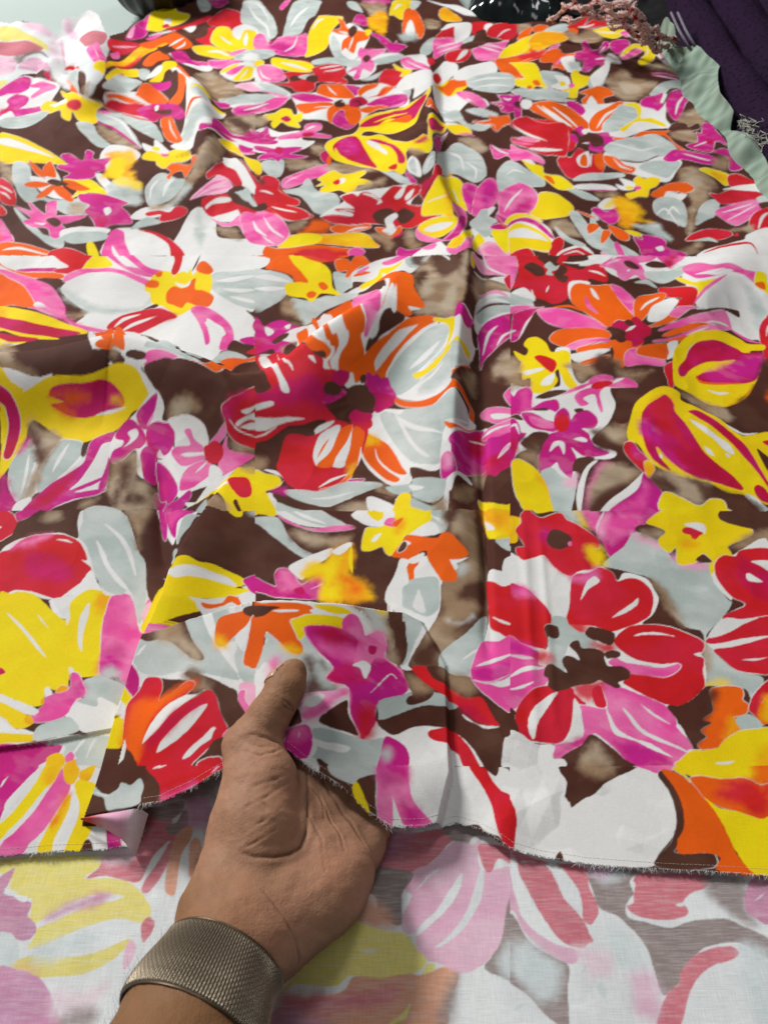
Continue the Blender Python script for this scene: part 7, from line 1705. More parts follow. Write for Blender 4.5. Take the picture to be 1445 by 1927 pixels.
Bf -696,694 -701,743 -698,826 -539,781 -509,747 -489,685 -538,691 -613,691
Gf -693,773 -653,740 -630,733 -610,742 -604,755 -578,744 -556,753 -541,735 -543,712 -548,694 -620,693 -640,723 -660,732 -691,750
Wf -666,740 -652,734 -638,728 -628,727 -620,728 -620,729 -628,730 -638,732 -651,737 -666,741
Rf -539,781 -362,757 -379,735 -415,711 -453,696 -484,681 -502,730
P~f -487,697 -446,702 -416,719 -453,696
Wf -522,766 -512,765 -503,764 -494,765 -486,767 -487,768 -496,769 -505,770 -514,769 -522,768
Lf -379,738 -372,743 -367,748 -363,752 -361,756 -362,757 -367,755 -371,751 -375,746 -380,739
clip -283,747 -220,746 -159,750 -98,759 -35,770 29,782 96,791 167,818 236,820 304,819 294,737 284,657 278,590 271,524 264,459 257,398 251,340 245,285 239,232 185,232 132,232 78,232 24,232 -29,232 -83,232 -137,232 -190,232 -244,232 -250,285 -256,340 -263,398 -270,459 -277,524 -285,592 -269,609 -275,676
Wf -198,751 -137,757 -139,729 -166,734
Gf -133,757 -12,779 -16,754 -55,737 -63,722 -97,728 -121,739
Bf -141,756 -129,758 -117,736 -90,725 -66,721 -55,737 -12,754 -16,719 -12,660 -15,653 -50,658 -81,689 -108,703 -139,722
Yf -70,713 -63,728 -55,723 -43,699 -35,682 -31,661 -46,666 -58,682
W 53,789 277,824 303,754 287,625 257,648 228,662 205,679 102,661 67,698
P+f -12,779 53,789 56,750 63,712 79,691 106,665 110,657 90,648 58,647 35,649 31,641 0,648 -12,660 -16,696 -16,734
M~f -12,775 49,784 52,746 12,730 -8,743
M~f 39,703 67,690 98,661 58,654 47,668
Wf 19,639 20,679 18,712 27,691 39,660 50,647 27,637
R 204,823 239,824 256,789 278,758 300,735 286,614 271,622 261,647 255,667 249,722 233,766
B 239,824 277,824 270,798 258,802
clip 304,819 384,821 464,821 544,821 624,821 704,821 783,821 863,821 943,821 1023,821 992,740 964,664 937,592 911,524 887,459 864,398 842,340 821,285 802,232 739,232 677,232 614,232 552,232 489,232 426,232 364,232 301,232 239,232 245,285 251,340 257,398 264,459 271,524 278,590 284,657 294,737
W 300,823 439,826 432,734 606,821 664,795 677,713 659,660 611,613 594,590 476,590 367,605 320,610 277,623
R 289,730 300,721 304,691 295,646 288,620 276,620
B 432,826 603,826 600,812 557,795 524,777 499,755 462,738 438,721 434,734 436,781
T~ 469,826 564,826 541,799 506,795
B 378,601 391,619 397,619 398,598
P+ 603,826 719,826 712,817 661,801 630,812
B+ 655,795 667,808 690,781 702,747 696,693 671,644 649,621 680,617 732,617 739,602 727,587 671,583 602,590 613,613 645,637 666,672 675,713 672,760
O 667,808 685,810 711,795 738,768 759,738 771,697 780,656 785,621 799,590 823,568 769,572 730,583 748,606 720,617 660,617 663,644 683,672 693,713 689,760
Y+ 694,812 708,817 729,781 712,799
Y 717,826 935,826 915,768 885,779 859,790 827,786 732,795
O~ 900,826 935,826 916,773 890,781
O+ 731,790 762,795 803,788 859,790 891,773 916,770 888,688 853,697 813,711 779,721 754,738 741,764
R~ 787,751 826,768 804,777 858,788 890,770 915,768 888,690 843,703 827,730
Y 751,743 778,719 820,709 864,693 888,688 844,561 819,568 799,590 784,633 773,688 759,726
clip 
W -1102,6370 -1039,6555 -949,6529 -906,6314 -916,6083 -1022,6189
G+ -1065,6609 -1115,7077 -1102,7189 -1003,7204 -919,6993 -828,6690 -777,6379 -781,6229 -814,6174 -838,6221 -912,6455 -989,6544
W -1063,7048 -1021,6872 -979,6728 -925,6617 -880,6535 -852,6410 -825,6251 -819,6252 -839,6417 -868,6576 -917,6678 -971,6788 -1013,6907 -1059,7058
W -1019,7143 -990,7081 -958,7006 -917,6868 -872,6713 -869,6719 -908,6890 -949,7042 -985,7114 -1018,7152
Y+ -1226,6194 -1231,6396 -1188,6443 -1108,6343 -1032,6192 -1023,6419 -980,6455 -933,6424 -910,6189 -917,6018 -991,5953 -1060,5921 -1176,6081
W -989,6114 -1003,6294 -996,6389 -965,6180 -960,6033
W -1175,6263 -1146,6208 -1116,6156 -1091,6121 -1067,6097 -1068,6109 -1091,6155 -1114,6191 -1142,6230 -1174,6269
P+ -916,6083 -930,6313 -905,6392 -857,6305 -813,6082 -782,6050 -740,6203 -625,6185 -553,6224 -530,5933 -554,5832 -620,5862 -717,5937 -782,5956 -886,5989
M~ -799,6026 -710,6079 -609,5962 -675,5883
W -678,5919 -650,5948 -625,5994 -613,6078 -609,6183 -612,6186 -623,6088 -636,6013 -656,5970 -680,5927
P+ -1054,5875 -998,5936 -944,5945 -975,5837 -1027,5816
G+ -1010,5762 -943,5866 -882,5955 -772,5941 -742,5829 -786,5736 -833,5693 -875,5605 -931,5640
W~ -944,5735 -904,5847 -846,5808 -842,5691 -886,5625
P+ -1161,5676 -1158,5773 -1001,5697 -938,5623 -1001,5569 -1069,5549
W+ -1060,5490 -927,5610 -859,5612 -836,5480 -849,5370 -944,5321
Y+ -1060,5490 -1006,5546 -949,5578 -972,5488 -1031,5465
P+ -1020,5450 -951,5526 -903,5553 -954,5411
Y+ -960,5350 -924,5439 -902,5541 -853,5557 -834,5457 -858,5369 -919,5322
W -914,5358 -898,5394 -886,5433 -881,5469 -880,5505 -882,5507 -888,5477 -895,5445 -905,5405 -916,5361
Y+ -855,5614 -840,5679 -797,5679 -798,5607 -830,5578
W -841,5412 -838,5575 -805,5434 -744,5333 -690,5301 -768,5320
P+ -825,5532 -798,5607 -714,5558 -651,5439 -626,5337 -656,5299 -724,5304 -779,5342
W -809,5533 -798,5461 -780,5395 -750,5352 -718,5323 -717,5329 -747,5371 -773,5414 -790,5469 -807,5535
T~ -1186,5463 -1127,5522 -999,5354 -897,5214 -861,5123 -937,5026 -1025,5073 -1128,5300
L+ -933,5233 -891,5297 -820,5259 -761,5175 -824,5153 -878,5193
W+ -834,5302 -757,5297 -685,5244 -578,5137 -599,5089 -673,5108 -728,5175
G -790,5286 -702,5246 -594,5138 -625,5107 -710,5157
P -745,5172 -711,5137 -675,5113 -634,5101 -591,5094 -591,5099 -634,5119 -674,5136 -710,5156 -745,5178
G+ -958,4995 -908,5047 -851,5104 -690,5115 -670,5066 -775,4993 -881,4954
W -926,4929 -836,4971 -729,5012 -622,5074 -588,5054 -660,4963 -744,4855
P+ -899,4875 -878,4928 -818,4955 -741,4972 -687,5073 -607,5090 -588,5062 -637,4964 -700,4878 -775,4851 -846,4796
M~ -885,4855 -785,4944 -712,4996 -748,4893 -833,4818
W -832,4874 -798,4893 -765,4916 -733,4952 -703,4995 -704,5001 -738,4971 -771,4941 -802,4912 -833,4880
T~ -928,4715 -874,4775 -813,4780 -693,4806 -700,4722 -766,4639 -795,4565 -850,4582
B~ -917,4743 -856,4754 -768,4656 -788,4566 -840,4627
W -961,4587 -861,4551 -751,4505 -627,4460 -433,4439 -439,4322 -568,4308 -681,4286 -802,4432 -853,4484
M+ -1017,4485 -955,4464 -966,4578 -953,4658 -898,4607 -844,4534 -739,4525 -764,4615 -721,4567 -697,4614 -673,4676 -661,4597 -678,4511 -596,4450 -599,4405 -652,4410 -728,4434 -839,4494 -902,4496 -940,4448 -1005,4406
M+ -807,4414 -751,4377 -719,4357 -727,4305 -770,4301
M+ -717,4397 -664,4383 -600,4335 -588,4362 -542,4341 -447,4341 -479,4283 -505,4247 -417,4212 -486,4187 -542,4192 -559,4144 -598,4184 -667,4169 -661,4239 -637,4280 -702,4334
C -595,4293 -573,4358 -549,4305 -562,4248
Y+ -754,4236 -712,4184 -665,4151 -640,4079 -642,3996 -680,4033 -726,4132
Y+ -906,4380 -864,4458 -809,4378 -762,4238 -807,4304 -869,4347
G+ -643,4142 -596,4158 -549,4103 -555,4019 -610,4022 -635,4064
W -852,4134 -803,4223 -746,4117 -680,3973 -636,3820 -662,3808 -706,3902 -764,4039
R+ -770,4196 -731,4115 -683,4003 -639,3914 -620,3983 -565,3979 -532,3917 -532,3841 -494,3784 -422,3712 -418,3629 -483,3671 -355,3515 -377,3471 -439,3466 -494,3517 -559,3646 -607,3661 -651,3773 -636,3820 -687,3973
R -642,3872 -577,3822 -491,3755 -434,3697 -483,3662 -566,3706 -636,3749
B~ -676,4003 -646,3973 -605,3903 -639,3914
W -623,3818 -606,3812 -590,3806 -572,3797 -554,3788 -554,3792 -571,3811 -589,3824 -607,3826 -623,3822
W -547,3654 -519,3619 -489,3586 -454,3554 -419,3533 -419,3539 -454,3574 -489,3611 -519,3637 -547,3659
B -782,3833 -760,3843 -695,3745 -646,3716 -606,3648 -638,3643 -690,3700 -748,3743
B -749,3867 -715,3869 -664,3763 -624,3702 -586,3709 -566,3649 -604,3634 -641,3668 -676,3753 -710,3825
G -750,3818 -717,3826 -693,3848 -657,3762 -623,3689 -643,3686 -682,3748 -712,3780
R -722,3683 -689,3688 -623,3626 -621,3557 -670,3583
P+ -668,3470 -697,3590 -677,3638 -615,3610 -584,3627 -523,3548 -477,3474 -438,3375 -452,3312 -484,3269 -547,3282 -612,3317 -653,3402
W -626,3528 -616,3479 -600,3432 -573,3395 -544,3365 -543,3371 -568,3412 -590,3449 -606,3487 -623,3530
W -576,3549 -552,3470 -526,3410 -494,3368 -461,3334 -460,3338 -490,3380 -519,3421 -545,3476 -574,3551
W -563,3372 -550,3348 -535,3324 -517,3302 -498,3283 -498,3286 -515,3312 -532,3336 -547,3356 -562,3375
clip 
W 526,6495 643,6602 624,6310 561,6150 496,6030
P+ 606,5889 639,5967 867,6195 865,6135 807,5902 742,5717 653,5707 617,5798
W 659,5995 694,5971 728,5947 763,5927 799,5910 800,5917 767,5949 733,5974 697,5991 661,6001
W 700,6029 731,6027 764,6028 799,6014 835,5990 836,5997 803,6037 768,6056 733,6047 700,6035
Y+ 782,5837 849,6029 947,6166 1042,6253 1129,6338 1020,6083 942,5893 845,5828 785,5778
A+ 1013,6027 1034,6193 1129,6338 1239,6313 1300,6210 1264,6108 1133,5980 1054,5925
O+ 742,5717 845,5828 994,5877 1107,5920 1055,5806 895,5667 886,5342 870,5279 787,5352 740,5460
R~ 918,5841 1033,5901 1105,5908 1015,5773 923,5745
Y+ 837,5685 961,5640 993,5559 986,5339 988,5231 999,5132 946,5162 906,5103 876,5123 808,5165 811,5261 879,5278 853,5413
O 922,5227 956,5238 962,5164 930,5162
O 878,5143 904,5153 902,5107 878,5107
W+ 459,5440 573,5593 709,5657 727,5532 702,5414 586,5339 525,5302 453,5333
G+ 516,5283 623,5381 741,5392 810,5329 804,5165 747,5054 659,5058 569,5125
W 538,5248 592,5272 649,5291 719,5281 796,5280 797,5289 722,5310 651,5327 592,5301 538,5257
W 571,5156 620,5160 669,5161 723,5145 780,5137 781,5145 726,5172 672,5197 621,5189 572,5165
G+ 779,5057 888,5084 1118,5135 1103,5040 936,4961 845,4997
M+ 642,4883 699,4896 692,4992 741,5004 781,5002 824,5019 807,4937 817,4887 791,4727 757,4704 758,4783 725,4761 680,4778 701,4842
B 769,4890 798,4935 819,4906 796,4845 774,4856
W+ 809,4885 842,4962 880,4949 871,4878 827,4835
W 712,4949 726,4932 741,4924 754,4938 761,4958 760,4963 751,4956 744,4951 730,4952 713,4956
G+ 500,4834 575,4814 662,4749 630,4727 555,4754
O+ 515,4708 612,4692 608,4743 660,4721 706,4730 726,4700 721,4642 681,4621 641,4582 631,4647 565,4671
P+ 601,4377 638,4381 665,4295 702,4370 755,4338 791,4283 846,4171 829,4146 767,4207 697,4209 672,4294 624,4247 596,4256
W 605,4429 621,4386 639,4346 660,4324 680,4309 682,4317 665,4348 647,4375 629,4407 607,4435
R+ 736,4642 773,4707 831,4735 870,4681 935,4615 1036,4587 979,4221 908,4216 842,4248 761,4388 714,4482 731,4502 805,4403 859,4387 803,4507
W 740,4612 768,4560 799,4495 839,4424 887,4379 888,4385 845,4443 807,4519 775,4577 742,4617
W 795,4324 833,4287 872,4265 914,4259 957,4265 959,4276 918,4289 877,4301 837,4315 797,4333
P 714,4480 739,4447 763,4410 788,4381 814,4362 815,4367 791,4397 767,4430 742,4461 715,4484
G+ 580,3968 607,4095 654,4198 696,4200 745,4087 809,3988 816,3896 742,3895 677,3921 620,3885 582,3846
W 632,4001 657,4036 680,4059 703,4047 730,4029 732,4035 708,4067 682,4086 655,4053 631,4005
P+ 573,3746 603,3849 663,3910 704,3920 752,3870 769,3792 745,3699 701,3648 649,3647 590,3587 562,3630
W 592,3660 615,3710 639,3760 668,3811 699,3860 697,3864 663,3823 631,3774 608,3718 590,3662
M~ 702,3779 738,3748 702,3660 634,3633
M+ 548,3627 585,3598 602,3578 585,3538 557,3580
Y+ 579,3537 605,3603 655,3647 712,3636 765,3557 708,3601 650,3600 605,3543
M+ 584,3500 614,3569 684,3614 742,3568 783,3424 786,3367 767,3400 726,3536 667,3579 618,3546
Y+ 585,3456 625,3548 677,3555 732,3491 772,3356 756,3328 711,3434 669,3487 602,3413
W+ 574,3391 611,3479 673,3516 725,3446 758,3342 704,3385 632,3403
Y+ 576,3376 632,3403 704,3385 762,3327 755,3262 709,3255 654,3287 602,3259 568,3232
Y+ 509,3452 548,3490 588,3501 561,3243 531,3277 510,3368
M+ 503,3492 546,3530 590,3527 573,3482 527,3471
O 553,3542 559,3527 567,3514 576,3505 587,3499 588,3503 582,3518 574,3531 565,3539 554,3546
G+ 409,3502 445,3559 471,3634 505,3656 506,3593 542,3554 505,3505 503,3423 468,3379 441,3426
"""
REVERSE_PRINT = """
clip -1003,802 -926,802 -850,802 -773,802 -696,802 -619,802 -542,802 -465,802 -388,802 -311,802 -302,725 -294,652 -286,583 -278,517 -271,455 -265,395 -258,339 -252,285 -246,234 -307,234 -368,234 -429,234 -490,234 -551,234 -612,234 -672,234 -733,234 -794,234 -813,285 -833,339 -854,395 -875,455 -898,517 -922,583 -948,652 -975,725
Y -864,606 -784,615 -617,617 -634,591 -660,568 -598,568 -548,554 -515,525 -498,500 -516,479 -555,486 -592,483 -634,469 -667,456 -720,432 -742,432 -734,456 -756,476 -763,525 -814,539 -824,568 -856,583
W -741,476 -709,497 -677,518 -621,536 -566,532 -586,521 -637,511 -684,490 -731,469
M~ -721,486 -683,511 -620,532 -589,532 -645,511 -693,493
M -850,565 -832,583 -820,587 -825,550 -841,539
M -843,546 -813,536 -785,521 -761,518 -761,493 -742,479 -733,462 -746,446 -768,446 -787,459 -815,462
W -829,539 -816,546 -797,536 -812,532
G -812,456 -786,456 -760,432 -755,406 -766,393 -791,393
Y -758,403 -729,416 -678,414 -627,416 -579,429 -532,449 -544,423 -572,400 -611,384 -653,378 -703,378 -744,381
A~ -757,390 -721,390 -702,374 -733,371
M -790,390 -759,393 -711,381 -679,359 -656,328 -636,293 -757,293
G~ -718,426 -652,452 -572,462 -599,449 -656,416 -700,416
L~ -658,347 -601,347 -563,365 -577,334 -600,316 -639,305
R -656,568 -634,591 -625,617 -564,629 -560,721 -505,713 -474,660 -480,644 -515,621 -535,565 -565,563 -615,574
R -530,543 -524,568 -504,606 -488,644 -482,660 -473,652 -483,598 -496,565 -514,539
W -529,564 -519,588 -509,611 -498,629 -487,648 -489,649 -505,634 -518,616 -527,592 -532,565
B -560,721 -529,729 -473,742 -472,717 -497,696 -531,701
B -503,684 -480,692 -469,721 -455,713 -453,676 -471,664 -491,664
M~ -478,751 -430,763 -395,721 -405,684 -454,684 -457,721
B~ -475,755 -420,781 -397,794 -398,742 -428,751
O -479,550 -483,598 -480,644 -468,672 -442,684 -441,652 -455,621 -455,576 -455,536 -471,536
O -435,598 -441,641 -429,656 -415,644 -408,598 -422,568 -432,576
R -512,459 -514,479 -500,490 -486,476 -495,449 -505,442
P -533,390 -538,426 -531,446 -517,432 -522,403
B~ -632,293 -620,310 -581,322 -580,293
L~ -639,610 -587,625 -563,621 -581,598
clip -311,802 -243,802 -174,802 -106,802 -37,802 31,802 99,802 168,802 236,802 305,802 296,725 288,652 280,583 273,517 266,455 259,395 253,339 247,285 241,234 187,234 133,234 79,234 25,234 -30,234 -84,234 -138,234 -192,234 -246,234 -252,285 -258,339 -265,395 -271,455 -278,517 -286,583 -294,652 -302,725
R -24,598 12,664 69,668 134,676 174,660 148,644 115,610 74,583 35,581 4,587
C~ -16,614 20,648 52,652 12,614
B 134,680 167,686 208,688 242,660 206,660 188,639 169,644 145,660
P 63,583 107,602 144,637 169,648 204,641 218,656 221,644 210,614 223,583 287,591 278,511 257,456 223,416 184,390 144,384 120,400 84,410 70,429 63,456 41,462 38,490 61,532 46,546
W 74,546 87,558 99,570 113,580 126,590 125,591 110,584 96,574 84,561 73,547
W 67,452 79,476 110,500 139,539 172,580 166,546 141,511 109,483
W 107,432 138,456 178,504 212,583 221,576 210,525 176,476 141,446
R 212,633 229,644 291,629 288,598 257,610 239,583 224,587
W 250,595 259,610 266,595 257,589
B -35,568 -16,595 12,591 63,581 58,561 42,543 38,514 38,479 19,476 -11,497 -19,532 -50,539
O~ -72,490 -42,532 -11,518 23,479 -11,466 -34,469
Y -108,469 -72,486 -41,476 11,462 48,456 70,426 88,410 69,387 25,378 -25,374 -68,381 -90,368 -105,397
W -51,426 -29,429 -11,427 -33,423
Y -216,337 -164,403 -122,439 -108,456 -98,400 -89,365 -139,362 -182,365
Y 75,371 87,400 105,400 97,384
O -89,350 -61,378 -4,376 47,384 72,381 97,387 123,397 148,384 150,368 127,328 121,293 38,293 -10,293 -218,293 -187,337
R~ -188,347 -89,350 -11,350 25,356 -11,331 -81,316 -136,310 -200,316
Y 4,292 24,298 42,307 50,319 54,331 52,332 43,322 35,314 20,304 3,294
B~ 114,293 124,340 147,378 150,362 128,293
M~ -235,316 -151,316 -100,293 -232,293
B 206,393 223,416 248,449 267,518 286,518 270,378 241,378
G~ 246,423 277,442 269,371 245,381
M~ 16,668 61,672 69,660 20,652
clip 305,802 384,802 464,802 544,802 624,802 703,802 783,802 863,802 943,802 1023,802 994,725 966,652 940,583 916,517 892,455 870,395 849,339 829,285 810,234 746,234 683,234 620,234 557,234 494,234 431,234 367,234 304,234 241,234 247,285 253,339 259,395 266,455 273,517 280,583 288,652 296,725
P 277,627 294,619 287,573 295,508 280,511 264,504
R 293,627 362,604 448,592 448,551 459,522 458,497 439,478 425,483 423,497 404,544 383,581 369,596 305,596 432,459 424,439 408,432 369,446 342,487 321,529 307,573 295,611
R 297,596 361,596 390,529 416,497 432,463 424,437 405,432 373,444 342,487 318,537
R 401,596 448,592 448,548 459,522 458,497 439,476 425,487 430,522 421,551
W 366,602 389,596 412,566 426,537 425,497 408,522 384,566
W 280,581 291,611 302,566 316,522 344,476 369,446 389,431 354,442 316,469 291,508
P 268,508 281,522 293,494 316,466 357,439 397,429 404,416 388,401 357,412 319,436 293,466 282,497
B 266,490 284,483 296,456 319,432 357,412 380,396 370,355 363,294 346,294 314,318 289,346 256,367 253,371
G~ 271,439 309,439 335,412 361,390 346,342 310,336 278,367 267,399
B 453,577 504,592 550,589 572,581 551,573 540,559 543,537 523,515 521,490 557,480 607,469 656,483 726,487 760,473 811,446 798,409 749,439 704,439 664,429 626,399 595,364 562,346 554,374 550,419 536,452 511,480 495,494 464,508 455,544
G~ 462,581 503,589 533,581 498,566
R 549,566 572,581 636,581 718,577 706,551 667,537 647,519 652,508 648,494 611,485 573,485 537,494 522,511 539,519 543,537 551,555
W 541,562 546,551 544,540
W 630,515 659,522 641,511
B~ 718,577 774,581 791,559 788,537 775,508 785,480 756,487 727,515 712,544
M 779,522 809,566 855,573 822,480 794,487 780,501
L 802,522 815,527 827,536 826,537 813,531 802,523
R 535,294 570,349 595,364 609,390 646,419 691,432 725,434 738,422 717,409 678,399 643,380 612,346 580,294
P~ 505,380 542,383 552,352 532,312 498,318
G~ 478,463 521,452 537,426 524,399 481,406
L~ 404,429 461,419 461,380 419,386
G 433,364 444,366 446,342 436,342
G 404,388 411,396 417,398 409,386
G 260,321 269,329 278,330 269,323
M~ 774,371 788,380 777,346
M~ 453,596 504,592 485,581 458,581
G~ 746,429 797,406 765,312 740,312
"""
BLEND = dict(R=('P', .07), C=('M', .35), M=('C', .28), P=('L', .38), O=('R', .10), A=('Y', .5), Y=('A', .10), G=('W', .32), B=('T', .06), T=('K', .6), L=('W', .3))
def closed_spline(p, sub=4):
    n = len(p)
    a = np.roll(p, 1, 0); b = p; c = np.roll(p, -1, 0); d = np.roll(p, -2, 0)
    out = np.empty((n, sub, 2))
    for k in range(sub):
        t = k/sub
        out[:, k] = .5*(2*b+(c-a)*t+(2*a-5*b+4*c-d)*t*t+(3*b-a-3*c+d)*t**3)
    return out.reshape(-1, 2)
def inside(P, X, Y, rowY):
    m = np.zeros(X.shape, bool); ys = [q[1] for q in P]
    r0 = int(np.searchsorted(rowY, min(ys))); r1 = int(np.searchsorted(rowY, max(ys))); x = X[r0:r1]; y = Y[r0:r1]; ins = np.zeros(x.shape, bool)
    for (ax, ay), (bx, by) in zip(P, P[1:]+P[:1]):
        if ay != by: ins ^= ((ay > y) != (by > y)) & (x < (bx-ax)*(y-ay)/(by-ay)+ax)
    m[r0:r1] = ins
    return m
def draw_print(text, rowY, xl, dx, Cn, base, pale_all, fold=None):
    R = len(rowY); X = (xl[:, None]+dx[:, None]*np.arange(Cn)[None]).astype(np.float32); Y = np.repeat(rowY[:, None], Cn, 1).astype(np.float32)
    col = np.empty((R, Cn, 3), np.float32); col[:] = base
    wob = (fbm(X*420, Y*420, 91, 2)-.5).astype(np.float32)
    wet = (fbm(X*90, Y*90, 41, 3)-.5).astype(np.float32)
    tone = (fbm(X*45+Y*20, Y*60, 61, 3)-.5).astype(np.float32)
    brush = (fbm(X*40+Y*110, Y*28-X*60, 71, 3)-.5).astype(np.float32)
    col *= (1+.25*tone)[..., None]
    painted = np.zeros((R, Cn), bool); painted0 = painted.copy()
    mixn = (fbm(X*38+4, Y*46, 101, 2)-.5).astype(np.float32)
    rr = np.random.default_rng(5); mask = None
    for ln in text.strip().split('\n'):
        w = ln.split(); code = w[0]
        if code == 'clip':      # each stretch of the print was surveyed separately
            mask = None
            if len(w) > 1: mask = inside([tuple(int(a)/4000 for a in q.split(',')) for q in w[1:]], X, Y, rowY)
            continue
        pale = pale_all or code[0] == '%'; code = code.lstrip('%')
        pal = REVERSE if pale else PALETTE
        p = np.array([tuple(map(int, q.split(','))) for q in w[1:]], float)/4000.
        s = closed_spline(p)
        soft = '~' in code; halo = '+' in code and not pale_all
        pad = .006 if soft else .003
        y0, y1 = s[:, 1].min()-pad, s[:, 1].max()+pad; x0, x1 = s[:, 0].min()-pad, s[:, 0].max()+pad
        r0 = max(int(np.searchsorted(rowY, y0))-1, 0); r1 = min(int(np.searchsorted(rowY, y1))+1, R)
        if r1-r0 < 1: continue
        c0 = max(int(np.floor(((x0-xl[r0:r1])/dx[r0:r1]).min())), 0); c1 = min(int(np.ceil(((x1-xl[r0:r1])/dx[r0:r1]).max()))+1, Cn)
        if c1-c0 < 1: continue
        sl = (slice(r0, r1), slice(c0, c1))
        rm = min((r0+r1)//2, R-2); ky = min(1.0, dx[rm]/(rowY[rm+1]-rowY[rm]))   # same number of mesh cells per soft edge both ways
        sd = poly_sd((s*[1, ky]).astype(np.float32), X[sl], Y[sl]*np.float32(ky)).astype(np.float32)
        px = dx[r0:r1][:, None]
        if soft:
            a = np.clip((sd+.007*wet[sl]+.0018*wob[sl])/.009+.55, 0, 1); a = a*a*(3-2*a)*.94
        else:
            e = np.maximum(.0006, px*1.0)
            sd = sd+np.minimum(.0008, 4e-7/px)*wob[sl]
            if halo:
                ah = (np.clip((sd+.00055)/e+.5, 0, 1)*np.clip(.62+2.2*tone[sl], .1, 1))[..., None]
                if mask is not None: ah = ah*mask[sl][..., None]
                if fold is not None: ah = ah*fold[1 if 'f' in code else 0][sl][..., None]
                col[sl] = col[sl]*(1-ah)+PALETTE['W']*ah
            a = np.clip(sd/e+.5, 0, 1)
        if mask is not None: a = a*mask[sl]
        if fold is not None: a = a*fold[1 if 'f' in code else 0][sl]
        c = pal[code[0]]*(1+rr.uniform(-.05, .05))*(.8 if ln[0] == '%' else 1)
        var = {'W': .03, 'G': .09, 'Y': .05, 'T': .3, 'B': .18, 'R': .10, 'C': .12, 'O': .10}.get(code[0], .14)
        alt, amt = BLEND.get(code[0], ('W', 0.0))
        wv = (np.clip(.45+3.2*mixn[sl]+1.2*brush[sl], 0, 1)*amt)[..., None]
        c = c*(1-wv)+pal[alt]*wv
        cc = c*(1+var*(1.5*tone[sl]+1.0*brush[sl]))[..., None]
        if code[0] in 'MPGL':   # paint that ran thin in places shows the white ground
            thin = np.clip((1.2*brush[sl]-.06)*.5, 0, .07)[..., None]
            cc = cc*(1-thin)+pal['W']*thin
        a = a[..., None]
        col[sl] = col[sl]*(1-a)+cc*a
        (painted if 'f' in code else painted0)[sl] |= a[..., 0] > .5
    if fold is not None:       # carry the print on to the very fold
        todo = fold[2] & ~painted
        for r in range(1, R):
            m_ = todo[r] & painted[r-1]
            col[r, m_] = col[r-1, m_]; painted[r] |= m_
        todo = fold[2] & ~painted
        for c_ in range(Cn-2, -1, -1):
            m_ = todo[:, c_] & painted[:, c_+1]
            col[m_, c_] = col[m_, c_+1]; painted[:, c_] |= m_
        todo = fold[3] & ~painted0
        for c_ in range(1, Cn):
            m_ = todo[:, c_] & painted0[:, c_-1]
            col[m_, c_] = col[m_, c_-1]; painted0[:, c_] |= m_
        todo = fold[3] & ~painted0
        for r in range(R-2, -1, -1):
            m_ = todo[r] & painted0[r+1]
            col[r, m_] = col[r+1, m_]; painted0[r] |= m_
    return X, Y, np.clip(col, 0.004, .86)

def image_rows(v_near, v_far, n, z):
    v = np.linspace(v_near, v_far, n)
    return np.array([ground(722.5, t, z)[1] for t in v]), v
def image_cols(v, z, u0, u1, Cn):
    xl = np.array([ground(u0, t, z)[0] for t in v]); xr = np.array([ground(u1, t, z)[0] for t in v])
    return xl, (xr-xl)/(Cn-1)

# ---------------------------------------------------------------- table
def box_mesh(name, x0, x1, y0, y1, z0, z1):
    V = [(x, y, z) for z in (z0, z1) for y in (y0, y1) for x in (x0, x1)]
    Q = [(0, 2, 3, 1), (4, 5, 7, 6), (0, 1, 5, 4), (2, 6, 7, 3), (0, 4, 6, 2), (1, 3, 7, 5)]
    return mesh_from(name, V, Q, smooth=False)
M_table = plain('white_laminate', (182, 196, 192), .35, .03, 3, spec=.4)
add('table_top', box_mesh('table_top', -2.2, 2.2, -.5, 3.6, -.04, -.003), M_table, kind='structure')

# ---------------------------------------------------------------- cloth lying face down (pale reverse side)
Rr, Cr = 300, 780
rowY, vv = image_rows(2080, 1455, Rr, .0015)
xl, dx = image_cols(vv, .0015, -260, 1705, Cr)
X, Y, col = draw_print(REVERSE_PRINT, rowY, xl, dx, Cr, REVERSE['W'], True)
slub = fbm(X*140, Y*1900, 15, 2)-.5
lum = col.mean(-1, keepdims=True)
col = np.clip(col+(.82-col)*np.clip(slub*1.2+.10, 0, .5)[..., None]*.45, 0, .88)
Z = .0006+.0010*(fbm(X*14, Y*18, 8, 2))+.0010*np.abs(fbm(X*50, Y*30, 18, 2)-.5)
m = 0
V = np.stack([X, Y, Z], -1).reshape(-1, 3)
under = add('face_down_fabric', mesh_from('face_down_fabric', V, grid_quads(Rr, Cr), col=col.reshape(-1, 3)), M_rev,
            label='pale washed-out reverse side of floral cotton lying flat under the hand', cat='fabric')

# ---------------------------------------------------------------- the spread floral cloth
Rm, Cm = 1020, 1010
rowY, vv = image_rows(1690, -62, Rm, .012)
U0, U1 = -300, 1745
xl, dx = image_cols(vv, .012, U0, U1, Cm)
# the lifted part is folded over: its print stops at the fold, the print behind runs on under it
Xd = (xl[:, None]+dx[:, None]*np.arange(Cm)[None]); Yd = np.repeat(rowY[:, None], Cm, 1)
fl_sd = poly_sd(FEAT['flap'], Xd, Yd)
fold_line = [q+(0,) for q in (FEAT['flap'][15:]+FEAT['flap'][:7])]
fd = line_dist(fold_line, Xd, Yd)[0]
in_flap = fl_sd > -.002
fold = (~(in_flap & (fd < .012)), in_flap | (fd > .07), in_flap & (fd < .009), ~in_flap & (fd < .014))
X, Y, col = draw_print(MAIN_PRINT, rowY, xl, dx, Cm, PALETTE['B'], False, fold)
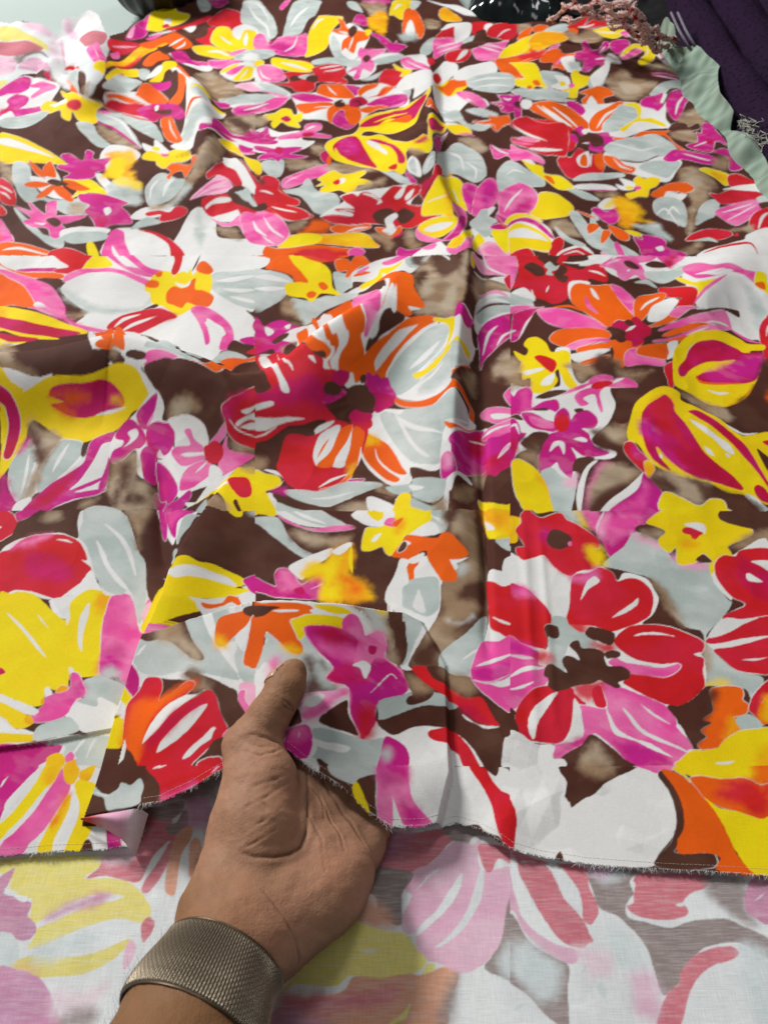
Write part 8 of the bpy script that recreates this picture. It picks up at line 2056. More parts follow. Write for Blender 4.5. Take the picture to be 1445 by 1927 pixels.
# beyond the surveyed width the print goes on as its mirror image
SIDE_L = np.array([(-0.8503,2.0362),(-0.7857,1.8500),(-0.7293,1.6878),(-0.6920,1.5736),(-0.6449,1.4405),(-0.6176,1.3546),(-0.5975,1.2864),(-0.5697,1.2035),(-0.5332,1.1049),(-0.5129,1.0421),(-0.4931,0.9820),(-0.4768,0.9304),(-0.4643,0.8872),(-0.4452,0.8327),(-0.4239,0.7759),(-0.4118,0.7372),(-0.3962,0.6932),(-0.3799,0.6494),(-0.3642,0.6078),(-0.3302,0.5377),(-0.3280,0.5211),(-0.3266,0.5056),(-0.3239,0.4884),(-0.3180,0.4667),(-0.3113,0.4442),(-0.3046,0.4224),(-0.2979,0.4011),(-0.2912,0.3803),(-0.2846,0.3602),(-0.2782,0.3409),(-0.2720,0.3224),(-0.2661,0.3046),(-0.2602,0.2874),(-0.2545,0.2709),(-0.2489,0.2549),(-0.2435,0.2395),(-0.2383,0.2248),(-0.2349,0.2121),(-0.2303,0.1987),(-0.2259,0.1858),(-0.2217,0.1733),(-0.2176,0.1614),(-0.2137,0.1498),(-0.2099,0.1387)]); SIDE_R = np.array([(0.8300,1.9849),(0.7787,1.8309),(0.7347,1.6978),(0.6875,1.5612),(0.6493,1.4482),(0.6228,1.3641),(0.5959,1.2811),(0.5716,1.2059),(0.5387,1.1147),(0.5121,1.0390),(0.4966,0.9877),(0.4765,0.9284),(0.4600,0.8777),(0.4400,0.8219),(0.4235,0.7740),(0.4112,0.7350),(0.4007,0.7002),(0.3897,0.6652),(0.3759,0.6265),(0.3632,0.5907),(0.3524,0.5590),(0.3426,0.5296),(0.3324,0.5004),(0.3227,0.4729),(0.3143,0.4479),(0.3068,0.4249),(0.2997,0.4029),(0.2926,0.3816),(0.2855,0.3609),(0.2787,0.3411),(0.2724,0.3223),(0.2664,0.3045),(0.2607,0.2875),(0.2552,0.2712),(0.2500,0.2556),(0.2449,0.2405),(0.2400,0.2260),(0.2352,0.2121),(0.2307,0.1987),(0.2262,0.1858),(0.2220,0.1733),(0.2179,0.1614),(0.2140,0.1498),(0.2102,0.1387)])
xa = np.interp(rowY, *(SIDE_L[np.argsort(SIDE_L[:, 1])].T[::-1])); xb = np.interp(rowY, *(SIDE_R[np.argsort(SIDE_R[:, 1])].T[::-1]))
for r in range(Rm):
    ca = int((xa[r]-xl[r])/dx[r])+1; cb = int((xb[r]-xl[r])/dx[r])
    col[r, :ca] = col[r, np.clip(2*ca-np.arange(ca), 0, Cm-1)]
    col[r, cb:] = col[r, np.clip(2*cb-np.arange(cb, Cm), 0, Cm-1)]
Xd = X.astype(float); Yd = Y.astype(float)
Z = cloth_z(Xd, Yd, FEAT)
sdK = poly_sd(OUTLINE, Xd, Yd)
edge_n = (vnoise(Xd*900, Yd*900, 3)-.5)*.0012
keep = (sdK+edge_n) > 0
V = np.stack([Xd, Yd, Z], -1).reshape(-1, 3)
Q = grid_quads(Rm, Cm, keep)
V2, Q2, col2 = compact(V, Q, col.reshape(-1, 3))
cloth = add('floral_fabric', mesh_from('floral_fabric', V2, Q2, col=col2), M_cloth,
            label='crumpled cotton printed with large red, pink, yellow and white flowers on brown', cat='fabric')

def cloth_height(x, y):
    return cloth_z(np.asarray(x, float), np.asarray(y, float), FEAT)
def cloth_colour(x, y):
    r = np.clip(np.searchsorted(rowY, y), 0, Rm-1); c = np.clip(((x-xl[r])/dx[r]).astype(int), 0, Cm-1)
    return col[r, c]
# frayed cut edge and the run-off stitching beside it
hem = np.array(OUTLINE[:NHEM]); seg = np.linalg.norm(np.diff(hem, axis=0), axis=1); cum = np.r_[0, np.cumsum(seg)]
def along(s):
    s = np.asarray(s); i = np.clip(np.searchsorted(cum, s, 'right')-1, 0, len(seg)-1); t = (s-cum[i])/seg[i]
    p = hem[i]+(hem[i+1]-hem[i])*t[:, None]; d = (hem[i+1]-hem[i])/seg[i][:, None]
    return p, np.stack([d[:, 1], -d[:, 0]], 1), d
ns = 2000
s = np.sort(rng.uniform(cum[0], cum[-1], ns)); p, nrm, tg = along(s)
cl = vnoise(s*60, s*0, 4)
ln = (.0004+.0024*rng.random(ns)**3)*(.25+1.3*cl**1.5)
q0 = p-nrm*.0012; side = rng.normal(0, .45, ns)[:, None]
q1 = q0+(nrm+tg*side)*ln[:, None]*.6; q2 = q1+(nrm+tg*(side+rng.normal(0, .7, (ns, 1))))*ln[:, None]*.6
z0 = cloth_height(q0[:, 0], q0[:, 1]); kk = rng.uniform(.8, 1.0, ns)[:, None]
cq = cloth_colour(q0[:, 0], q0[:, 1])*(1-kk)+PALETTE['W']*kk
paths = np.stack([np.c_[q0, z0+.0003], np.c_[q1, z0+rng.uniform(-.0003, .0008, ns)], np.c_[q2, np.maximum(z0-.0012*rng.random(ns), .002)]], 1)
rads = np.tile([.00013, .00011, .00006], (ns, 1)); tc_ = np.repeat(cq, 9, 0)
Vt, Qt = tubes(paths, rads, 3)
add('frayed_edge', mesh_from('frayed_edge', Vt, Qt, col=np.array(tc_)), M_fringe, cloth, kind='stuff')
paths = []; rads = []
s = np.arange(cum[1], cum[-1]-.004, .0023)
for a in s:
    pp, nn, _ = along(np.array([a, a+.0008, a+.0017])); pp = pp-nn*.0042
    z = cloth_height(pp[:, 0], pp[:, 1])+.0001
    if z.max()-z.min() > .004: continue
    paths.append(np.c_[pp, z]); rads.append([.0001]*3)
Vt, Qt = tubes(paths, rads, 3)
add('edge_stitching', mesh_from('edge_stitching', Vt, Qt, col=np.tile(lin(226, 205, 196), (len(Vt), 1))), M_fringe, cloth, kind='stuff')
# corner of the cut edge curled over, showing its reverse
A = [(152, 1540, .013), (185, 1533, .018), (225, 1527, .023), (272, 1518, .027)]
B = [(153, 1543, .011), (192, 1556, .013), (228, 1578, .013), (250, 1602, .009)]
ga = np.array([ground(*q) for q in A]); gb = np.array([ground(*q) for q in B])
n_u, n_v = 36, 16
tu = np.linspace(0, 3, n_u); ii = np.clip(tu.astype(int), 0, 2); ft = (tu-ii)[:, None]
ea = ga[ii]*(1-ft)+ga[ii+1]*ft; eb = gb[ii]*(1-ft)+gb[ii+1]*ft
V = []
for j in range(n_v):
    w = j/(n_v-1); q = ea*(1-w)+eb*w
    q[:, 2] += .006*math.sin(math.pi*w)*np.sin(np.pi*np.clip(tu/3, 0, 1)**.8)*(.4+tu/3)-.010*np.clip((tu-2.55)/.45, 0, 1)**2*(1-w*.2)
    V.append(q)
V = np.array(V)
cc = np.empty((n_v, n_u, 3)); t = np.clip((tu-.5)/.8, 0, 1)[None, :, None]
cc[:] = lin(205, 70, 70)*(1-t)+lin(226, 170, 196)*t
t2 = np.clip((tu-2.2)/.5, 0, 1)[None, :, None]; cc = cc*(1-t2)+lin(236, 216, 226)*t2
add('curled_corner', mesh_from('curled_corner', V.reshape(-1, 3), grid_quads(n_v, n_u), col=cc.reshape(-1, 3)), M_rev, cloth,
    label='corner of the cut edge curled over, pale pink reverse showing')

# ---------------------------------------------------------------- the hand
# ---- left hand as one smooth solid (signed distance, metres) ----
def hand_setup(h):
    segs = []
    for k, L in h.items():
        for a, b in zip(L[:-1], L[1:]):
            segs.append((k, np.array(a), np.array(b)))
    return segs
def hand_sdf(x, y, z, segs):
    body = np.full(x.shape, 1.0); fing = {}
    def cone(a, b):
        d = b[:3]-a[:3]; l2 = float((d*d).sum())
        t = np.clip(((x-a[0])*d[0]+(y-a[1])*d[1]+(z-a[2])*d[2])/l2, 0, 1)
        return np.sqrt((x-a[0]-t*d[0])**2+(y-a[1]-t*d[1])**2+(z-a[2]-t*d[2])**2)-(a[3]+(b[3]-a[3])*t)
    def smin(a, b, k):
        h = np.clip(.5+.5*(b-a)/k, 0, 1); return b+(a-b)*h-k*h*(1-h)
    for k, a, b in segs:
        d = cone(a, b)
        if k in ('index', 'middle', 'ring', 'pinky', 'thumb'):
            fing[k] = smin(fing[k], d, .004) if k in fing else d
        else:
            body = smin(body, d, .007 if k != 'thenar' else .0045)
    f = fing['index']
    for k in ('middle', 'ring', 'pinky'): f = smin(f, fing[k], .0012)
    body = smin(body, f, .006)
    return smin(body, fing['thumb'], .005)

HAND = {'arm': [(-0.0874, -0.0018, 0.1, 0.036), (-0.0864, 0.036, 0.078, 0.032), (-0.081, 0.0662, 0.064, 0.029), (-0.0694, 0.1027, 0.052, 0.024)], 'wristA': [(-0.0785, 0.1101, 0.05, 0.02), (-0.0728, 0.1328, 0.044, 0.0195)], 'wristB': [(-0.0605, 0.0973, 0.05, 0.021), (-0.0491, 0.1169, 0.04, 0.019)], 'palmI': [(-0.0729, 0.117, 0.044, 0.019), (-0.0571, 0.1559, 0.036, 0.018), (-0.0442, 0.1926, 0.023, 0.0125)], 'palmM': [(-0.0689, 0.1122, 0.044, 0.02), (-0.0443, 0.1491, 0.032, 0.017), (-0.0281, 0.1816, 0.018, 0.0115)], 'palmR': [(-0.0621, 0.1069, 0.042, 0.02), (-0.034, 0.139, 0.03, 0.017), (-0.0163, 0.1678, 0.014, 0.011)], 'palmP': [(-0.0555, 0.1027, 0.04, 0.019), (-0.028, 0.1279, 0.028, 0.017), (-0.0113, 0.1542, 0.013, 0.011)], 'hypo': [(-0.0518, 0.1039, 0.04, 0.017), (-0.0328, 0.1223, 0.034, 0.0175), (-0.0195, 0.137, 0.028, 0.014)], 'thenar': [(-0.0708, 0.1257, 0.046, 0.0185), (-0.0673, 0.1522, 0.046, 0.023), (-0.0665, 0.1768, 0.048, 0.019), (-0.073, 0.196, 0.05, 0.015)], 'thumb': [(-0.073, 0.196, 0.05, 0.015), (-0.0645, 0.2097, 0.058, 0.0115), (-0.0595, 0.2173, 0.061, 0.0103), (-0.0561, 0.2268, 0.062, 0.0104), (-0.0523, 0.2355, 0.062, 0.008199999999999999)], 'index': [(-0.0442, 0.1926, 0.023, 0.0115), (-0.0356, 0.2272, 0.024, 0.0095), (-0.0427, 0.2455, 0.03, 0.0085), (-0.0476, 0.2544, 0.034, 0.0075)], 'middle': [(-0.0281, 0.1816, 0.018, 0.011), (-0.0194, 0.2223, 0.02, 0.0095), (-0.0263, 0.2405, 0.026, 0.0085), (-0.0324, 0.25, 0.03, 0.0075)], 'ring': [(-0.0163, 0.1678, 0.014, 0.0105), (-0.0052, 0.2082, 0.014, 0.009), (-0.01, 0.2304, 0.018, 0.008), (-0.0159, 0.2398, 0.022, 0.007)], 'pinky': [(-0.0113, 0.1542, 0.013, 0.0105), (0.0048, 0.1836, 0.011, 0.008), (0.0033, 0.2013, 0.011, 0.007), (-0.0014, 0.2121, 0.013, 0.0065)]}
CREASES = [(1.105, 1.2, [(-0.0435, 0.1868, 0.0391), (-0.0415, 0.1734, 0.0423), (-0.0396, 0.1595, 0.0484), (-0.0397, 0.1476, 0.0509), (-0.042, 0.1407, 0.052), (-0.0468, 0.1366, 0.0548), (-0.0538, 0.1333, 0.06), (-0.0622, 0.132, 0.0646), (-0.0686, 0.1334, 0.0662)]), (1.02, 1.0, [(-0.0352, 0.1857, 0.0335), (-0.0306, 0.1762, 0.0345), (-0.0239, 0.1687, 0.0326), (-0.0174, 0.1612, 0.0312), (-0.0106, 0.151, 0.0305), (-0.0057, 0.1422, 0.0302)]), (0.765, 0.7, [(-0.0421, 0.1773, 0.0416), (-0.0353, 0.1721, 0.0386), (-0.0284, 0.1601, 0.0396), (-0.0229, 0.1513, 0.041), (-0.0202, 0.1421, 0.0442)]), (0.68, 0.5, [(-0.0412, 0.1625, 0.0479), (-0.0364, 0.1539, 0.0487), (-0.0318, 0.1458, 0.0486), (-0.0289, 0.1291, 0.0524)]), (0.85, 0.9, [(-0.0547, 0.2128, 0.0702), (-0.0519, 0.2118, 0.0674), (-0.0503, 0.2105, 0.0614)]), (0.765, 0.6, [(-0.059, 0.2144, 0.0719), (-0.0543, 0.21, 0.0683), (-0.0512, 0.2098, 0.0638)]), (0.85, 0.9, [(-0.0721, 0.1953, 0.0663), (-0.065, 0.1941, 0.0649), (-0.0595, 0.1934, 0.0615), (-0.0557, 0.1935, 0.0563)]), (0.765, 0.7, [(-0.0732, 0.1858, 0.0659), (-0.0649, 0.1828, 0.0671), (-0.0585, 0.1854, 0.0643), (-0.0556, 0.1893, 0.0598)]), (0.68, 0.6, [(-0.0715, 0.19, 0.0659), (-0.0651, 0.1884, 0.0655), (-0.0576, 0.1889, 0.0619)]), (0.85, 0.7, [(-0.0557, 0.1151, 0.068), (-0.0495, 0.1092, 0.067), (-0.0432, 0.1015, 0.0625), (-0.0396, 0.0936, 0.0546), (-0.0393, 0.0897, 0.0481)]), (0.765, 0.5, [(-0.0661, 0.1653, 0.068), (-0.0556, 0.1707, 0.0646), (-0.0483, 0.1797, 0.0561)]), (0.765, 0.5, [(-0.0688, 0.1536, 0.0699), (-0.0596, 0.1598, 0.0678), (-0.0494, 0.1722, 0.0585)]), (0.68, 0.4, [(-0.0693, 0.1414, 0.0679), (-0.0596, 0.1477, 0.0682), (-0.0516, 0.1561, 0.0638)]), (0.68, 0.4, [(-0.0674, 0.1593, 0.0692), (-0.0591, 0.1556, 0.0683), (-0.0523, 0.1503, 0.0648)]), (0.68, 0.45, [(-0.07, 0.1344, 0.0663), (-0.0627, 0.1382, 0.0662), (-0.0532, 0.1453, 0.0642)]), (0.68, 0.4, [(-0.0383, 0.1816, 0.0373), (-0.0334, 0.1689, 0.0392), (-0.031, 0.159, 0.0425)])]
segs = hand_setup(HAND)
def surface_nets(S, org, h):
    ins = S < 0
    nx, ny, nz = S.shape
    cnt = np.zeros((nx-1, ny-1, nz-1), np.int8)
    for a in (0, 1):
        for b in (0, 1):
            for c in (0, 1): cnt += ins[a:nx-1+a, b:ny-1+b, c:nz-1+c]
    mask = (cnt > 0) & (cnt < 8); idx = np.full(mask.shape, -1, np.int64); I, J, K_ = np.nonzero(mask); idx[mask] = np.arange(len(I))
    acc = np.zeros((len(I), 3)); num = np.zeros(len(I))
    for ax in range(3):
        oth = [q for q in range(3) if q != ax]
        for b in (0, 1):
            for c in (0, 1):
                o0 = [0, 0, 0]; o0[oth[0]] = b; o0[oth[1]] = c; o1 = list(o0); o1[ax] = 1
                s0 = S[I+o0[0], J+o0[1], K_+o0[2]]; s1 = S[I+o1[0], J+o1[1], K_+o1[2]]
                m = (s0 < 0) != (s1 < 0); t = np.where(m, s0/np.where(m, s0-s1, 1), 0)
                pt = np.stack([I+o0[0], J+o0[1], K_+o0[2]], 1).astype(float); pt[:, ax] += t
                acc += pt*m[:, None]; num += m
    V = acc/num[:, None]*h+np.array(org)
    Q = []
    for ax in range(3):
        s0 = [slice(1, -1)]*3; s0[ax] = slice(0, -1); s1 = list(s0); s1[ax] = slice(1, None)
        a = ins[tuple(s0)]; b = ins[tuple(s1)]
        d = np.stack(np.nonzero(a != b), 1); flip = a[tuple(d.T)]
        base = d.copy()
        for q in range(3):
            if q != ax: base[:, q] += 1
        u, w = [(1, 2), (2, 0), (0, 1)][ax]
        def cell(du, dw):
            e = base.copy(); e[:, u] -= du; e[:, w] -= dw; return idx[e[:, 0], e[:, 1], e[:, 2]]
        q4 = np.stack([cell(1, 1), cell(0, 1), cell(0, 0), cell(1, 0)], 1)
        q4 = np.where(flip[:, None], q4, q4[:, ::-1]); Q.append(q4)
    return V, np.vstack(Q)
allp = np.array([q for L in HAND.values() for q in L])
h = .0016
lo = (allp[:, :3]-allp[:, 3:4]).min(0)-.004; hi = (allp[:, :3]+allp[:, 3:4]).max(0)+.004
n = np.ceil((hi-lo)/h).astype(int)
S = np.empty(n, np.float32)
gy = lo[1]+h*np.arange(n[1]); gz = lo[2]+h*np.arange(n[2]); GY, GZ = np.meshgrid(gy.astype(np.float32), gz.astype(np.float32), indexing='ij')
for i in range(n[0]):
    S[i] = hand_sdf(np.full(GY.shape, lo[0]+h*i, np.float32), GY, GZ, segs)
V, Q = surface_nets(S, lo, h)
def sdf_grad(V):
    e = 4e-4; g = np.empty_like(V); f0 = hand_sdf(V[:, 0], V[:, 1], V[:, 2], segs)
    for k in range(3):
        d = np.zeros(3); d[k] = e; W_ = V+d; g[:, k] = (hand_sdf(W_[:, 0], W_[:, 1], W_[:, 2], segs)-f0)/e
    return f0, g/(np.linalg.norm(g, axis=1)[:, None]+1e-9)
f0, g = sdf_grad(V); V = V-g*f0[:, None]
tmp = bpy.data.objects.new('tmp', mesh_from('tmp', V, Q)); C.objects.link(tmp)
md = tmp.modifiers.new('s', 'SUBSURF'); md.levels = 1; md.render_levels = 1
dg = bpy.context.evaluated_depsgraph_get(); me = bpy.data.meshes.new_from_object(tmp.evaluated_get(dg))
bpy.data.objects.remove(tmp)
nv = len(me.vertices); V = np.empty(nv*3, np.float32); me.vertices.foreach_get('co', V); V = V.reshape(-1, 3).astype(float)
f0, g = sdf_grad(V); V = V-g*f0[:, None]; Nn = g
disp = np.zeros(nv); crease = np.zeros(nv)
for wmm, dep, L in CREASES:
    L = np.array(L); w_ = wmm*.001
    d = np.full(nv, 1.0); tt = np.zeros(nv)
    for i in range(len(L)-1):
        a, b = L[i], L[i+1]; e = b-a; l2 = (e*e).sum()+1e-12
        t = np.clip(((V-a)@e)/l2, 0, 1); q = np.linalg.norm(V-a-t[:, None]*e, axis=1); m = q < d
        d = np.where(m, q, d); tt = np.where(m, (i+t)/(len(L)-1), tt)
    fade = np.clip(np.sin(np.pi*(.06+.88*tt)), 0, 1)**.6
    k = np.exp(-(d/(w_*.6))**2)*fade
    disp -= dep*.001*k; disp += dep*.00035*np.exp(-((d-w_*2.4)/(w_*1.4))**2)*fade
    crease = np.maximum(crease, k*dep)
disp += (fbm(V[:, 0]*260+V[:, 2]*120, V[:, 1]*260, 21, 3)-.5)*.0006
# soft swellings: fleshy pads and tendons
disp += (fbm(V[:, 0]*55, V[:, 1]*55+V[:, 2]*30, 25, 2)-.5)*.0022
V = V+Nn*disp[:, None]
me.vertices.foreach_set('co', V.astype(np.float32).ravel())
# skin tones: paler, pinker palm; browner forearm and back of the thumb
def near(L, r): 
    d = np.full(nv, 1.0)
    for q in L: d = np.minimum(d, np.linalg.norm(V-np.array(q[:3]), axis=1))
    return sstep(1-(d-r*.45)/(r*.9))
palm = near(HAND['palmM'][1:]+HAND['palmR'][1:]+HAND['palmP'][1:]+HAND['palmI'][1:]+HAND['hypo']+HAND['thenar'][1:3], .045)
palm *= sstep((Nn[:, 2]+.15)/.5)
n1 = fbm(V[:, 0]*70+V[:, 2]*50, V[:, 1]*70, 51, 3)-.5; n2 = fbm(V[:, 0]*400, V[:, 1]*400+V[:, 2]*300, 53, 2)-.5
sk = lin(132, 95, 64)[None]*(1-palm[:, None])+lin(174, 130, 104)[None]*palm[:, None]
th_ = near(HAND['thumb'], .02)[:, None]*.6*(1-palm[:, None]); sk = sk*(1-th_)+lin(164, 120, 92)*th_
sk = sk*(1+.22*n1+.16*n2)[:, None]
red = np.clip(fbm(V[:, 0]*40+3, V[:, 1]*40, 57, 2)-.45, 0, 1)[:, None]*palm[:, None]
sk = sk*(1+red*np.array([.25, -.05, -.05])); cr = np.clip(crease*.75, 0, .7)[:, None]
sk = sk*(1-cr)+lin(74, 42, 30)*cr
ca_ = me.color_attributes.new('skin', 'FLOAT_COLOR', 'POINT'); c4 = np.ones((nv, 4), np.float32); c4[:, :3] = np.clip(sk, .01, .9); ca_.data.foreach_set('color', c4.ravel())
me.polygons.foreach_set('use_smooth', np.ones(len(me.polygons), bool)); me.update()
m, nt, b = mat_new('skin')
at = node(nt, 'ShaderNodeVertexColor'); at.layer_name = 'skin'; nt.links.new(at.outputs['Color'], b.inputs['Base Color'])
b.inputs['Roughness'].default_value = .6; b.inputs['Specular IOR Level'].default_value = .22
b.inputs['Subsurface Weight'].default_value = .12; b.inputs['Subsurface Radius'].default_value = (1, .35, .2); b.inputs['Subsurface Scale'].default_value = .003
tc = node(nt, 'ShaderNodeTexCoord'); vo = node(nt, 'ShaderNodeTexVoronoi'); vo.inputs['Scale'].default_value = 900
no = node(nt, 'ShaderNodeTexNoise'); no.inputs['Scale'].default_value = 350; no.inputs['Detail'].default_value = 4
mx = node(nt, 'ShaderNodeMath', operation='ADD'); bp = node(nt, 'ShaderNodeBump'); bp.inputs['Strength'].default_value = .35; bp.inputs['Distance'].default_value = .0004
for q in (vo, no): nt.links.new(tc.outputs['Object'], q.inputs['Vector'])
nt.links.new(vo.outputs['Distance'], mx.inputs[0]); nt.links.new(no.outputs['Fac'], mx.inputs[1]); nt.links.new(mx.outputs[0], bp.inputs['Height']); nt.links.new(bp.outputs[0], b.inputs['Normal'])
M_skin = m
person = add('person', me, M_skin, label='bare left hand and forearm, palm up, lifting the cut edge of the floral cloth', cat='person')
def march_out(o, d, off, n=60):
    # from inside the hand outwards until the surface is 'off' below
    o = np.asarray(o, float); d = np.asarray(d, float); t = np.full(len(o), .0)
    lo_ = np.zeros(len(o)); hi_ = np.full(len(o), .07)
    for _ in range(30):
        mid = .5*(lo_+hi_); q = o+d*mid[:, None]; s_ = hand_sdf(q[:, 0], q[:, 1], q[:, 2], segs)-off
        hi_ = np.where(s_ > 0, mid, hi_); lo_ = np.where(s_ > 0, lo_, mid)
    return o+d*hi_[:, None]
# thumb nail, seen along its edge
t0 = np.array(HAND['thumb'][-2][:3]); t1 = np.array(HAND['thumb'][-1][:3]); ax = (t1-t0)/np.linalg.norm(t1-t0)
nd = np.array([-.84, .38, .22]); nd -= ax*(nd@ax); nd /= np.linalg.norm(nd); sd_ = np.cross(ax, nd)
nu, nw = 15, 13
P = []; D = []; OFF = []
for i in range(nu):
    a = i/(nu-1)
    for j in range(nw):
        w = (j/(nw-1)-.5)*2; wid = math.radians(46)*(1-.12*a)
        lenx = -.004+.0145*a-.002*w*w*(1 if a > .5 else -1)
        dirv = nd*math.cos(w*wid)+sd_*math.sin(w*wid)
        P.append(t0+ax*lenx); D.append(dirv/np.linalg.norm(dirv)); OFF.append(.0005-.0007*abs(w)**4+.0006*max(0, a-.7))
top = march_out(P, D, np.array(OFF)); 
nail = mesh_from('thumbnail', top, grid_quads(nu, nw))
M_nail = plain('nail', (196, 152, 132), .28, .05, 200, spec=.5)
no_ = add('thumbnail', nail, M_nail, person); sm = no_.modifiers.new('t', 'SOLIDIFY'); sm.thickness = .0005; sm.offset = -1
# hairs on the outer side of wrist and forearm
paths = []; rads = []
hc = np.array(HAND['arm'][3][:3]); ha = np.array(HAND['arm'][2][:3]); axa = (hc-ha)/np.linalg.norm(hc-ha)
lat = np.cross(axa, [0, 0, 1.0]); lat /= np.linalg.norm(lat)
if lat[0] > 0: lat = -lat
upv = np.cross(lat, axa); upv *= np.sign(upv[2])
O_ = []; D_ = []; 
for i in range(420):
    a = rng.uniform(-.06, .075); th = rng.uniform(-.9, .45) if a > -.01 else rng.uniform(-1.0, .9)
    if -.012 < a < .026: continue
    O_.append(hc+axa*(a-.006)); D_.append(lat*math.cos(th)+upv*math.sin(th))
root = march_out(O_, D_, 0.0)
for r_, d_ in zip(root, np.array(D_)):
    L_ = rng.uniform(.004, .010); t_ = axa*rng.uniform(.5, 1)+np.array([0, 0, rng.normal(0, .3)])+lat*rng.normal(0, .25)
    paths.append([r_-d_*.0003, r_+d_*L_*.3+t_*L_*.4, r_+d_*L_*.38+t_*L_*.95]); rads.append([.00005, .00004, .00001])
Vt, Qt = tubes(paths, rads, 3)
add('arm_hair', mesh_from('arm_hair', Vt, Qt), plain('dark_hair', (36, 28, 24), .5, .1, 50), person, kind='stuff')

# ---------------------------------------------------------------- woven mesh watch strap round the wrist
W0, W1 = (-.046, -.013)
n_th, n_ax, ribs = 1440, 40, 144
half = .5*(W1-W0)
th = np.linspace(0, 2*math.pi, n_th, endpoint=False)
rows = []; offs = []
for j in range(n_ax):
    a = W0+(W1-W0)*j/(n_ax-1)
    o = np.repeat((hc+axa*a)[None], n_th, 0)
    d = lat[None]*np.cos(th)[:, None]+upv[None]*np.sin(th)[:, None]
    sub_ = np.arange(0, n_th, 8); rb = np.linalg.norm(march_out(o[sub_], d[sub_], .0009)-o[sub_], axis=1)
    rb = np.interp(np.arange(n_th), np.r_[sub_, n_th], np.r_[rb, rb[0]]); base = o+d*(rb-.0006)[:, None]
    tw = (j/(n_ax-1)-.5)
    ph = th*ribs+2.2*np.sin(tw*math.pi)
    strand = np.abs(np.sin(ph/2))**.7
    weave = .5+.5*np.sin(j*2*math.pi/3.0+np.floor(ph/(2*math.pi))*math.pi)
    edge = 1 if 0 < j < n_ax-1 else 0
    rows.append(base+d*(.0007+.0006*strand+.0002*weave*strand)[:, None]*edge)
V = np.array(rows); i_ = np.arange(n_ax*n_th).reshape(n_ax, n_th)
Q = np.stack([i_[:-1], i_[1:], np.roll(i_[1:], -1, 1), np.roll(i_[:-1], -1, 1)], -1).reshape(-1, 4)
m, nt, b = mat_new('bronze_mesh'); b.inputs['Metallic'].default_value = .85; b.inputs['Roughness'].default_value = .42; b.inputs['Base Color'].default_value = (*lin(132, 121, 105), 1)
M_band = m
strap = add('watch_strap', mesh_from('watch_strap', V.reshape(-1, 3), Q), M_band, label='bronze woven metal mesh watch strap worn round the wrist', cat='watch strap')
paths = []; rads = []
for j in (0, n_ax-1):
    o = np.repeat((hc+axa*(W0+(W1-W0)*j/(n_ax-1)))[None], 361, 0); t_ = np.linspace(0, 2*math.pi, 361)
    d = lat[None]*np.cos(t_)[:, None]+upv[None]*np.sin(t_)[:, None]
    paths.append(march_out(o, d, .0006)); rads.append(np.full(361, .0006))
for q, r_ in zip(paths, rads):
    Vt, Qt = tubes([q], [r_], 8)
    m2 = bpy.data.materials.get('bronze_edge') or plain('bronze_edge', (112, 96, 78), .4, .1, 300, spec=.5, metal=.8)
    add('strap_edge', mesh_from('strap_edge', Vt, Qt), m2, strap)

# ---------------------------------------------------------------- other fabrics beyond the far right corner
def strip_grid(inner, outer, ns, nt_, bulge, seed, amp, fr):
    A = np.array([ground(*q) for q in inner]); B = np.array([ground(*q) for q in outer])
    def interp(P, n):
        d = np.r_[0, np.cumsum(np.linalg.norm(np.diff(P, axis=0), axis=1))]; t = np.linspace(0, d[-1], n)
        return np.stack([np.interp(t, d, P[:, k]) for k in range(3)], 1)
    a = interp(A, ns); b_ = interp(B, ns); w = np.linspace(0, 1, nt_)[:, None, None]
    V = a[None]*(1-w)+b_[None]*w
    V[..., 2] += bulge*np.sin(np.pi*w[..., 0])
    r = np.abs(fbm(V[..., 0]*fr, V[..., 1]*fr, seed, 3)-.5)
    V[..., 2] += amp*(r*2-.3)*np.sin(np.pi*np.clip(w[..., 0]*.9+.06, 0, 1))
    V[..., 2] += amp*.28*np.abs(fbm(V[..., 0]*fr*3.5, V[..., 1]*fr*3, seed+9, 2)-.5)*2*np.sin(np.pi*np.clip(w[..., 0]*.9+.06, 0, 1))
    V[..., 0] += amp*.5*(fbm(V[..., 1]*fr*1.3, V[..., 2]*fr*3, seed+3, 2)-.5)
    return V
# purple embroidered cloth in thick rolls
P0 = np.array(ground(1285, 40, .05)); P1 = np.array(ground(1452, 285, .05)); dr = (P1-P0)/np.linalg.norm(P1-P0); ac = np.array([-dr[1], dr[0], 0])
if ac[0] < 0: ac = -ac
na, nb = 190, 260
sa = np.linspace(-.75, 1.0, na)[:, None]; sb = np.linspace(-.01, 1.1, nb)[None]
wob = (fbm(sa*3+0*sb, sb*2+0*sa, 5, 2)-.5)*.09
t = np.clip((sb+wob*np.clip(sb*8, 0, 1))/.088, 0, 20); fr_ = t-np.floor(t); k = np.floor(t)
Zp = .004+(.046+.012*np.sin(k*2.1+1))*np.sqrt(np.clip(1-(fr_*2-1)**2, 0, 1))+.008*(fbm(sa*14, sb*30, 9, 3)-.5)*np.clip(sb*20, 0, 1)+.012*(k+sstep((fr_-.8)/.2))
Xp = P0[0]+dr[0]*sa+ac[0]*sb; Yp = P0[1]+dr[1]*sa+ac[1]*sb
m, nt, b = mat_new('purple_embroidery'); b.inputs['Roughness'].default_value = .85; b.inputs['Specular IOR Level'].default_value = .08
tc = node(nt, 'ShaderNodeTexCoord'); mp = node(nt, 'ShaderNodeMapping'); mp.inputs['Scale'].default_value = (1, 1, 1); mp.inputs['Rotation'].default_value = (0, 0, .6)
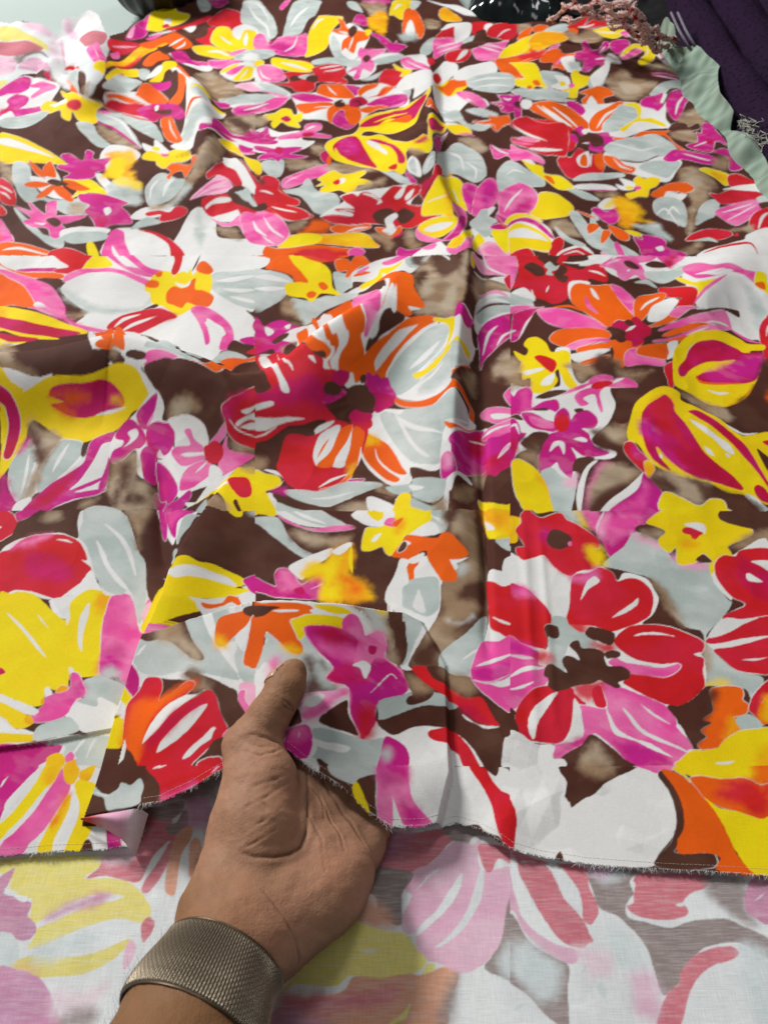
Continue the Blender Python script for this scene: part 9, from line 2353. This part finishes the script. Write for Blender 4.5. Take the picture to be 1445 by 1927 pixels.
vo = node(nt, 'ShaderNodeTexVoronoi'); vo.inputs['Scale'].default_value = 110; rp = node(nt, 'ShaderNodeValToRGB')
rp.color_ramp.elements[0].position = .18; rp.color_ramp.elements[1].position = .34
rp.color_ramp.elements[0].color = (*lin(15, 8, 19), 1); rp.color_ramp.elements[1].color = (*lin(38, 21, 45), 1)
nt.links.new(tc.outputs['Object'], mp.inputs[0]); nt.links.new(mp.outputs[0], vo.inputs['Vector']); nt.links.new(vo.outputs['Distance'], rp.inputs[0]); nt.links.new(rp.outputs[0], b.inputs['Base Color'])
bp = node(nt, 'ShaderNodeBump'); bp.inputs['Strength'].default_value = .6; bp.inputs['Distance'].default_value = .003; nt.links.new(vo.outputs['Distance'], bp.inputs['Height']); nt.links.new(bp.outputs[0], b.inputs['Normal'])
purple = add('purple_fabric', mesh_from('purple_fabric', np.stack([Xp, Yp, Zp], -1).reshape(-1, 3), grid_quads(na, nb)), m,
             label='dark purple embroidered fabric folded in thick rolls', cat='fabric')
pz = plain('pale_piping', (120, 116, 128), .7, .2, 200)
for off in (.0, .014):
    q = [ground(1262+off*900, 24, .07), ground(1276+off*900, 55, .06), ground(1292+off*900, 84, .05), ground(1302+off*900, 100, .03)]
    Vt, Qt = tubes([q], [[.0022]*4], 6); add('piping', mesh_from('piping', Vt, Qt), pz, purple)

# green checked gauze lying out from under the floral cloth
inner = [(1225, 84, .012), (1258, 128, .012), (1292, 182, .012), (1332, 240, .012), (1378, 304, .012), (1424, 352, .012), (1500, 430, .012)]
outer = [(1256, 90, .03), (1306, 84, .05), (1364, 122, .05), (1368, 172, .05), (1394, 206, .045), (1384, 244, .02), (1425, 262, .035), (1452, 330, .03), (1530, 400, .03)]
Vg = strip_grid(inner, outer, 150, 70, .004, 13, .075, 6)
m, nt, b = mat_new('green_gauze'); b.inputs['Roughness'].default_value = .8; b.inputs['Sheen Weight'].default_value = .2
tc = node(nt, 'ShaderNodeTexCoord'); mp = node(nt, 'ShaderNodeMapping'); mp.inputs['Rotation'].default_value = (0, 0, .55)
L = nt.links.new; L(tc.outputs['Object'], mp.inputs[0])
w1 = node(nt, 'ShaderNodeTexWave'); w1.bands_direction = 'X'; w1.inputs['Scale'].default_value = 16; w1.inputs['Distortion'].default_value = 1.2
w2 = node(nt, 'ShaderNodeTexWave'); w2.bands_direction = 'Y'; w2.inputs['Scale'].default_value = 16; w2.inputs['Distortion'].default_value = 1.2
L(mp.outputs[0], w1.inputs['Vector']); L(mp.outputs[0], w2.inputs['Vector'])
ad = node(nt, 'ShaderNodeMath', operation='ADD'); L(w1.outputs['Fac'], ad.inputs[0]); L(w2.outputs['Fac'], ad.inputs[1])
rp = node(nt, 'ShaderNodeValToRGB'); rp.color_ramp.elements[0].color = (*lin(110, 134, 118), 1); rp.color_ramp.elements[1].color = (*lin(146, 168, 152), 1)
mr = node(nt, 'ShaderNodeMath', operation='MULTIPLY'); mr.inputs[1].default_value = .5; L(ad.outputs[0], mr.inputs[0]); L(mr.outputs[0], rp.inputs[0]); L(rp.outputs[0], b.inputs['Base Color'])
green = add('green_gauze', mesh_from('green_gauze', Vg.reshape(-1, 3), grid_quads(70, 150)), m,
            label='crumpled pale green checked gauze sticking out beside the purple fabric', cat='fabric')
sm = green.modifiers.new('t', 'SOLIDIFY'); sm.thickness = .0008
paths = []; rads = []
for i in range(70):
    u = 1400+rng.uniform(-8, 34); v = 240+ (u-1400)*.75+rng.normal(0, 9); z = .03+rng.uniform(0, .018)
    q = np.array(ground(u, v, z)); pts = [q]
    for k in range(4): pts.append(pts[-1]+rng.normal(0, .004, 3)+np.array([.002, -.003, 0]))
    for w in pts: w[2] = max(w[2], .012)
    paths.append(pts); rads.append([.00045]*5)
Vt, Qt = tubes(paths, rads, 4)
add('frayed_edge', mesh_from('frayed_edge', Vt, Qt), plain('cream_thread', (180, 184, 170), .8, .1, 100), green, kind='stuff')

# dark tasselled scarf heaped behind the floral cloth
na, nb = 90, 150
su = np.linspace(0, 1, nb)[None]+np.zeros((na, 1)); sv = np.linspace(0, 1, na)[:, None]+np.zeros((1, nb))
c00 = np.array(ground(905, 38, .0)); c10 = np.array(ground(1330, 88, .0)); 
Xs = c00[0]+(c10[0]-c00[0])*su+.10*sv; Ys = c00[1]+.06-.38*su*su+ .95*sv
env_ = np.sin(np.pi*np.clip(sv*.9+.03, 0, 1))**.5*np.sin(np.pi*np.clip(su*.94+.04, 0, 1))**.4
Zs = .001+env_*(.035+.085*np.abs(fbm(Xs*9, Ys*7, 45, 3)-.35)+.03*sv)
M_black = plain('black_scarf', (20, 18, 20), .7, .5, 60, bump=.5, spec=.2)
scarf = add('tasselled_scarf', mesh_from('tasselled_scarf', np.stack([Xs, Ys, Zs], -1).reshape(-1, 3), grid_quads(na, nb)), M_black,
            label='black scarf with pink and red speckled tassels heaped behind the cloth', cat='scarf')
m, nt, b = mat_new('speckled_tassel'); b.inputs['Roughness'].default_value = .85
tc = node(nt, 'ShaderNodeTexCoord'); no = node(nt, 'ShaderNodeTexNoise'); no.inputs['Scale'].default_value = 85; no.inputs['Detail'].default_value = 1
rp = node(nt, 'ShaderNodeValToRGB'); rp.color_ramp.interpolation = 'LINEAR'
rp.color_ramp.elements[0].position = .36; rp.color_ramp.elements[1].position = .46
rp.color_ramp.elements[0].color = (*lin(150, 40, 46), 1); rp.color_ramp.elements[1].color = (*lin(204, 176, 170), 1)
nt.links.new(tc.outputs['Object'], no.inputs['Vector']); nt.links.new(no.outputs['Fac'], rp.inputs[0]); nt.links.new(rp.outputs[0], b.inputs['Base Color'])
cords = [([(1170, -30, .13), (1186, 5, .12), (1198, 35, .10), (1210, 60, .08), (1232, 84, .05)], .012),
         ([(1196, 34, .10), (1226, 56, .08), (1250, 68, .06), (1268, 82, .04)], .008),
         ([(1030, 44, .05), (1052, 24, .07), (1078, 4, .10), (1092, -16, .12)], .006),
         ([(1058, 42, .06), (1090, 34, .08), (1128, 30, .085), (1172, 44, .08), (1204, 58, .07)], .008),
         ([(1075, 20, .09), (1110, 8, .11), (1150, 6, .12), (1178, 14, .12)], .008),
         ([(1100, 26, .09), (1130, 16, .10), (1160, 26, .10), (1186, 30, .10)], .006),
         ([(1212, 62, .08), (1214, 80, .06), (1236, 94, .04), (1252, 88, .035)], .008),
         ([(1135, 44, .07), (1165, 50, .07), (1200, 66, .06), (1232, 76, .05)], .006)]
for pts, r_ in cords:
    P = np.array([ground(*q) for q in pts]); d = np.linspace(0, len(P)-1, 40); 
    P = np.stack([np.interp(d, np.arange(len(P)), P[:, k]) for k in range(3)], 1)
    P += .004*np.stack([np.sin(d*7), np.cos(d*6), np.sin(d*5+1)], 1)
    bundle = []; br = []
    for q in range(9):      # a tassel is a loose bundle of fine twisted yarns
        a_ = q*2.39; w_ = r_*.42*(q/9)**.5
        bundle.append(P+np.stack([w_*np.cos(a_+d*3.1), w_*np.sin(a_+d*2.3), w_*np.sin(a_*1.7+d*3.7)], 1)+rng.normal(0, .0012, P.shape)); br.append(np.full(40, .0012+.0008*rng.random()))
    Vt, Qt = tubes(bundle, br, 5); add('tassel', mesh_from('tassel', Vt, Qt), m, scarf)

# glossy plastic packet with dark cloth inside
na, nb = 50, 80
su = np.linspace(0, 1, nb)[None]+np.zeros((na, 1)); sv = np.linspace(0, 1, na)[:, None]+np.zeros((1, nb))
q0 = np.array(ground(880, 18, .03)); q1 = np.array(ground(1060, 36, .03))
Xs = q0[0]+(q1[0]-q0[0])*su+.05*sv; Ys = q0[1]+(q1[1]-q0[1])*su+.03+.32*sv
Zs = .004+np.sin(np.pi*su)**.4*np.sin(np.pi*sv)**.4*(.07+.05*np.abs(fbm(Xs*22, Ys*22, 66, 3)-.5)*2)
add('plastic_packet', mesh_from('plastic_packet', np.stack([Xs, Ys, Zs], -1).reshape(-1, 3), grid_quads(na, nb)),
    plain('shiny_packet', (26, 34, 34), .12, .6, 25, spec=.7), label='shiny dark plastic packet at the far edge of the cloth', cat='packet')

# dark pleated bag standing on the white table
n1_, n2_ = 48, 120
ph = np.linspace(.02, math.pi-.02, n1_)[:, None]; th = np.linspace(0, 2*math.pi, n2_, endpoint=False)[None]
rad = np.sin(ph)**.75*(1+.035*np.sin(th*17)*np.sin(ph))
bc = np.array(ground(292, -22, .05))
Xb = bc[0]+.088*rad*np.cos(th); Yb = bc[1]+.02+.11*rad*np.sin(th); Zb = .082-.084*np.cos(ph)+0*th
i_ = np.arange(n1_*n2_).reshape(n1_, n2_)
Q = np.stack([i_[:-1], np.roll(i_[:-1], -1, 1), np.roll(i_[1:], -1, 1), i_[1:]], -1).reshape(-1, 4)
add('dark_bag', mesh_from('dark_bag', np.stack([Xb, Yb, Zb], -1).reshape(-1, 3), Q), plain('dark_satin', (44, 36, 32), .4, .3, 20, spec=.4),
    label='dark brown pleated bag on the white table behind the cloth', cat='bag')
